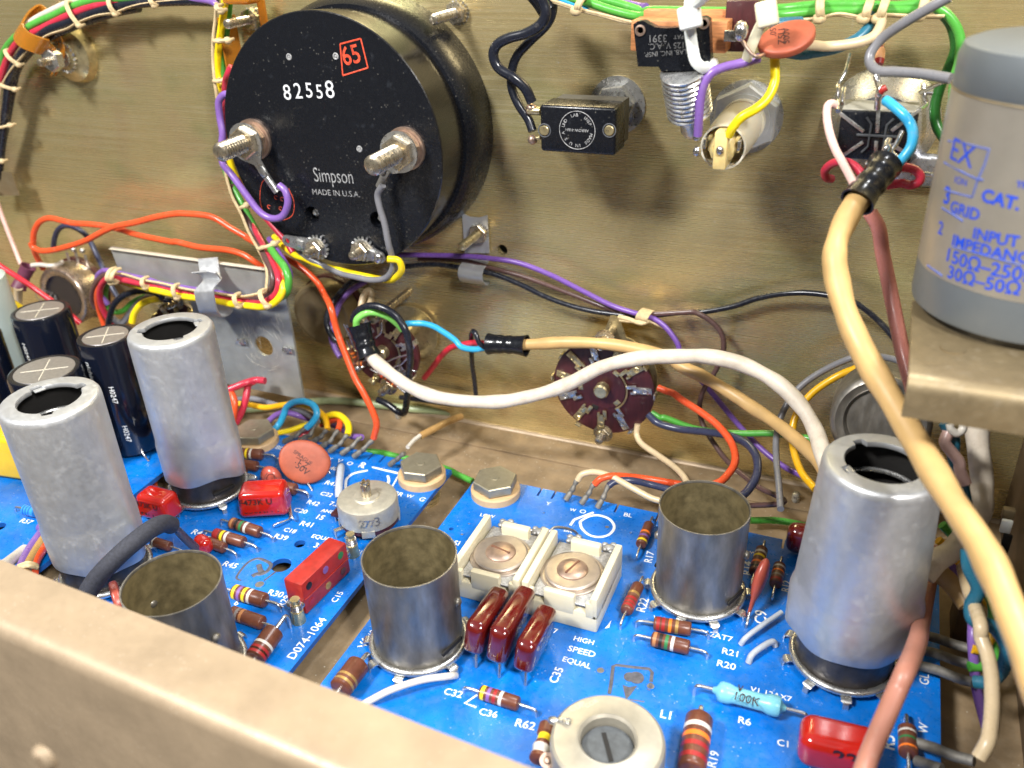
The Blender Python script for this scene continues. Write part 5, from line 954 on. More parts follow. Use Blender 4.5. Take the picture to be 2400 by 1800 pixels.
t2 = trimmer('white ceramic trimmer with its screw slot upright, next to the R22 resistor', -7.08, -4.98, 1.25, True)
mb = MB(); text(mb, 'ELMENCO', G(-4.974, 16.7, .45), G(-4.974, 17.6, .45), G(1, 0, 0), .01); mb.build('moulded_lettering', M['mould2'], t2)
mb = MB(); mb.sweep(smooth([G(-8.6, 18.95, .72), G(-8, 18.9, .66), G(-7.4, 18.85, .68), G(-7.15, 19.15, .75), G(-6.7, 19.5, .45), G(-6.5, 19.55, 0)], 6), .045); tag(mb.build('link_wire', M['lead']), 'bare bent link wire joining the soldered tabs behind the white trimmer', 'link wire')
# round metal trimmer potentiometer
t = thing('trimmer_potentiometer', 'round dusty metal trimmer potentiometer with slotted shaft, stamped 2773', 'potentiometer', (-12.9, 18.2, 0)); T = Matrix.Translation((-12.93, 18.2, 0)); r = .93
mb = MB(); mb.lathe([(.42, r), (.98, r), (1.06, r-.03), (1.10, r-.12), (1.10, .40), (1.14, .36), (1.14, .001)], T, 60)
for k in range(4): mb.box((r-.02, 0, .34), (.05, .4, .25), T @ Matrix.Rotation(k*1.571+.5, 4, 'Z'), bev=.015)
mb.build('case', M['potc'], t)
mb = MB(); mb.lathe([(.26, r-.03), (.44, r-.03)], T, 40); mb.box((-.95, -.1, .32), (.5, .5, .12), T, bev=.03); mb.build('wafer', M['maroon'], t)
mb = MB(); mb.lathe([(1.1, .15), (1.55, .15), (1.58, .13)], T, 20); mb.box((.06, 0, 1.6), (.1, .26, .12), T, bev=.01); mb.box((-.08, 0, 1.6), (.06, .24, .12), T, bev=.01); mb.build('shaft', M['stud'], t)
mb = MB()
for a in (3.3, 4.6, 4.1): mb.box((r+.1, 0, .3), (.3, .16, .05), T @ Matrix.Rotation(a, 4, 'Z'), bev=.015); mb.box((r+.22, 0, .14), (.05, .1, .3), T @ Matrix.Rotation(a, 4, 'Z'), bev=.01)
mb.build('terminal', M['tin'], t)
mb = MB()
for k, ch in enumerate('2773'):
    a = math.radians(-72+k*9.5); p = G(-12.93+(r+.008)*math.cos(a), 18.2+(r+.008)*math.sin(a), .62); tg = G(-math.sin(a), math.cos(a), 0)*.07; text(mb, ch, p-tg, p+tg, G(math.cos(a), math.sin(a), 0), .01)
mb.build('stamped_number', M['tin'], t)
# pot core inductor L1
t = thing('pot_core_inductor', 'round grey pot core with a dark slotted slug beside L1', 'inductor', (-3.5, 12.1, 0)); T = Matrix.Translation((-3.40, 11.97, 0)); r = 1.20
mb = MB(); mb.lathe([(.15, r-.1), (.15, r), (1.45, r), (1.55, r-.02), (1.6, r-.08), (1.6, .66), (1.62, .62), (1.56, .57), (1.2, .56)], T, 72, cap=(True, False)); mb.build('core_shell', M['core'], t)
mb = MB(); mb.lathe([(1.3, .56), (1.34, .54), (1.34, .001)], T, 40); mb.build('tuning_slug', M['corein'], t)
mb = MB(); mb.box((0, 0, 1.345), (.72, .10, .02), T @ Matrix.Rotation(-1.05, 4, 'Z')); mb.build('slug_slot', M['dark'], t)
mb = MB(); p = onZ(*px('g4', 400, 1050), 1.62); mb.box((p.x, p.y, 1.63), (.28, .16, .06), bev=.03); mb.ring(Matrix.Translation((p.x+.05, p.y, 1.66)), .07, .03, 14, 6); mb.ball((p.x-.22, p.y+.02, 1.5), .13, (1.3, .8, .7)); mb.build('clip', M['tin'], t)
mb = MB()
for s_, a, b in (('CUP', (490, 930), (680, 850)), ('COR', (690, 880), (850, 800))): text(mb, s_, onZ(*px('g4', *a), 1.607), onZ(*px('g4', *b), 1.607), UZ, .0)
mb.build('moulded_lettering', M['ceramic'], t)
t = thing('resistor', 'maroon, yellow and white banded resistor tucked against the round pot core', 'resistor', onZ(*px('g4', 130, 1330), .4))
a, b = onZ(*px('g4', 60, 1560), .95), onZ(*px('g4', 190, 1100), .95); L = (b-a).length
mb = MB(); mb.lathe([(0, .15, 0), (.02, .2, 0), (L*.12, .2, 2), (L*.2, .17, 2), (L*.35, .2, 0), (L*.5, .15, 1), (L*.68, .14, 0), (L*.72, .19, 0), (L*.97, .19, 0), (L, .12, 0)], frame(a, b-a), 22); mb.build('body', [M['brownr'], M['bYel'], M['bWht']], t)
mb = MB(); mb.lathe([(0, .17), (.12, .16), (.12, .08), (.18, .05)], frame(onZ(*px('g4', 180, 1560), 1.0), CAM-onZ(*px('g4', 180, 1560), 1.0)), 22); mb.build('end_cap', M['copper'], t)
# frosted sleeves / jumper links
def jumper(label, pts, r, mt):
    mb = MB(); mb.sweep(smooth(pts, 7), r, 12); tag(mb.build('jumper_link', M[mt]), label, 'jumper link')
jumper('frosted grey sleeved link standing beside the printed R40', [onZ(*px('e5', 1430, 1180), .05), onZ(*px('e5', 1430, 1220), .22), onZ(*px('e5', 1410, 1400), .22), onZ(*px('e5', 1405, 1520), .1), onZ(*px('e5', 1410, 1580), 0)], .13, 'wClear')
jumper('long white sleeved jumper link curving under the open can by the near wall', [onZ(*px('c2', 740, 1060), .03), onZ(*px('c2', 690, 1065), .22), onZ(*px('c2', 520, 1090), .3), onZ(*px('c2', 330, 1150), .28), onZ(*px('c2', 200, 1215), .15), onZ(*px('c2', 120, 1260), 0)], .09, 'wWhite')
jumper('upper pale jumper link beside the printed C9', [onZ(*px('c3', 375, 860), 0), onZ(*px('c3', 410, 815), .18), onZ(*px('c3', 500, 745), .22), onZ(*px('c3', 640, 650), .22)], .07, 'wClear')
jumper('short pale jumper link below the printed C9', [onZ(*px('c3', 425, 980), 0), onZ(*px('c3', 450, 925), .18), onZ(*px('c3', 520, 870), .22), onZ(*px('c3', 585, 840), .14), onZ(*px('c3', 600, 870), 0)], .08, 'wClear')
jumper('thin bare link wire running down beside the black cans', [onZ(*px('g6', 1810, 215), .5), onZ(*px('g6', 1850, 340), .3), onZ(*px('g6', 1925, 450), 0)], .035, 'lead')
# ------------------------------------------------------------------ black electrolytic cans
def ecap(label, x, y, r, z0, z1, txt=(), tilt=0, topc='captop'):
    t = thing('electrolytic_capacitor', label, 'capacitor', (x, y, 0), 'black cylindrical capacitors'); T = Matrix.Translation((x, y, 0))
    mb = MB(); mb.lathe([(z0, r-.1), (z0+.05, r-.02), (z0+.15, r), (z1-.08, r), (z1-.02, r-.03), (z1, r-.1), (z1-.02, r-.16)], T, 60); mb.build('sleeve', M['sleeve'], t)
    mb = MB(); mb.lathe([(z1-.05, r-.18), (z1-.012, r-.2), (z1-.01, .001)], T, 40); mb.build('end_disc', M[topc], t)
    mb = MB(); 
    for k in range(2): mb.box((0, 0, z1-.006), (1.3*r, .028, .01), T @ Matrix.Rotation(.6+k*1.57, 4, 'Z'))
    mb.build('vent_cross', M['paleline'], t)
    mb = MB(); 
    for s_, deg, zt0, zt1 in txt:
        a = math.radians(deg); p = G(x+(r+.006)*math.cos(a), y+(r+.006)*math.sin(a), 0); text(mb, s_, p+UZ*zt0, p+UZ*zt1, G(math.cos(a), math.sin(a), 0), .005)
    if txt: mb.build('printing', M['ink'], t)
    return t
ecap('upright black capacitor under the coppery potentiometer, printed H0247', -27.3, 20.2, 1.0, .1, 4.45, (('H0247', -98, 3.55, 2.85),))
ecap('tall black capacitor against the bright tube shield, printed H0247 twice', -23.25, 19.25, .93, .15, 4.5, (('H0247', -62, 3.0, 2.35), ('H0247', -58, 1.45, .8), ('nichicon', -100, 3.9, 2.9)))
ecap('fat black capacitor behind the left tube shield with pale top', -24.15, 17.35, 1.13, .1, 4.0)
ecap('black capacitor end just showing at the left edge of the frame', -28.9, 18.6, .85, .1, 4.0)
t = thing('electrolytic_capacitor', 'pale aqua sleeved cylinder cut by the left frame edge', 'capacitor', (-29.6, 20.6, 0)); mb = MB(); mb.lathe([(.05, 1.2), (5.4, 1.2), (5.5, 1.05)], Matrix.Translation((-30.1, 19.9, 0)), 48); mb.build('sleeve', M['pale'], t)
t, Mx = block('film_capacitor', 'bright yellow capacitor block behind the left tube shield', (-28.6, 16.3, 0), (-25.0, 16.75, 0), 1.1, .05, 1.75, M['yel'], .18)
def wire(label, mt, r, pts, name='wire', cat='wire', n=8, ts=12, group=None, **kw):
    P_ = smooth([at(*p) for p in pts], n); mb = MB(); mb.sweep(P_, r, ts); return tag(mb.build(name, M[mt] if isinstance(mt, str) else mt), label, cat, group)
def W_(sp, pts): return [(sp,)+tuple(p) for p in pts]
gT = 'laced wires of the upper bundle'
wire('green wire of the laced bundle entering the amber clamp', 'wGreen', .125, W_('a1', [(-40, 560, .9), (-5, 450, .9), (30, 330, .95), (90, 250, 1.1), (170, 185, 1.2), (250, 140, 1.1), (350, 98, 1), (450, 50, 1), (560, 14, 1), (650, -5, 1), (800, -10, 1), (1000, -25, 1)]), group=gT)
wire('crimson wire of the laced bundle entering the amber clamp', 'wPinkR', .125, W_('a1', [(-30, 620, 1), (10, 490, 1), (45, 390, 1.05), (95, 300, 1.15), (160, 240, 1.25), (240, 200, 1.2), (330, 155, 1.1), (440, 102, 1.1), (560, 55, 1.05), (680, 25, 1), (800, 5, .95), (950, -20, .9)]), group=gT)
wire('thicker black wire along the underside of the laced bundle', 'wBlack', .16, W_('a1', [(-10, 1150, .9), (10, 950, .9), (40, 700, .95), (65, 500, 1), (115, 385, 1.1), (190, 300, 1.2), (300, 205, 1.2), (450, 145, 1.1), (600, 88, 1.05), (750, 45, 1), (900, 22, 1), (1050, 10, 1), (1250, 5, 1), (1400, 10, 1)]), group=gT)
wire('lower black wire of the laced bundle, running down the left edge', 'wBlack', .15, W_('a1', [(-40, 1150, .7), (0, 1000, .7), (40, 800, .75), (75, 600, .8), (110, 450, .85), (180, 350, .95), (300, 250, 1), (450, 180, .9), (600, 125, .9), (750, 80, .85), (900, 50, .85)]), group=gT)
wire('pale grey wire on top of the laced bundle', 'wWhite', .105, W_('a1', [(170, 165, 1), (235, 118, 1), (330, 68, .95), (430, 22, .9), (520, -10, .9)]), group=gT)
wire('purple wire bending down where the bundle turns the corner', 'wLilac', .11, W_('a1', [(1150, -15, 1), (1320, 0, 1.1), (1390, 20, 1.2), (1415, 60, 1.2)]))
# lacing cords: running cord and knots in one piece of string
def lacing(label, run, r, ties, tw=.055):
    mb = MB(); P_ = smooth([at(*p) for p in run], 6); mb.sweep(P_, r, 7)
    mb.sweep([p+Vector((.05, -.04, .03)) for p in P_], r*.8, 6)
    for a, b, bulge in ties:
        A, B = at(*a), at(*b); c = (A+B)/2; up = Vector((0, -1, 0))*bulge
        q = smooth([A+Vector((0, .25, 0)), A, c+up, B, B+Vector((0, .2, 0))], 5); mb.sweep(q, tw, 8); mb.sweep([p+Vector((.08, 0, .02)) for p in q], tw*.9, 8); mb.ball(B, tw*2, (1.2, 1, 1))
    return tag(mb.build('lacing_cord', M['cord']), label, 'lacing cord')
lacing('pale lacing cord knotted along the upper left bundle', W_('a1', [(-5, 800, 1.1), (0, 600, 1.1), (60, 470, 1.15), (180, 330, 1.25), (300, 235, 1.3), (430, 190, 1.2), (500, 150, 1.2), (620, 105, 1.15), (740, 85, 1.1), (850, 45, 1.1), (980, 20, 1.1), (1300, -10, 1.1)]), .035,
       [(('a1', 425, 20, 1.2), ('a1', 510, 165, 1.3), .1), (('a1', 700, 0, 1.2), ('a1', 745, 90, 1.2), .1), (('a1', 975, -10, 1.2), ('a1', 1000, 35, 1.2), .1), (('a1', 30, 330, 1.2), ('a1', 120, 420, 1.2), .12), (('a1', -15, 540, 1.1), ('a1', 95, 580, 1.1), .1), (('a1', -20, 830, 1.05), ('a1', 65, 812, 1.05), .1), (('a1', -40, 1070, 1), ('a1', 12, 1045, 1), .05)])
# second bundle: down the side of the meter
gV = 'laced wires beside the meter'
wire('yellow wire of the vertical bundle left of the meter', 'wYel', .12, W_('a1', [(1460, -40, 1), (1452, 60, 1), (1432, 200, 1), (1413, 350, 1), (1412, 470, 1), (1435, 570, 1.1), (1465, 680, 1.2), (1462, 850, 1.3), (1478, 980, 1.4), (1510, 1100, 1.5), (1560, 1200, 1.5)]), group=gV)
wire('green wire beside the yellow one left of the meter', 'wGreen', .11, W_('a1', [(1490, -40, .8), (1480, 100, .8), (1462, 250, .8), (1445, 380, .8), (1440, 480, .9), (1450, 620, 1), (1450, 800, 1.1), (1450, 1000, 1.1), (1470, 1130, 1.3), (1560, 1300, 1.7), (1640, 1450, 1.9), (1720, 1590, 2.2), (1800, 1690, 2.6)]), group=gV)
wire('pink wire emerging behind the meter edge', 'wPinkR', .11, W_('a1', [(1500, 430, 2), (1478, 480, 2), (1462, 530, 1.8), (1455, 650, 1.6), (1440, 720, 1.5), (1455, 900, 1.4), (1500, 1080, 1.4), (1545, 1180, 1.6), (1620, 1300, 1.9), (1740, 1430, 2.3), (1850, 1560, 2.6), (1900, 1640, 2.8)]), group=gV)
wire('purple wire hugging the meter edge and looping to its left terminal', 'wLilac', .115, W_('a1', [(1480, 610, 3.0), (1450, 615, 3.0), (1418, 660, 3), (1425, 760, 3), (1442, 860, 3.1), (1436, 960, 3.2), (1445, 1060, 3.4), (1500, 1130, 3.6), (1580, 1240, 3.7), (1680, 1370, 3.8), (1760, 1415, 3.8), (1830, 1400, 3.8), (1865, 1320, 3.8), (1850, 1240, 3.75), (1810, 1200, 3.7)]))
wire('brown wire of the corner bundle passing the zinc plate', 'wBrown', .11, [('a1', 1500, 1200, 1.5), ('a1', 1560, 1320, 1.7), ('e2', 1300, -60, 2.2), ('e2', 1380, 100, 2.6), ('e2', 1450, 250, 3.2), ('e2', 1530, 420, 3.6), ('e2', 1545, 580, 3.8), ('e2', 1480, 700, 3.7), ('e2', 1380, 760, 3.5), ('e2', 1200, 770, 3.3)], group='laced wires turning the corner over the zinc plate')
gc = 'laced wires turning the corner over the zinc plate'
wire('crimson wire of the corner bundle, running the length of the zinc plate', 'wPinkR', .115, [('a1', 1600, 1400, 1.7), ('e2', 1370, -20, 2.3), ('e2', 1460, 150, 2.8), ('e2', 1570, 350, 3.5), ('e2', 1620, 520, 4), ('e2', 1600, 680, 4.1), ('e2', 1510, 780, 4.1), ('e2', 1380, 830, 4), ('e2', 1200, 810, 3.9), ('e2', 1000, 775, 3.8), ('e2', 780, 745, 3.8), ('e2', 500, 705, 3.7), ('e2', 300, 680, 3.7), ('e1', 2212, 1225, 3.7), ('e1', 1900, 1150, 3.7), ('e1', 1600, 1085, 3.7), ('e1', 1430, 1060, 3.6), ('e1', 1340, 1110, 3.5), ('e1', 1295, 1220, 3.4), ('e1', 1300, 1360, 3.3), ('e1', 1350, 1500, 3.2), ('e1', 1420, 1620, 3.1), ('e1', 1450, 1700, 3)], group=gc)
wire('yellow wire at the outside of the corner bundle', 'wYel', .12, [('e2', 1660, 540, 3.9), ('e2', 1680, 640, 4.1), ('e2', 1630, 760, 4.25), ('e2', 1530, 850, 4.3), ('e2', 1400, 882, 4.25), ('e2', 1200, 865, 4.1), ('e2', 1000, 842, 4), ('e2', 800, 802, 3.9), ('e2', 400, 745, 3.8), ('e2', 200, 705, 3.8), ('e2', 0, 660, 3.8), ('e1', 1900, 1190, 3.6), ('e1', 1600, 1100, 3.5)], group=gc)
wire('green wire bulging outermost at the corner of the bundle', 'wGreen', .13, [('a1', 1780, 1660, 2.5), ('e2', 1520, 130, 3), ('e2', 1600, 240, 3.4), ('e2', 1700, 370, 3.8), ('e2', 1748, 520, 4), ('e2', 1735, 660, 4), ('e2', 1690, 730, 3.8), ('e2', 1600, 790, 3.4)], group=gc)
wire('orange wire between the crimson and green ones at the bundle corner', 'wOrange', .10, [('e2', 1590, 230, 3.2), ('e2', 1650, 360, 3.6), ('e2', 1690, 470, 3.8), ('e2', 1685, 600, 3.9), ('e2', 1650, 700, 3.8)], group=gc)
wire('dark purple wire behind the green one at the bundle corner', 'wPurple', .10, [('e2', 1500, 0, 2.4), ('e2', 1600, 150, 3), ('e2', 1700, 300, 3.3), ('e2', 1765, 450, 3.5), ('e2', 1760, 620, 3.5)], group=gc)
wire('purple wire on top of the bundle along the zinc plate', 'wLilac', .10, [('e2', 1200, 765, 3.3), ('e2', 800, 690, 3.3), ('e2', 450, 640, 3.3), ('e2', 100, 580, 3.3), ('e1', 1900, 1075, 3.3), ('e1', 1600, 1010, 3.3), ('e1', 1420, 965, 3.3), ('e1', 1320, 975, 3.2), ('e1', 1260, 1060, 3.1), ('e1', 1300, 1250, 3), ('e1', 1400, 1400, 2.9)], group=gc)
wire('orange wire under the bundle near the knotted end', 'wOrange', .10, [('e1', 1850, 1180, 3.4), ('e1', 1700, 1150, 3.4), ('e1', 1550, 1100, 3.4), ('e1', 1420, 1070, 3.3), ('e1', 1290, 1180, 3.2), ('e1', 1255, 1320, 3.1), ('e1', 1290, 1500, 3), ('e1', 1350, 1680, 3)])
wire('dark brown wire looping down left of the knotted end', 'wBrown', .11, [('e1', 1460, 1000, 3.4), ('e1', 1380, 1010, 3.3), ('e1', 1280, 1080, 3.2), ('e1', 1210, 1200, 3.1), ('e1', 1195, 1340, 3), ('e1', 1240, 1450, 2.9)])
wire('green wire dipping in a loop behind the bundle end', 'wGreen', .11, [('e1', 1400, 1100, 3), ('e1', 1365, 1220, 2.9), ('e1', 1365, 1340, 2.8), ('e1', 1410, 1440, 2.7), ('e1', 1500, 1500, 2.6), ('e1', 1600, 1480, 2.5), ('e1', 1700, 1390, 2.4), ('e1', 1800, 1330, 2.3), ('e1', 1880, 1300, 2.2)])
wire('thick black wire arching up to a soldered contact behind the shield', 'wBlack', .12, [('e1', 1400, 1700, 3.2), ('e1', 1425, 1550, 3.2), ('e1', 1480, 1400, 3.2), ('e1', 1600, 1290, 3.1), ('e1', 1750, 1240, 3), ('e1', 1950, 1232, 2.9), ('e1', 2080, 1290, 2.8), ('e2', 120, 780, 2.7), ('e2', 240, 795, 2.5)])
wire('grey wire curving behind the shield top', 'wGrey', .13, [('e1', 1460, 1580, 3), ('e1', 1520, 1625, 2.9), ('e1', 1600, 1625, 2.8), ('e1', 1680, 1520, 2.7), ('e1', 1780, 1400, 2.6), ('e1', 1900, 1320, 2.5), ('e1', 2010, 1300, 2.4)])
wire('yellow wire curving down behind the bright shield top', 'wYel', .13, [('e1', 1710, 1640, 3), ('e1', 1740, 1520, 2.9), ('e1', 1830, 1400, 2.8), ('e1', 1960, 1345, 2.7), ('e1', 2100, 1330, 2.6), ('e2', 100, 790, 2.4)])
lacing('waxed lacing cord knotted along the bundle beside the zinc plate', [('a1', 1400, 20, 1.3), ('a1', 1395, 120, 1.3), ('a1', 1380, 260, 1.3), ('a1', 1380, 400, 1.3), ('a1', 1395, 560, 1.4), ('a1', 1430, 800, 1.2), ('a1', 1455, 1080, 1.4), ('a1', 1500, 1260, 1.8), ('a1', 1560, 1380, 2.1), ('a1', 1610, 1500, 2.3), ('e2', 1370, 160, 2.8), ('e2', 1440, 300, 3.3), ('e2', 1470, 450, 3.6), ('e2', 1460, 620, 3.8), ('e2', 1440, 690, 4), ('e2', 1350, 710, 4.1), ('e2', 1200, 740, 4.1), ('e2', 1050, 740, 4), ('e2', 800, 700, 3.9), ('e2', 500, 665, 3.9), ('e2', 280, 620, 3.8), ('e1', 2100, 1130, 3.8), ('e1', 1830, 1080, 3.8), ('e1', 1600, 1010, 3.7), ('e1', 1440, 1000, 3.7)], .05,
       [(('e2', 1370, 690, 4.4), ('e2', 1470, 870, 4.5), .1), (('e2', 1040, 740, 4.3), ('e2', 1100, 870, 4.3), .1), (('e2', 250, 620, 4.0), ('e2', 300, 760, 4.0), .1), (('e1', 1840, 1080, 3.9), ('e1', 1880, 1180, 3.9), .1), (('e1', 1420, 960, 3.9), ('e1', 1440, 1120, 3.9), .2), (('e1', 1480, 970, 3.9), ('e1', 1490, 1110, 3.9), .2), (('a1', 1560, 1345, 2.4), ('a1', 1600, 1330, 2.4), .1), (('e2', 1360, 130, 3), ('e2', 1560, 60, 3), .12), (('a1', 1385, 265, 1.4), ('a1', 1475, 262, 1.4), .12), (('a1', 1385, 525, 1.4), ('a1', 1460, 520, 1.4), .12), (('a1', 1400, 40, 1.5), ('a1', 1430, 70, 1.5), .1)], .06)
# orange pair at left
wire('orange wire looping over the coppery potentiometer, upper strand', 'wOrange', .115, [('e1', 560, 940, 1.8), ('e1', 480, 790, 2), ('e1', 440, 680, 2.1), ('e1', 430, 560, 2.1), ('e1', 450, 440, 2.1), ('e1', 520, 330, 2.1), ('e1', 640, 285, 2.1), ('e1', 800, 315, 2.1), ('e1', 950, 350, 2.1), ('e1', 1150, 362, 2.1), ('e1', 1350, 385, 2.0), ('e1', 1550, 430, 2.0), ('e1', 1800, 505, 2.1), ('e1', 2212, 590, 2.2), ('e2', 300, 40, 2.2), ('e2', 600, 110, 2.2), ('e2', 950, 145, 2.2), ('e2', 1150, 200, 2.2), ('e2', 1300, 290, 2.2), ('e2', 1440, 390, 2.1)])
wire('orange wire crossing over the other orange one toward the meter', 'wOrange', .115, [('e1', 400, 600, 2.6), ('e1', 430, 660, 2.6), ('e1', 520, 705, 2.6), ('e1', 650, 705, 2.55), ('e1', 850, 660, 2.5), ('e1', 1100, 580, 2.45), ('e1', 1350, 450, 2.45), ('e1', 1500, 390, 2.4), ('e1', 1750, 340, 2.3), ('e1', 2000, 275, 2.2), ('e1', 2212, 235, 2.1), ('a1', 1200, 1385, 2), ('a1', 1370, 1405, 1.9), ('a1', 1500, 1480, 1.9), ('a1', 1640, 1560, 1.9)])
wire('dark slate wire dropping behind the orange pair', 'wBluG', .11, [('e1', 690, 680, 1.2), ('e1', 710, 540, 1.3), ('e1', 760, 430, 1.3), ('e1', 860, 380, 1.3), ('e1', 1000, 420, 1.3), ('e1', 1120, 510, 1.3), ('e1', 1220, 680, 1.4), ('e1', 1290, 830, 1.6), ('e1', 1350, 960, 1.8), ('e1', 1450, 1180, 2.0), ('e1', 1560, 1350, 2.2)])
wire('pale pink wire slanting in from the left frame edge', 'wPale', .09, [('a1', -40, 1230, 1.2), ('e1', 0, 180, 1.2), ('e1', 90, 420, 1.3), ('e1', 180, 650, 1.4), ('e1', 270, 880, 1.6)])
wire('short white wire from the maroon boot to the potentiometer lug', 'wWhite', .09, [('e1', 410, 895, 2.2), ('e1', 520, 885, 2.1), ('e1', 650, 900, 2), ('e1', 750, 880, 1.8), ('e1', 820, 850, 1.6)])
wire('red wire crossing in front of the coppery potentiometer', 'wRed', .11, [('e1', -100, 810, 4), ('e1', 0, 900, 4), ('e1', 200, 1030, 4), ('e1', 380, 1150, 4.1), ('e1', 550, 1270, 4.1), ('e1', 720, 1390, 4.1), ('e1', 880, 1510, 4), ('e1', 1040, 1650, 3.9)])
wire('yellow wire entering at the left edge behind the black capacitor', 'wYel', .11, [('e1', -80, 1200, 4.4), ('e1', 0, 1260, 4.4), ('e1', 150, 1360, 4.5), ('e1', 300, 1460, 4.6), ('e1', 500, 1600, 4.6), ('b1', 500, 555, 4.5)])
wire('second red wire just under the yellow one at the left edge', 'wRed', .11, [('e1', -60, 1260, 4.6), ('e1', 20, 1340, 4.7), ('e1', 120, 1440, 4.8), ('e1', 200, 1510, 4.9)])
wire('beige cable end hanging below the maroon boot', 'wCream', .17, [('e1', 240, 1180, 2.9), ('e1', 235, 1300, 2.8), ('e1', 228, 1400, 2.8)])
def boot(label, pts, r, mt='boot', flare=1.3):
    P_ = smooth([at(*p) for p in pts], 6); n = len(P_); mb = MB()
    prof = lambda s_: r*(1+(flare-1)*abs(2*s_-1)**3+.05*math.sin(s_*26)*(1 if .25 < s_ < .75 else 0))
    n0 = len(mb.f); mb.sweep(P_, prof, 24); del mb.f[-2:]; del mb.m[-2:]; n1 = len(mb.v)
    mb.sweep(P_, lambda s_: prof(s_)-.045, 24); del mb.f[-2:]; del mb.m[-2:]
    for o_ in (0, (len(P_)-1)*24):
        for k in range(24): k2 = (k+1) % 24; mb.f.append((o_+k, o_+k2, n1+o_+k2, n1+o_+k)); mb.m.append(0)
    tag(mb.build('vinyl_boot', M[mt]), label, 'cable boot')
boot('maroon rubber boot slanting beside the coppery potentiometer', [('e1', 370, 910, 2.3), ('e1', 300, 1050, 2.5), ('e1', 235, 1200, 2.8)], .27, 'bootm', 1.15)
# meter wires
wire('grey wire from the meter right terminal lug down to the yellow loop', 'wGrey', .10, [('a2', 270, 1200, 3.75), ('a2', 235, 1260, 3.7), ('a2', 250, 1350, 3.7), ('a2', 280, 1450, 3.7), ('a2', 305, 1580, 3.7), ('b2', 325, -10, 3.6), ('b2', 335, 70, 3.5), ('b2', 290, 140, 3.4), ('b2', 200, 155, 3.3), ('b2', 90, 135, 3.2), ('b2', -10, 110, 3.1), ('e2', 2150, 320, 3), ('e2', 2000, 240, 3), ('e2', 1880, 150, 2.9)])
wire('yellow wire looping under the meter beside the grey one', 'wYel', .11, [('b2', 300, 20, 3.8), ('b2', 370, 30, 3.7), ('b2', 390, 90, 3.6), ('b2', 350, 140, 3.4), ('b2', 290, 155, 3.2), ('b2', 100, 120, 3.1), ('b2', -20, 90, 3), ('e2', 2130, 330, 3), ('e2', 1950, 250, 2.9), ('e2', 1820, 200, 2.8), ('e2', 1650, 60, 2.5), ('e2', 1560, -30, 2.3)])
wire('long orange wire running from the bundle down to the board edge lug', 'wOrange', .115, [('e2', 1200, -20, 2), ('e2', 1450, 120, 2.2), ('e2', 1700, 240, 2.3), ('e2', 1950, 400, 2.4), ('e2', 2120, 560, 2.5), ('e2', 2212, 720, 2.6), ('e3', 100, 400, 3.5), ('e3', 200, 780, 3.7), ('e3', 350, 1190, 3.9), ('e3', 500, 1560, 4.1), ('b2', 140, 880, 4.2), ('b2', 200, 1000, 4.3), ('b2', 228, 1090, 4.35), ('b2', 210, 1180, 4.4)])
# purple/black/brown under the clip
wire('purple wire running from the small clip down across the panel', 'wPurple', .09, [('b2', 300, -10, .5), ('b2', 550, -5, .5), ('b2', 780, 0, .55), ('b2', 960, 15, .6), ('b2', 1150, 45, .6), ('b2', 1350, 120, .6), ('b2', 1550, 220, .6), ('b2', 1750, 320, .7), ('b2', 1900, 370, .8), ('b2', 2010, 400, .8), ('b2', 2100, 460, .8), ('b2', 2180, 570, .9), ('b2', 2200, 660, 1), ('b3', 60, 740, 1), ('b3', 200, 900, 1), ('b3', 350, 1080, 1.2), ('b3', 500, 1240, 1.6), ('b3', 650, 1360, 2), ('b3', 800, 1440, 2.5)])
wire('black wire running from the small clip to the lacing knot and on', 'wBlack', .09, [('b2', 400, 70, .5), ('b2', 600, 55, .5), ('b2', 800, 80, .5), ('b2', 980, 115, .55), ('b2', 1150, 180, .55), ('b2', 1350, 275, .55), ('b2', 1550, 340, .55), ('b2', 1750, 375, .55), ('b2', 1950, 390, .55), ('b3', 0, 365, .5), ('b3', 130, 362, .5), ('b3', 330, 325, .5), ('b3', 500, 270, .5), ('b3', 700, 240, .6), ('b3', 900, 248, .7), ('b3', 1120, 305, .9), ('b3', 1280, 430, 1.1), ('b3', 1400, 570, 1.4)])
wire('brown wire between the purple and black ones, looping past the knot', 'wBrown', .085, [('b2', 500, 20, .3), ('b2', 780, 30, .3), ('b2', 960, 75, .35), ('b2', 1200, 140, .35), ('b2', 1500, 250, .35), ('b2', 1750, 345, .5), ('b2', 1960, 375, .7), ('b2', 2212, 365, .7), ('b3', 80, 365, .7), ('b3', 180, 420, .7), ('b3', 250, 500, .8), ('b3', 265, 600, .9), ('b3', 215, 740, 1), ('b3', 140, 860, 1.1), ('b3', 110, 970, 1.2), ('b3', 130, 1090, 1.4), ('b3', 200, 1210, 1.8), ('b3', 300, 1340, 2.4), ('b3', 480, 1490, 3.4), ('b3', 650, 1600, 4.2), ('c3', 200, -30, 'z', -.4), ('c3', 330, 30, 'z', -.5)])
mb = MB(); c = at('b2', 1968, 385, .85)
for k in range(7): mb.ring(frame(c+Vector((-.16+k*.055, 0, .02-k*.006)), (1, -.2, -.25)) @ Matrix.Scale(1.6, 4, Vector((0, 1, 0))), .17, .035, 24, 6)
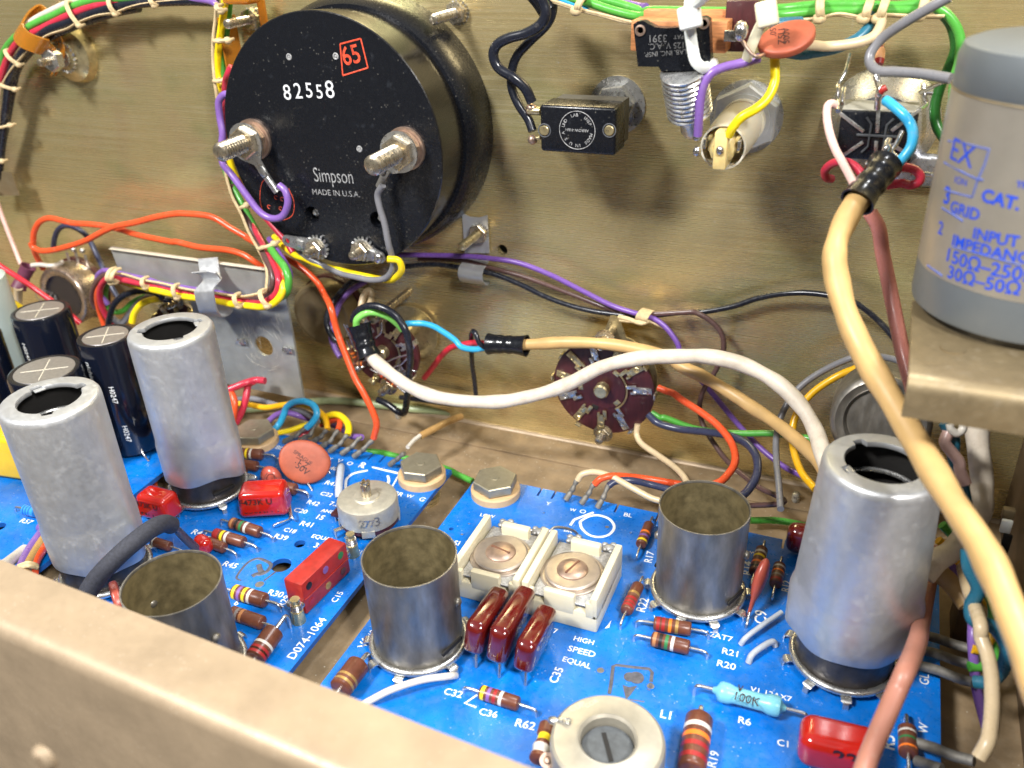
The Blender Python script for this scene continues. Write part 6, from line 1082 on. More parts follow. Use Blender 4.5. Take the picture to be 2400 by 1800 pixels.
mb.sweep(smooth([at('b2', 1990, 420, 1.0), at('b2', 1940, 435, 1.1), at('b2', 1850, 405, 1), at('b2', 1800, 395, .9)]), .075, 8); mb.sweep(smooth([at('b2', 1980, 420, 1.0), at('b2', 1930, 425, 1.1), at('b2', 1850, 420, 1), at('b2', 1805, 415, .9)]), .06, 8); mb.sweep(smooth([at('b2', 1990, 420, 1), at('b2', 2050, 450, .8), at('b2', 2110, 480, .6)]), .035, 8)
tag(mb.build('lacing_cord', M['cord']), 'wound lacing knot with frayed tail binding the purple, black and brown wires', 'lacing cord')
# loops around the crowded switch
wire('black wire curving down beside the crowded switch from the meter', 'wBlack', .11, [('e3', 560, -40, 1), ('e3', 420, 20, 1.2), ('e3', 300, 130, 1.3), ('e3', 170, 290, 1.5), ('e3', 80, 450, 1.8), ('e3', 35, 620, 2), ('e3', 60, 760, 2.1), ('e3', 130, 890, 2.2), ('e3', 200, 960, 2.2)])
wire('purple wire curving down to a lug of the crowded switch', 'wLilac', .11, [('e3', 680, -10, .8), ('e3', 520, 80, 1), ('e3', 380, 190, 1.2), ('e3', 260, 340, 1.4), ('e3', 190, 500, 1.6), ('e3', 130, 680, 1.8), ('e3', 110, 850, 2), ('e3', 140, 1000, 2.1), ('e3', 200, 1130, 2.2), ('e3', 260, 1220, 2.3)])
wire('cream wire making a tall narrow loop above the crowded switch', 'wCream', .115, [('e3', 610, 480, 2.4), ('e3', 600, 380, 2.2), ('e3', 640, 230, 2), ('e3', 700, 150, 1.9), ('e3', 755, 170, 1.9), ('e3', 765, 280, 2), ('e3', 730, 380, 2.4), ('e3', 650, 520, 3), ('e3', 590, 640, 3.3)])
wire('black wire arching over the boot and down past the white cable', 'wBlack', .125, [('e3', 470, 640, 3.2), ('e3', 500, 530, 3.2), ('e3', 600, 440, 3.2), ('e3', 740, 395, 3.2), ('e3', 900, 410, 3.2), ('e3', 1060, 480, 3.2), ('e3', 1200, 600, 3.2), ('e3', 1310, 780, 3.3), ('e3', 1370, 1000, 3.3), ('e3', 1395, 1250, 3.2), ('e3', 1370, 1500, 3), ('b2', 425, 920, 2.7), ('b2', 410, 1010, 2.5), ('b2', 370, 1010, 2.4), ('b2', 300, 960, 2.3), ('b2', 235, 930, 2.2)])
wire('light green wire arching from the boot to the switch contact', 'wLime', .12, [('e3', 520, 720, 3.4), ('e3', 530, 620, 3.4), ('e3', 620, 540, 3.3), ('e3', 740, 500, 3.2), ('e3', 900, 520, 3), ('e3', 1050, 580, 2.9), ('e3', 1180, 680, 2.8), ('e3', 1270, 780, 2.7)])
wire('sky blue wire from the switch into the horizontal boot', 'wBlue', .105, [('e3', 1250, 690, 2.6), ('e3', 1400, 680, 2.3), ('e3', 1600, 680, 2.2), ('e3', 1780, 730, 2.1), ('e3', 1950, 830, 2.1), ('e3', 2120, 950, 2.1), ('b2', 780, 590, 2.2), ('b2', 860, 605, 2.3), ('b2', 930, 595, 2.3)])
wire('red wire from the switch rim into the horizontal boot', 'wRed', .105, [('e3', 1620, 1560, 1.2), ('e3', 1750, 1400, 1.4), ('e3', 1900, 1200, 1.7), ('e3', 2050, 1070, 1.9), ('e3', 2200, 1030, 2), ('b2', 860, 562, 2.1), ('b2', 940, 568, 2.2)])
wire('thin black wire hooked over the red one and hanging down', 'wBlack', .085, [('b2', 950, 605, 2.3), ('b2', 895, 565, 2.4), ('b2', 870, 500, 2.3), ('b2', 850, 490, 2.1), ('b2', 842, 540, 1.9), ('b2', 848, 700, 1.5), ('b2', 862, 800, 1.3), ('b2', 872, 900, 1.2)])
boot('black vinyl boot where the white cable meets the crowded switch', [('e3', 560, 700, 3.5), ('e3', 620, 900, 3.6), ('e3', 680, 1080, 3.7), ('e3', 730, 1220, 3.8)], .35, 'boot', 1.22)
boot('black vinyl boot lying horizontally on the yellowish cable', [('b2', 955, 570, 2.3), ('b2', 1040, 572, 2.3), ('b2', 1120, 576, 2.3), ('b2', 1200, 582, 2.3)], .30, 'boot', 1.22)
# cables
def cable(label, mt, r, pts, tw=14):
    P_ = smooth([at(*p) for p in pts], 10); n = len(P_); mb = MB(); rn = random.Random(len(pts)*7+3); ph = rn.random()*6
    L = sum((P_[i+1]-P_[i]).length for i in range(n-1))
    mb.sweep(P_, lambda s_: r*(1+.055*math.sin(s_*L*2.9+ph)+.03*math.sin(s_*L*6.1+1)), 20); return tag(mb.build('cable', M[mt]), label, 'cable')
cable('white twisted cable sagging across from the crowded switch to the tall shield', 'cabWhite', .215, [('e3', 740, 1180, 3.8), ('b2', 230, 690, 4), ('b2', 330, 770, 4.1), ('b2', 450, 850, 4.1), ('b2', 600, 910, 4), ('b2', 800, 940, 3.9), ('b2', 1000, 945, 3.8), ('b2', 1150, 925, 3.7), ('b2', 1350, 875, 3.6), ('b2', 1500, 815, 3.5), ('b2', 1700, 715, 3.5), ('b2', 1950, 660, 3.5), ('b2', 2200, 650, 3.6), ('b3', 150, 650, 3.8), ('b3', 350, 690, 4), ('b3', 530, 770, 4.2), ('b3', 660, 860, 4.5), ('b3', 780, 990, 4.8), ('b3', 860, 1130, 5.2), ('b3', 900, 1250, 5.8), ('b3', 940, 1400, 6.5)])
cable('yellowish cable leaving the horizontal boot and passing under the white one', 'cabCream', .19, [('b2', 1150, 577, 2.3), ('b2', 1300, 568, 2.3), ('b2', 1450, 560, 2.3), ('b2', 1650, 565, 2.2), ('b2', 1850, 590, 2.2), ('b2', 2100, 650, 2.2), ('b3', 0, 720, 2.3), ('b3', 130, 780, 2.5), ('b3', 300, 880, 2.8), ('b3', 450, 980, 3.2), ('b3', 600, 1080, 3.8), ('b3', 750, 1200, 4.5), ('b3', 870, 1320, 5.2), ('b3', 950, 1450, 6)])
cable('thick cream cable sweeping out of focus toward the camera in front of the shield', 'cabCream', .26, [('a3', 1235, 1175, 'c', 20.3), ('a3', 1180, 1250, 'c', 19.9), ('a3', 1100, 1350, 'c', 19.6), ('a3', 1015, 1520, 'c', 19.4), ('b3', 985, 0, 'c', 19.2), ('b3', 1005, 170, 'c', 19.0), ('b3', 1070, 400, 'c', 18.6), ('b3', 1180, 640, 'c', 18.2), ('b3', 1320, 880, 'c', 17.6), ('b3', 1480, 1150, 'c', 17.0), ('b3', 1640, 1420, 'c', 16.3), ('b3', 1790, 1659, 'c', 15.6), ('c3', 1940, 230, 'c', 14.9), ('c3', 2060, 480, 'c', 14.2), ('c3', 2180, 780, 'c', 13.5), ('c3', 2320, 1150, 'c', 12.9), ('c3', 2450, 1500, 'c', 12.4)])
boot('black vinyl boot at the start of the thick cream cable by the socket', [('g1', 1200, 1640, 4.5), ('a3', 1270, 1130, 4.8), ('a3', 1190, 1230, 5.2), ('a3', 1130, 1310, 5.5)], .335, 'boot', 1.18)
wire('sky blue wire arching from the socket top to the black boot', 'wBlue', .12, [('g1', 1220, 590, 3.4), ('g1', 1330, 670, 3.6), ('g1', 1500, 820, 3.8), ('g1', 1620, 980, 3.9), ('g1', 1660, 1150, 4.1), ('g1', 1620, 1350, 4.3), ('g1', 1500, 1520, 4.4), ('g1', 1380, 1640, 4.5)])
wire('crimson wire looped on both sides of the black boot by the socket', 'wPinkR', .105, [('a3', 965, 1160, 2.8), ('a3', 930, 1150, 3), ('a3', 925, 1100, 3.2), ('a3', 980, 1055, 3.4), ('a3', 1060, 1050, 3.6), ('a3', 1130, 1090, 3.8), ('a3', 1190, 1160, 4), ('a3', 1300, 1200, 4), ('e8', 620, 440, 4), ('e8', 740, 465, 4), ('e8', 850, 420, 4), ('e8', 860, 330, 4), ('e8', 760, 250, 4), ('e8', 620, 230, 4.1), ('e8', 560, 235, 4.2)])
wire('pale pink wire bowing from the socket corner to the black boot', 'wPale', .10, [('g1', 400, 660, 2.8), ('g1', 330, 640, 2.9), ('g1', 270, 700, 3), ('g1', 265, 880, 3.2), ('g1', 310, 1130, 3.6), ('g1', 400, 1380, 4), ('g1', 510, 1580, 4.3), ('a3', 1110, 1190, 4.8)])
wire('thick pink sleeved cable hanging below the socket boot', 'wPink', .175, [('a3', 1215, 1380, 4), ('a3', 1270, 1480, 4), ('b3', 1295, -20, 4), ('b3', 1330, 150, 4.2), ('b3', 1370, 350, 4.6), ('b3', 1400, 500, 5), ('b3', 1430, 640, 5.4), ('b3', 1500, 900, 6)])
wire('grey wire bowing above the socket with a folded tip', 'wGrey', .12, [('a3', 1730, -20, 'c', 19.5), ('a3', 1600, 50, 'c', 19.8), ('a3', 1430, 150, 'c', 20.3), ('a3', 1290, 250, 'c', 20.8), ('a3', 1220, 340, 'c', 21), ('a3', 1215, 410, 'c', 21), ('a3', 1270, 460, 'c', 20.8), ('a3', 1380, 465, 'c', 20.5), ('a3', 1560, 480, 'c', 20), ('a3', 1740, 510, 'c', 19.5)])
wire('bare lead returning from the folded tip to the socket', 'lead', .05, [('a3', 1760, 515, 'c', 19.5), ('a3', 1680, 535, 'c', 20), ('a3', 1600, 570, 'c', 20.6), ('a3', 1540, 600, 'c', 21)])
# top right bundle
gR = 'green wires of the upper right bundle'
wire('upper green wire of the right-hand bundle over the snap switch', 'wGreen', .115, [('a2', 1560, -20, 1.5), ('a2', 1700, 0, 1.6), ('a2', 1850, 40, 1.8), ('a2', 1960, 75, 2), ('h2', 500, 90, 2.3), ('h2', 1100, 100, 2.4), ('h2', 1400, 80, 2.2), ('a3', 650, 55, 1.8), ('a3', 850, 35, 1.6), ('a3', 1100, 30, 1.5), ('a3', 1350, 40, 1.4), ('a3', 1550, 30, 1.4), ('a3', 1680, 70, 1.4), ('a3', 1760, 150, 1.4), ('a3', 1800, 260, 1.4), ('a3', 1790, 400, 1.5), ('a3', 1760, 520, 1.6), ('a3', 1750, 700, 1.7)], group=gR)
wire('lower green wire of the right-hand bundle over the snap switch', 'wGreen', .115, [('a2', 1400, -30, 1.6), ('a2', 1580, 10, 1.8), ('a2', 1750, 65, 2), ('a2', 1920, 105, 2.2), ('h2', 500, 130, 2.4), ('h2', 1100, 150, 2.4), ('h2', 1400, 120, 2.2), ('a3', 640, 95, 1.9), ('a3', 800, 80, 1.7), ('a3', 1000, 70, 1.6), ('a3', 1300, 70, 1.5), ('a3', 1600, 60, 1.4)], group=gR)
wire('sky blue wire slipping under the knots of the top bundle', 'wBlue', .10, [('a2', 1280, -30, 1.4), ('a2', 1400, -10, 1.6), ('a2', 1500, 20, 1.7), ('a2', 1600, 60, 1.7)])
wire('purple wire above the green ones of the top bundle', 'wLilac', .10, [('a2', 1600, -40, 1.3), ('a2', 1780, 5, 1.5), ('a2', 1920, 40, 1.7), ('h2', 420, 60, 2)])
wire('dark green wire looping down behind the grey can, outer one', 'wDkG', .13, [('a3', 1660, 60, 1.1), ('a3', 1740, 160, 1.1), ('a3', 1770, 300, 1.1), ('a3', 1730, 430, 1.1), ('a3', 1670, 560, 1.1), ('a3', 1635, 700, 1.2), ('a3', 1650, 820, 1.3), ('a3', 1720, 930, 1.5), ('a3', 1790, 1000, 1.7)])
wire('dull blue wire curving under the orange disc', 'wTeal', .13, [('h2', 1500, 210, 2.6), ('h2', 1650, 195, 2.4), ('h2', 1760, 190, 2.2)])
wire('dull blue wire passing behind the orange disc to the bundle', 'wTeal', .13, [('h2', 1560, 440, 3.0), ('h2', 1750, 470, 2.6), ('a3', 850, 340, 2.4), ('a3', 1000, 310, 2.2), ('a3', 1130, 250, 2), ('a3', 1200, 180, 1.8), ('a3', 1220, 110, 1.6), ('a3', 1225, 50, 1.4)])
wire('cream wire curving from the orange disc up to the knots', 'wCream', .12, [('h2', 1700, 390, 3.1), ('h2', 1850, 390, 2.9), ('a3', 950, 300, 2.6), ('a3', 1120, 280, 2.4), ('a3', 1230, 240, 2.2), ('a3', 1280, 170, 2), ('a3', 1290, 90, 1.8)])
wire('purple wire from the snap switch down to the lamp holder', 'wLilac', .11, [('h2', 1400, 500, 3.6), ('h2', 1250, 545, 3.8), ('h2', 1100, 580, 3.9), ('h2', 990, 630, 4), ('h2', 920, 730, 4.05), ('h2', 890, 860, 4.05), ('h2', 878, 1020, 4), ('h2', 868, 1170, 3.9)])
wire('yellow wire arching from the orange disc down to the lamp holder', 'wYel', .115, [('h2', 1530, 460, 3.2), ('h2', 1535, 600, 3.3), ('h2', 1530, 720, 3.4), ('h2', 1470, 850, 3.6), ('h2', 1370, 940, 3.8), ('h2', 1250, 1010, 3.9), ('h2', 1180, 1090, 3.9), ('h2', 1135, 1170, 3.8)])
lacing('waxed lacing cord along the upper right bundle', [('a2', 1200, -30, 1.9), ('a2', 1380, 15, 2), ('a2', 1520, 60, 2.1), ('a2', 1700, 105, 2.2), ('a2', 1880, 150, 2.4), ('h2', 600, 230, 2.0), ('a3', 600, 130, 2), ('a3', 720, 135, 1.9), ('a3', 860, 125, 1.9), ('a3', 1000, 95, 1.8), ('a3', 1170, 120, 1.8), ('a3', 1280, 100, 1.8), ('a3', 1500, 110, 1.6), ('a3', 1680, 110, 1.5)], .045,
       [(('a2', 1550, -5, 2.2), ('a2', 1520, 70, 2.2), .1), (('a3', 880, 10, 2), ('a3', 885, 120, 2), .12), (('a3', 1200, 20, 1.9), ('a3', 1170, 120, 1.9), .12), (('a3', 1300, 20, 1.9), ('a3', 1265, 120, 1.9), .12), (('a3', 1560, 0, 1.8), ('a3', 1530, 105, 1.8), .12)], .07)
# toggle switch leads
wire('thick black lead looping out to the upper switch terminal', 'wBlack', .145, W_('a2', [(1260, -60, 2.4), (1310, 20, 2.3), (1325, 90, 2.3), (1290, 160, 2.3), (1200, 215, 2.3), (1090, 245, 2.3), (1010, 290, 2.3), (985, 360, 2.3), (1020, 440, 2.3), (1110, 500, 2.3), (1190, 570, 2.2), (1235, 660, 2.1)]))
wire('thick black lead running down to the lower switch terminal', 'wBlack', .13, W_('a2', [(1360, -60, 1.8), (1370, 60, 1.8), (1330, 160, 1.8), (1230, 260, 1.8), (1140, 360, 1.8), (1105, 460, 1.8), (1105, 570, 1.8), (1150, 680, 1.9), (1210, 770, 1.9), (1240, 850, 2)]))
mb = MB(); mb.sweep(smooth([at('a2', *p) for p in ((1250, -60, 1.9), (1300, 0, 1.9), (1345, 70, 1.9))], 5), .3); tag(mb.build('cloth_sleeve', M['boot']), 'fat black sleeve from which the two black switch leads emerge', 'sleeve')
# rotary switch 2 wires and panel-foot wires
wire('orange wire bowing from the maroon wafer to the open can', 'wOrange', .115, [('e4', 1820, 890, 1.6), ('e4', 1960, 950, 1.7), ('b2', 2150, 890, 1.8), ('b3', 0, 935, 2), ('b3', 130, 1020, 2.4), ('b3', 240, 1110, 2.8), ('b3', 320, 1220, 3.3), ('b3', 340, 1330, 3.9), ('b3', 290, 1420, 4.4), ('b3', 220, 1475, 4.8), ('b3', 100, 1500, 5)])
wire('green wire running right from the maroon wafer', 'wGreen', .105, [('e4', 1700, 1290, 1.7), ('e4', 1850, 1380, 1.7), ('b2', 2100, 1050, 1.7), ('b3', 50, 1110, 1.7), ('b3', 200, 1140, 1.8), ('b3', 400, 1150, 1.9), ('b3', 600, 1150, 2.0), ('b3', 750, 1170, 2.1), ('b3', 850, 1190, 2.2)])
wire('dark blue-black wire looping from the maroon wafer to the open can', 'wBluG', .12, [('e4', 1650, 1320, 1.8), ('e4', 1780, 1440, 1.9), ('b2', 2100, 1100, 2), ('b3', 0, 1125, 2.1), ('b3', 150, 1140, 2.4), ('b3', 300, 1165, 2.8), ('b3', 420, 1220, 3.3), ('b3', 480, 1310, 3.9), ('b3', 480, 1420, 4.5), ('b3', 430, 1510, 5), ('b3', 380, 1560, 5.4)])
wire('thin cream wire dropping from the maroon wafer to the open can', 'wCream', .10, [('e4', 1480, 1480, 1.7), ('b2', 1915, 1160, 1.8), ('b2', 1950, 1220, 2.1), ('b2', 2050, 1290, 2.6), ('b2', 2150, 1360, 3.2), ('b2', 2212, 1420, 3.8), ('b3', 30, 1470, 4.2)])
wire('grey wire arching behind the white cable down to the floor', 'wGrey', .10, [('b3', 1520, 760, 1.2), ('b3', 1400, 680, 1.2), ('b3', 1250, 650, 1.2), ('b3', 1100, 660, 1.2), ('b3', 900, 750, 1.2), ('b3', 750, 860, 1.4), ('b3', 650, 1010, 1.8), ('b3', 608, 1170, 2.3), ('b3', 608, 1330, 3), ('b3', 625, 1500, 4), ('b3', 635, 1640, 5)])
wire('golden yellow wire arching down beside the grey one', 'wGold', .11, [('b3', 1130, 725, 1.4), ('b3', 1000, 780, 1.4), ('b3', 850, 880, 1.7), ('b3', 750, 1000, 2.1), ('b3', 710, 1130, 2.5), ('b3', 720, 1260, 3), ('b3', 770, 1400, 3.6), ('b3', 860, 1510, 4.3)])
wire('faded green wire lying along the foot of the panel', 'wSage', .15, [('b1', 1500, 1000, 'z', -.65), ('b1', 1700, 985, 'z', -.65), ('b1', 2000, 945, 'z', -.65), ('b1', 2212, 940, 'z', -.65), ('b2', 200, 960, 'z', -.65), ('b2', 450, 990, 'z', -.65), ('b2', 640, 1005, 'z', -.65), ('b2', 760, 1020, 'z', -.7)])
wire('green wire crossing the floor between the two boards', 'wGreen', .11, [('e5', 1770, 985, 'z', -.5), ('e5', 1950, 1000, 'z', -.5), ('e5', 2120, 1040, 'z', -.5), ('b2', 500, 1330, 'z', -.5), ('b2', 680, 1380, 'z', -.5), ('b2', 760, 1420, 'z', -.5), ('b2', 850, 1460, 'z', -.5)])
wire('green wire running behind the open can to the right shield', 'wGreen', .11, [('c3', 440, 55, 'z', -.4), ('c3', 600, 55, 'z', -.4), ('c3', 750, 80, 'z', -.4), ('c3', 900, 130, 'z', -.4)])
wire('black wire tail on the floor below the crowded switch', 'wBlack', .10, [('b2', 240, 930, 2.1), ('b2', 300, 965, 2.0), ('b2', 370, 1010, 1.8)])
wire('black wire lying at the panel foot behind the white cable', 'wBlack', .10, [('b2', 380, 915, .6), ('b2', 500, 930, .6), ('b2', 640, 950, .6), ('b2', 760, 965, .6)])
wire('tan wire with white tip rising from a lug at the first board', 'wTan', .13, [('b2', 775, 1040, 'z', .2), ('b2', 700, 1070, 'z', .4), ('b2', 600, 1120, 'z', .5), ('b2', 515, 1165, 'z', .5)])
wire('short white inner core at the end of the tan wire', 'wWhite', .075, [('b2', 515, 1160, 'z', .5), ('b2', 470, 1195, 'z', .5), ('b2', 430, 1240, 'z', .5)])
# board edge lugs and their wires
def lug(label, sp, tip, mid, end, zt=.12, zm=.45, ze=.7):
    a, b, c = onZ(*px(sp, *tip), zt), onZ(*px(sp, *mid), zm), onZ(*px(sp, *end), ze); t = thing('crimp_lug', label, 'lug', a, 'grey crimp lugs along the board edges')
    u = (b-a).normalized(); L = (b-a).length; mb = MB(); fr = frame(a, u, UZ); vs = []; fs = []; sg = 12
    for i, (h_, r_) in enumerate(((0, .10), (L*.6, .10), (L*.75, .06), (L, .055))):
        for k in range(sg+1):
            an = -2.5+5.0*k/sg
            for rr in (r_, r_-.025): vs.append(fr @ Vector((rr*math.cos(an), rr*math.sin(an), h_)))
    row = (sg+1)*2
    for i in range(3):
        for k in range(sg): j = i*row+k*2; fs += [(j, j+2, j+row+2, j+row), (j+1, j+row+1, j+row+3, j+3)]
    for k in range(sg): j = k*2; fs.append((j, j+1, j+3, j+2))
    mb.add(vs, fs); mb.build('barrel', M['lug'], t, ang=50)
    mb = MB(); mb.sweep(smooth([a.lerp(b, .75), b, b.lerp(c, .5)+Vector((0, 0, .03)), c], 5), lambda s_: .055+.035*abs(math.sin(s_*5.5)), 12); mb.build('crimp', M['lug'], t); return c
E5 = 'e5'
lug('grey lug at the board edge fed by the blue loop', E5, (700, 855), (860, 780), (990, 670))
lug('grey lug beside the blue one, fed by a grey wire', E5, (900, 840), (1040, 760), (1130, 590))
lug('grey lug fed by the golden yellow wire', E5, (1050, 870), (1180, 790), (1255, 700))
lug('grey lug fed by the short orange wire', E5, (1160, 935), (1300, 850), (1395, 710))
lug('grey lug fed by the yellow-green striped wire', E5, (1285, 985), (1430, 880), (1520, 770))
lug('grey lug fed by the purple wire', E5, (1440, 1015), (1590, 910), (1700, 790))
lug('grey lug at the bottom of the long orange wire', E5, (1600, 1050), (1730, 950), (1850, 840))
lug('grey lug fed by the tan wire with white tip', E5, (2070, 1155), (2170, 1080), (2260, 1010))
lug('grey lug nearest the printed W, fed by a cream wire', 'b2', (1455, 1580), (1500, 1510), (1530, 1450))
lug('grey lug nearest the printed O, fed by an orange wire', 'b2', (1555, 1605), (1605, 1535), (1640, 1475))
lug('grey lug fed by the blue-black wire behind the open can', 'b2', (1660, 1630), (1700, 1560), (1735, 1480))
wire('sky blue wire making a full loop into the first lug', 'wBlue', .12, [('e5', 985, 680, 'z', .7), ('e5', 1060, 610, 'z', .9), ('e5', 1120, 500, 'z', 1.2), ('e5', 1080, 390, 'z', 1.4), ('e5', 960, 335, 'z', 1.4), ('e5', 830, 345, 'z', 1.2), ('e5', 730, 410, 'z', .9), ('e5', 690, 510, 'z', .6), ('e5', 640, 620, 'z', .3), ('e5', 560, 710, 'z', .1), ('e5', 500, 780, 'z', -.2)])
wire('golden yellow wire wandering along the board edge to its lug', 'wGold', .11, [('e5', 60, 360, 'z', .6), ('e5', 250, 380, 'z', .6), ('e5', 450, 415, 'z', .6), ('e5', 650, 390, 'z', .8), ('e5', 800, 370, 'z', .9), ('e5', 1000, 400, 'z', 1), ('e5', 1150, 470, 'z', 1), ('e5', 1230, 560, 'z', .9), ('e5', 1260, 700, 'z', .7)])
wire('grey wire behind the yellow one to its lug', 'wGrey', .11, [('e5', 80, 310, 'z', .4), ('e5', 280, 300, 'z', .5), ('e5', 450, 340, 'z', .5), ('e5', 620, 390, 'z', .6), ('e5', 800, 430, 'z', .7), ('e5', 960, 480, 'z', .7), ('e5', 1080, 550, 'z', .7), ('e5', 1130, 600, 'z', .7)])
wire('purple wire arching over the corner hexagon', 'wLilac', .11, [('e5', 500, 590, 'z', .1), ('e5', 600, 510, 'z', .4), ('e5', 720, 480, 'z', .6), ('e5', 850, 510, 'z', .6), ('e5', 980, 550, 'z', .4), ('e5', 1200, 600, 'z', .1), ('e5', 1420, 680, 'z', .1), ('e5', 1560, 780, 'z', .4), ('e5', 1700, 800, 'z', .7)])
wire('yellow wire hooked over into the striped lug', 'wYel', .12, [('e5', 1160, 590, 'z', .5), ('e5', 1250, 530, 'z', .8), ('e5', 1360, 505, 'z', 1), ('e5', 1450, 540, 'z', 1), ('e5', 1520, 620, 'z', .9), ('e5', 1535, 700, 'z', .8), ('e5', 1520, 770, 'z', .7)])
wire('short orange wire dropping into a lug between the yellow ones', 'wOrange', .11, [('e5', 1180, 640, 'z', .3), ('e5', 1300, 590, 'z', .6), ('e5', 1400, 570, 'z', .8), ('e5', 1420, 620, 'z', .8), ('e5', 1395, 710, 'z', .7)])
wire('yellow wire with green stripe lying across the board corner', 'wYel', .10, [('e5', 600, 750, 'z', .1), ('e5', 780, 710, 'z', .2), ('e5', 950, 650, 'z', .3), ('e5', 1100, 610, 'z', .4)])
wire('crimson wire sneaking between the first lugs', 'wPinkR', .09, [('e5', 880, 810, 'z', .15), ('e5', 960, 760, 'z', .2), ('e5', 1060, 710, 'z', .3)])
wire('crimson wire branching upward beside the bright shield', 'wPinkR', .13, [('e5', -60, 200, 'z', 1.5), ('e5', 60, 150, 'z', 1.6), ('e5', 200, 95, 'z', 1.7), ('e5', 330, 60, 'z', 1.7), ('e5', 450, 70, 'z', 1.7)])
wire('second crimson wire dropping beside the bright shield to the hexagon', 'wPinkR', .13, [('e5', 300, 75, 'z', 1.7), ('e5', 230, 130, 'z', 1.5), ('e5', 200, 300, 'z', 1.1), ('e5', 150, 460, 'z', .7), ('e5', 70, 620, 'z', .3)])
wire('orange wire hugging the bright shield', 'wOrange', .13, [('e5', -50, 210, 'z', 1.4), ('e5', 10, 230, 'z', 1.4), ('e5', 50, 330, 'z', 1.2), ('e5', 50, 450, 'z', .9), ('e5', 30, 580, 'z', .5)])
wire('cream wire arching from the W lug into the open can area', 'wCream', .10, [('b2', 1530, 1455, 'z', .7), ('b2', 1560, 1415, 'z', .9), ('b2', 1640, 1400, 'z', 1.0), ('b2', 1750, 1430, 'z', .9), ('b2', 1880, 1500, 'z', .8), ('b2', 2000, 1565, 'z', .7), ('b2', 2080, 1590, 'z', .7)])
wire('orange wire arching from the O lug behind the open can', 'wOrange', .11, [('b2', 1640, 1480, 'z', .7), ('b2', 1690, 1440, 'z', .9), ('b2', 1780, 1425, 'z', .9), ('b2', 1950, 1440, 'z', .6), ('b2', 2200, 1480, 'z', .4)])
wire('blue-black wire arching from its lug behind the open can', 'wBluG', .11, [('b2', 1730, 1490, 'z', .7), ('b2', 1780, 1460, 'z', .8), ('b2', 1880, 1455, 'z', .8), ('b2', 2000, 1480, 'z', .6), ('b2', 2150, 1520, 'z', .5)])
# screws at the panel foot
for sp, x, y, lab in (('b2', 372, 1060, 'small screw tip standing on the floor below the crowded switch'), ('b3', 728, 1600, 'small screw tip standing on the floor beside the brown wire')):
    p = onZ(*px(sp, x, y), FZ); mb = MB(); thread(mb, Matrix.Translation((p.x, p.y, FZ)), .13, .4, .09); tag(mb.build('screw', M['tin']), lab, 'screw')
# woven sleeve in the left foreground
mb = MB(); mb.sweep(smooth([at(*p) for p in (('c1', 555, 545, 'z', 1.2), ('c1', 620, 440, 'z', 1.6), ('c1', 720, 330, 'z', 2.0), ('c1', 850, 210, 'z', 2.3), ('c1', 980, 110, 'z', 2.3), ('c1', 1060, 75, 'z', 2.1), ('c1', 1110, 85, 'z', 1.8))], 8), .25, 20); tag(mb.build('woven_sleeve', M['cloth_b']), 'thick black woven sleeve crossing the foot of the left tube shield', 'sleeve')
mb = MB(); mb.sweep(smooth([at(*p) for p in (('c1', 1090, 75, 'z', 1.9), ('c1', 1140, 110, 'z', 1.5), ('c1', 1200, 170, 'z', 1.1), ('c1', 1270, 235, 'z', .7))], 8), lambda s_: .21+.03*s_, 18, flat=Vector((.5, .5, .7)).normalized()); tag(mb.build('tape_sleeve', M['wBluG']), 'flat slate-blue tube joining the woven sleeve to the small red capacitor', 'sleeve')
# wires over the left board
wire('mauve wire of the small bundle below the left shield', 'wLilac', .15, [('c1', 130, 420, 'z', .8), ('c1', 150, 330, 'z', .6), ('c1', 210, 220, 'z', .3), ('c1', 290, 110, 'z', .1), ('g6', 620, 1250, 'z', 0), ('g6', 1650, 740, 'z', -.4), ('g6', 1980, 630, 'z', -.5)])
wire('tan wire of the small bundle below the left shield', 'wTan', .16, [('c1', 160, 420, 'z', .8), ('c1', 185, 340, 'z', .6), ('c1', 250, 230, 'z', .3), ('c1', 320, 130, 'z', .1), ('g6', 700, 1300, 'z', 0), ('g6', 1700, 780, 'z', -.4), ('g6', 2020, 670, 'z', -.5)])
wire('orange wire of the small bundle below the left shield', 'wOrange', .14, [('c1', 215, 400, 'z', .6), ('c1', 225, 330, 'z', .5), ('c1', 270, 250, 'z', .3), ('c1', 330, 180, 'z', .1), ('g6', 760, 1320, 'z', 0), ('g6', 1740, 830, 'z', -.5), ('g6', 2020, 730, 'z', -.6)])
mb = MB(); mb.sweep(smooth([at('c1', *p) for p in ((120, 350, 'z', .9), (180, 330, 'z', 1.0), (235, 345, 'z', .8), (235, 375, 'z', .6))]), .06, 8); mb.sweep(smooth([at('c1', *p) for p in ((115, 365, 'z', .9), (180, 350, 'z', 1.0), (240, 360, 'z', .8))]), .06, 8); tag(mb.build('lacing_cord', M['cord']), 'lacing knot round the small bundle below the left shield', 'lacing cord')
wire('white twisted wires with coloured stripes at the lower left edge', 'wWhite', .17, [('c1', -60, 400, 'z', .9), ('c1', 20, 350, 'z', .8), ('c1', 90, 300, 'z', .5), ('c1', 160, 245, 'z', .2)])
# rotary can behind the right shield
p = onZ(*px('b3', 1240, 1010), 1.0); t = thing('potentiometer', 'dark shiny round control behind the right shield and cream cable', 'potentiometer', (p.x, p.y+.4, 1))
c = at('b3', 1280, 1080, 4.6); Mx = frame(c, (0, -1, .25), (1,0,0)); mb = MB(); mb.lathe([(-1.6, 1.25), (-.15, 1.25), (-.05, 1.2), (0, 1.1), (-.04, 1.0), (-.04, .92), (0, .9), (-.12, .82), (-.12, .001)], Mx, 48); mb.build('case', M['nickel'], t)
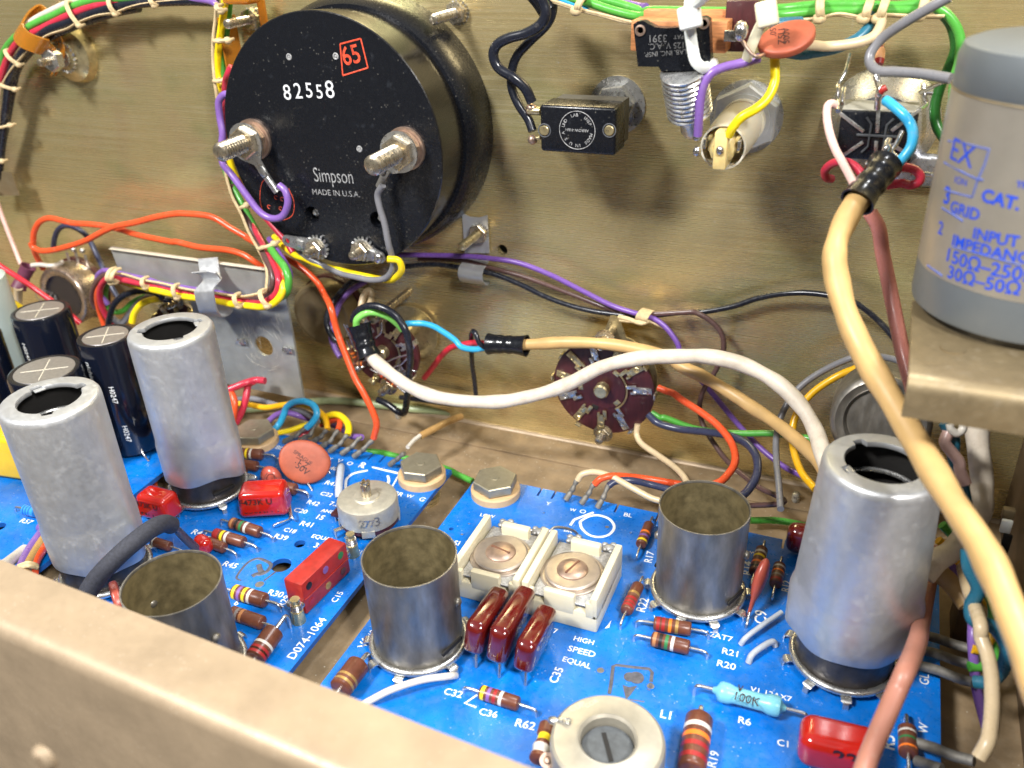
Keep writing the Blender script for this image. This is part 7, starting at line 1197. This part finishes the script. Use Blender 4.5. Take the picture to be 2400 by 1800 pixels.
# tangle of wires at the right
def R_w(label, mt, r, pts): wire(label, mt, r, pts)
cable('pale cream cable hanging straight behind the bracket', 'cabWhite', .27, [('h3', 1600, 480, 'c', 21.5), ('h3', 1610, 700, 'c', 21.5), ('h3', 1640, 1000, 'c', 21.5), ('h3', 1670, 1250, 'c', 21.5), ('h4', 1660, 50, 'c', 21.4), ('h4', 1640, 250, 'c', 21.3), ('h4', 1560, 420, 'c', 21.2), ('h4', 1400, 640, 'c', 21), ('h4', 1250, 800, 'c', 20.9), ('h4', 1050, 920, 'c', 20.8), ('h4', 900, 1100, 'c', 20.8)])
R_w('twisted peach wire under the bracket', 'wPale', .13, [('h3', 1230, 620, 'c', 20), ('h3', 1190, 760, 'c', 20), ('h3', 1290, 900, 'c', 20), ('h3', 1370, 1010, 'c', 20), ('h3', 1385, 1120, 'c', 20), ('h3', 1460, 1300, 'c', 20)])
R_w('dark blue wire twisted with the peach one under the bracket', 'wTeal', .12, [('h3', 1170, 500, 'c', 20.2), ('h3', 1230, 600, 'c', 20.2), ('h3', 1310, 700, 'c', 20.2), ('h3', 1310, 850, 'c', 20.2), ('h3', 1290, 960, 'c', 20.2), ('h3', 1380, 1180, 'c', 20.2), ('h3', 1430, 1330, 'c', 20.2), ('h4', 1500, 300, 'c', 20.2), ('h4', 1560, 600, 'c', 20)])
R_w('white ring-shaped wire end under the bracket', 'wWhite', .09, [('h3', 1250, 520, 'c', 19.8), ('h3', 1270, 590, 'c', 19.8), ('h3', 1340, 640, 'c', 19.8), ('h3', 1410, 600, 'c', 19.8), ('h3', 1430, 520, 'c', 19.8)])
R_w('green wire slanting down behind the right shield', 'wGreen', .12, [('h4', 1150, 440, 'c', 22), ('h4', 1250, 540, 'c', 22), ('h4', 1400, 700, 'c', 21.8), ('h4', 1600, 1000, 'c', 21.4), ('h4', 1720, 1300, 'c', 21), ('h4', 1810, 1500, 'c', 20.8), ('h5', 1810, 60, 'c', 20.6), ('h5', 1860, 300, 'c', 20.5), ('h5', 1830, 500, 'c', 20.5), ('h5', 1700, 610, 'c', 20.5), ('h5', 1500, 620, 'c', 20.5)])
R_w('golden wire slanting down behind the pale cream cable', 'wGold', .11, [('h4', 1100, 640, 'c', 21.6), ('h4', 1220, 740, 'c', 21.6), ('h4', 1350, 930, 'c', 21.5), ('h4', 1500, 1120, 'c', 21.3), ('h4', 1700, 1400, 'c', 21), ('h4', 1850, 1600, 'c', 20.8), ('h5', 1870, 60, 'c', 20.5), ('h5', 1740, 320, 'c', 20.4), ('h5', 1640, 400, 'c', 20.4), ('h5', 1540, 390, 'c', 20.4)])
R_w('violet wire dropping beside the golden one', 'wLilac', .12, [('h4', 1180, 900, 'c', 21.5), ('h4', 1300, 1030, 'c', 21.4), ('h4', 1420, 1200, 'c', 21.2), ('h4', 1510, 1400, 'c', 21), ('h4', 1550, 1600, 'c', 20.8), ('h5', 1550, 100, 'c', 20.6), ('h5', 1550, 340, 'c', 20.5), ('h5', 1600, 900, 'c', 20.6), ('h5', 1720, 1400, 'c', 20.6)])
R_w('dark green wire curving round at the far right of the board', 'wTeal', .15, [('h4', 1480, 760, 'c', 19.2), ('h4', 1500, 1000, 'c', 19.2), ('h4', 1620, 1280, 'c', 19.2), ('h4', 1530, 1480, 'c', 19.4), ('h5', 1560, 20, 'c', 19.3), ('h5', 1800, 100, 'c', 19.2), ('h5', 1950, 280, 'c', 19.2), ('h5', 1990, 450, 'c', 19.2), ('h5', 1920, 680, 'c', 19.4), ('h5', 1750, 820, 'c', 19.6), ('h5', 1570, 820, 'c', 19.8)])
R_w('cream ribbon-like wire folded behind the right shield', 'cabCream', .24, [('h4', 980, 950, 'c', 21.4), ('h4', 1120, 1070, 'c', 21.4), ('h4', 1300, 1230, 'c', 21.3), ('h4', 1480, 1480, 'c', 21)])
R_w('long tan wire hanging past the edge of the board to a lug', 'wCream', .15, [('h4', 1420, 1000, 'c', 21), ('h4', 1500, 1300, 'c', 20), ('h5', 1640, 40, 'c', 18.8), ('h5', 1660, 250, 'c', 18.7), ('h5', 1740, 470, 'c', 18.5), ('h5', 1790, 750, 'c', 18.2), ('h5', 1800, 1100, 'c', 17.9), ('h5', 1780, 1400, 'c', 17.6), ('h5', 1740, 1600, 'c', 17.4), ('g5', 2180, 1530, 'c', 17.4)])
for lab, pts in (('upper of three grey lugs bridging from the board edge to the tangle', [('h5', 870, 200), ('h5', 1100, 260), ('h5', 1300, 330), ('h5', 1560, 400)]), ('middle of three grey lugs bridging from the board edge to the tangle', [('h5', 870, 400), ('h5', 1100, 460), ('h5', 1350, 550), ('h5', 1700, 640)]), ('lowest of three grey lugs bridging from the board edge to the tangle', [('h5', 870, 610), ('h5', 1100, 670), ('h5', 1350, 770), ('h5', 1560, 830)]), ('grey lug beside the printed W reaching the long tan wire', [('g5', 1370, 1330), ('g5', 1600, 1400), ('g5', 1850, 1500), ('g5', 2120, 1570)]), ('grey lug cut by the bottom frame edge beside R5', [('g5', 1380, 1570), ('g5', 1500, 1610), ('g5', 1700, 1680)])):
    wire(lab, 'lug', .12, [(s_, x, y, 'z', .25+.15*i) for i, (s_, x, y) in enumerate(pts)], name='crimp_lug', cat='lug', group='grey crimp lugs along the board edges')
wire('salmon sleeved cable running down beside the right shield in front of the red capacitor', 'wSalm', .20, [('c3', 1640, 250, 'c', 23), ('c3', 1590, 480, 'c', 22), ('c3', 1545, 720, 'c', 20.5), ('g5', 1400, -40, 'c', 18.9), ('g5', 1340, 150, 'c', 18.2), ('g5', 1230, 400, 'c', 17.5), ('g5', 1120, 650, 'c', 17.4), ('g5', 990, 950, 'c', 17.2), ('g5', 860, 1250, 'c', 17), ('g5', 740, 1550, 'c', 16.8), ('g5', 640, 1850, 'c', 16.5)], cat='cable', name='cable')
# white paddle of a part on the side wall
t = thing('terminal_strip', 'white paddle with black slot on the dark side wall at the far right', 'terminal'); p0 = at('h4', 1980, 460, 'c', 21.5)
mb = MB(); mb.box(p0, (.25, .12, .38), bev=.04); mb.build('paddle', M['nylon'], t); mb = MB(); mb.box(at('h4', 1970, 700, 'c', 21.6), (.2, .1, .62), bev=.02); mb.build('slot_piece', M['dark'], t); mb = MB(); mb.box(at('h4', 2010, 290, 'c', 21.8), (.28, .2, .28), bev=.03); mb.build('clamp_block', M['brack'], t)
# red wire in the grey plate at left edge: small grey tab
t = thing('plate_corner', 'corner of a dull metal plate at the left frame edge above the pale pink wire', 'plate'); mb = MB(); e_ = [at('a1', *p, .9) for p in ((-60, 1100), (80, 1120), (130, 1265), (-60, 1268))]; mb.prism([(p.x, p.z) for p in e_][::-1], .05, frame((0, PY-.88, 0), NY, (1,0,0))); mb.build('sheet', M['brack'], t)
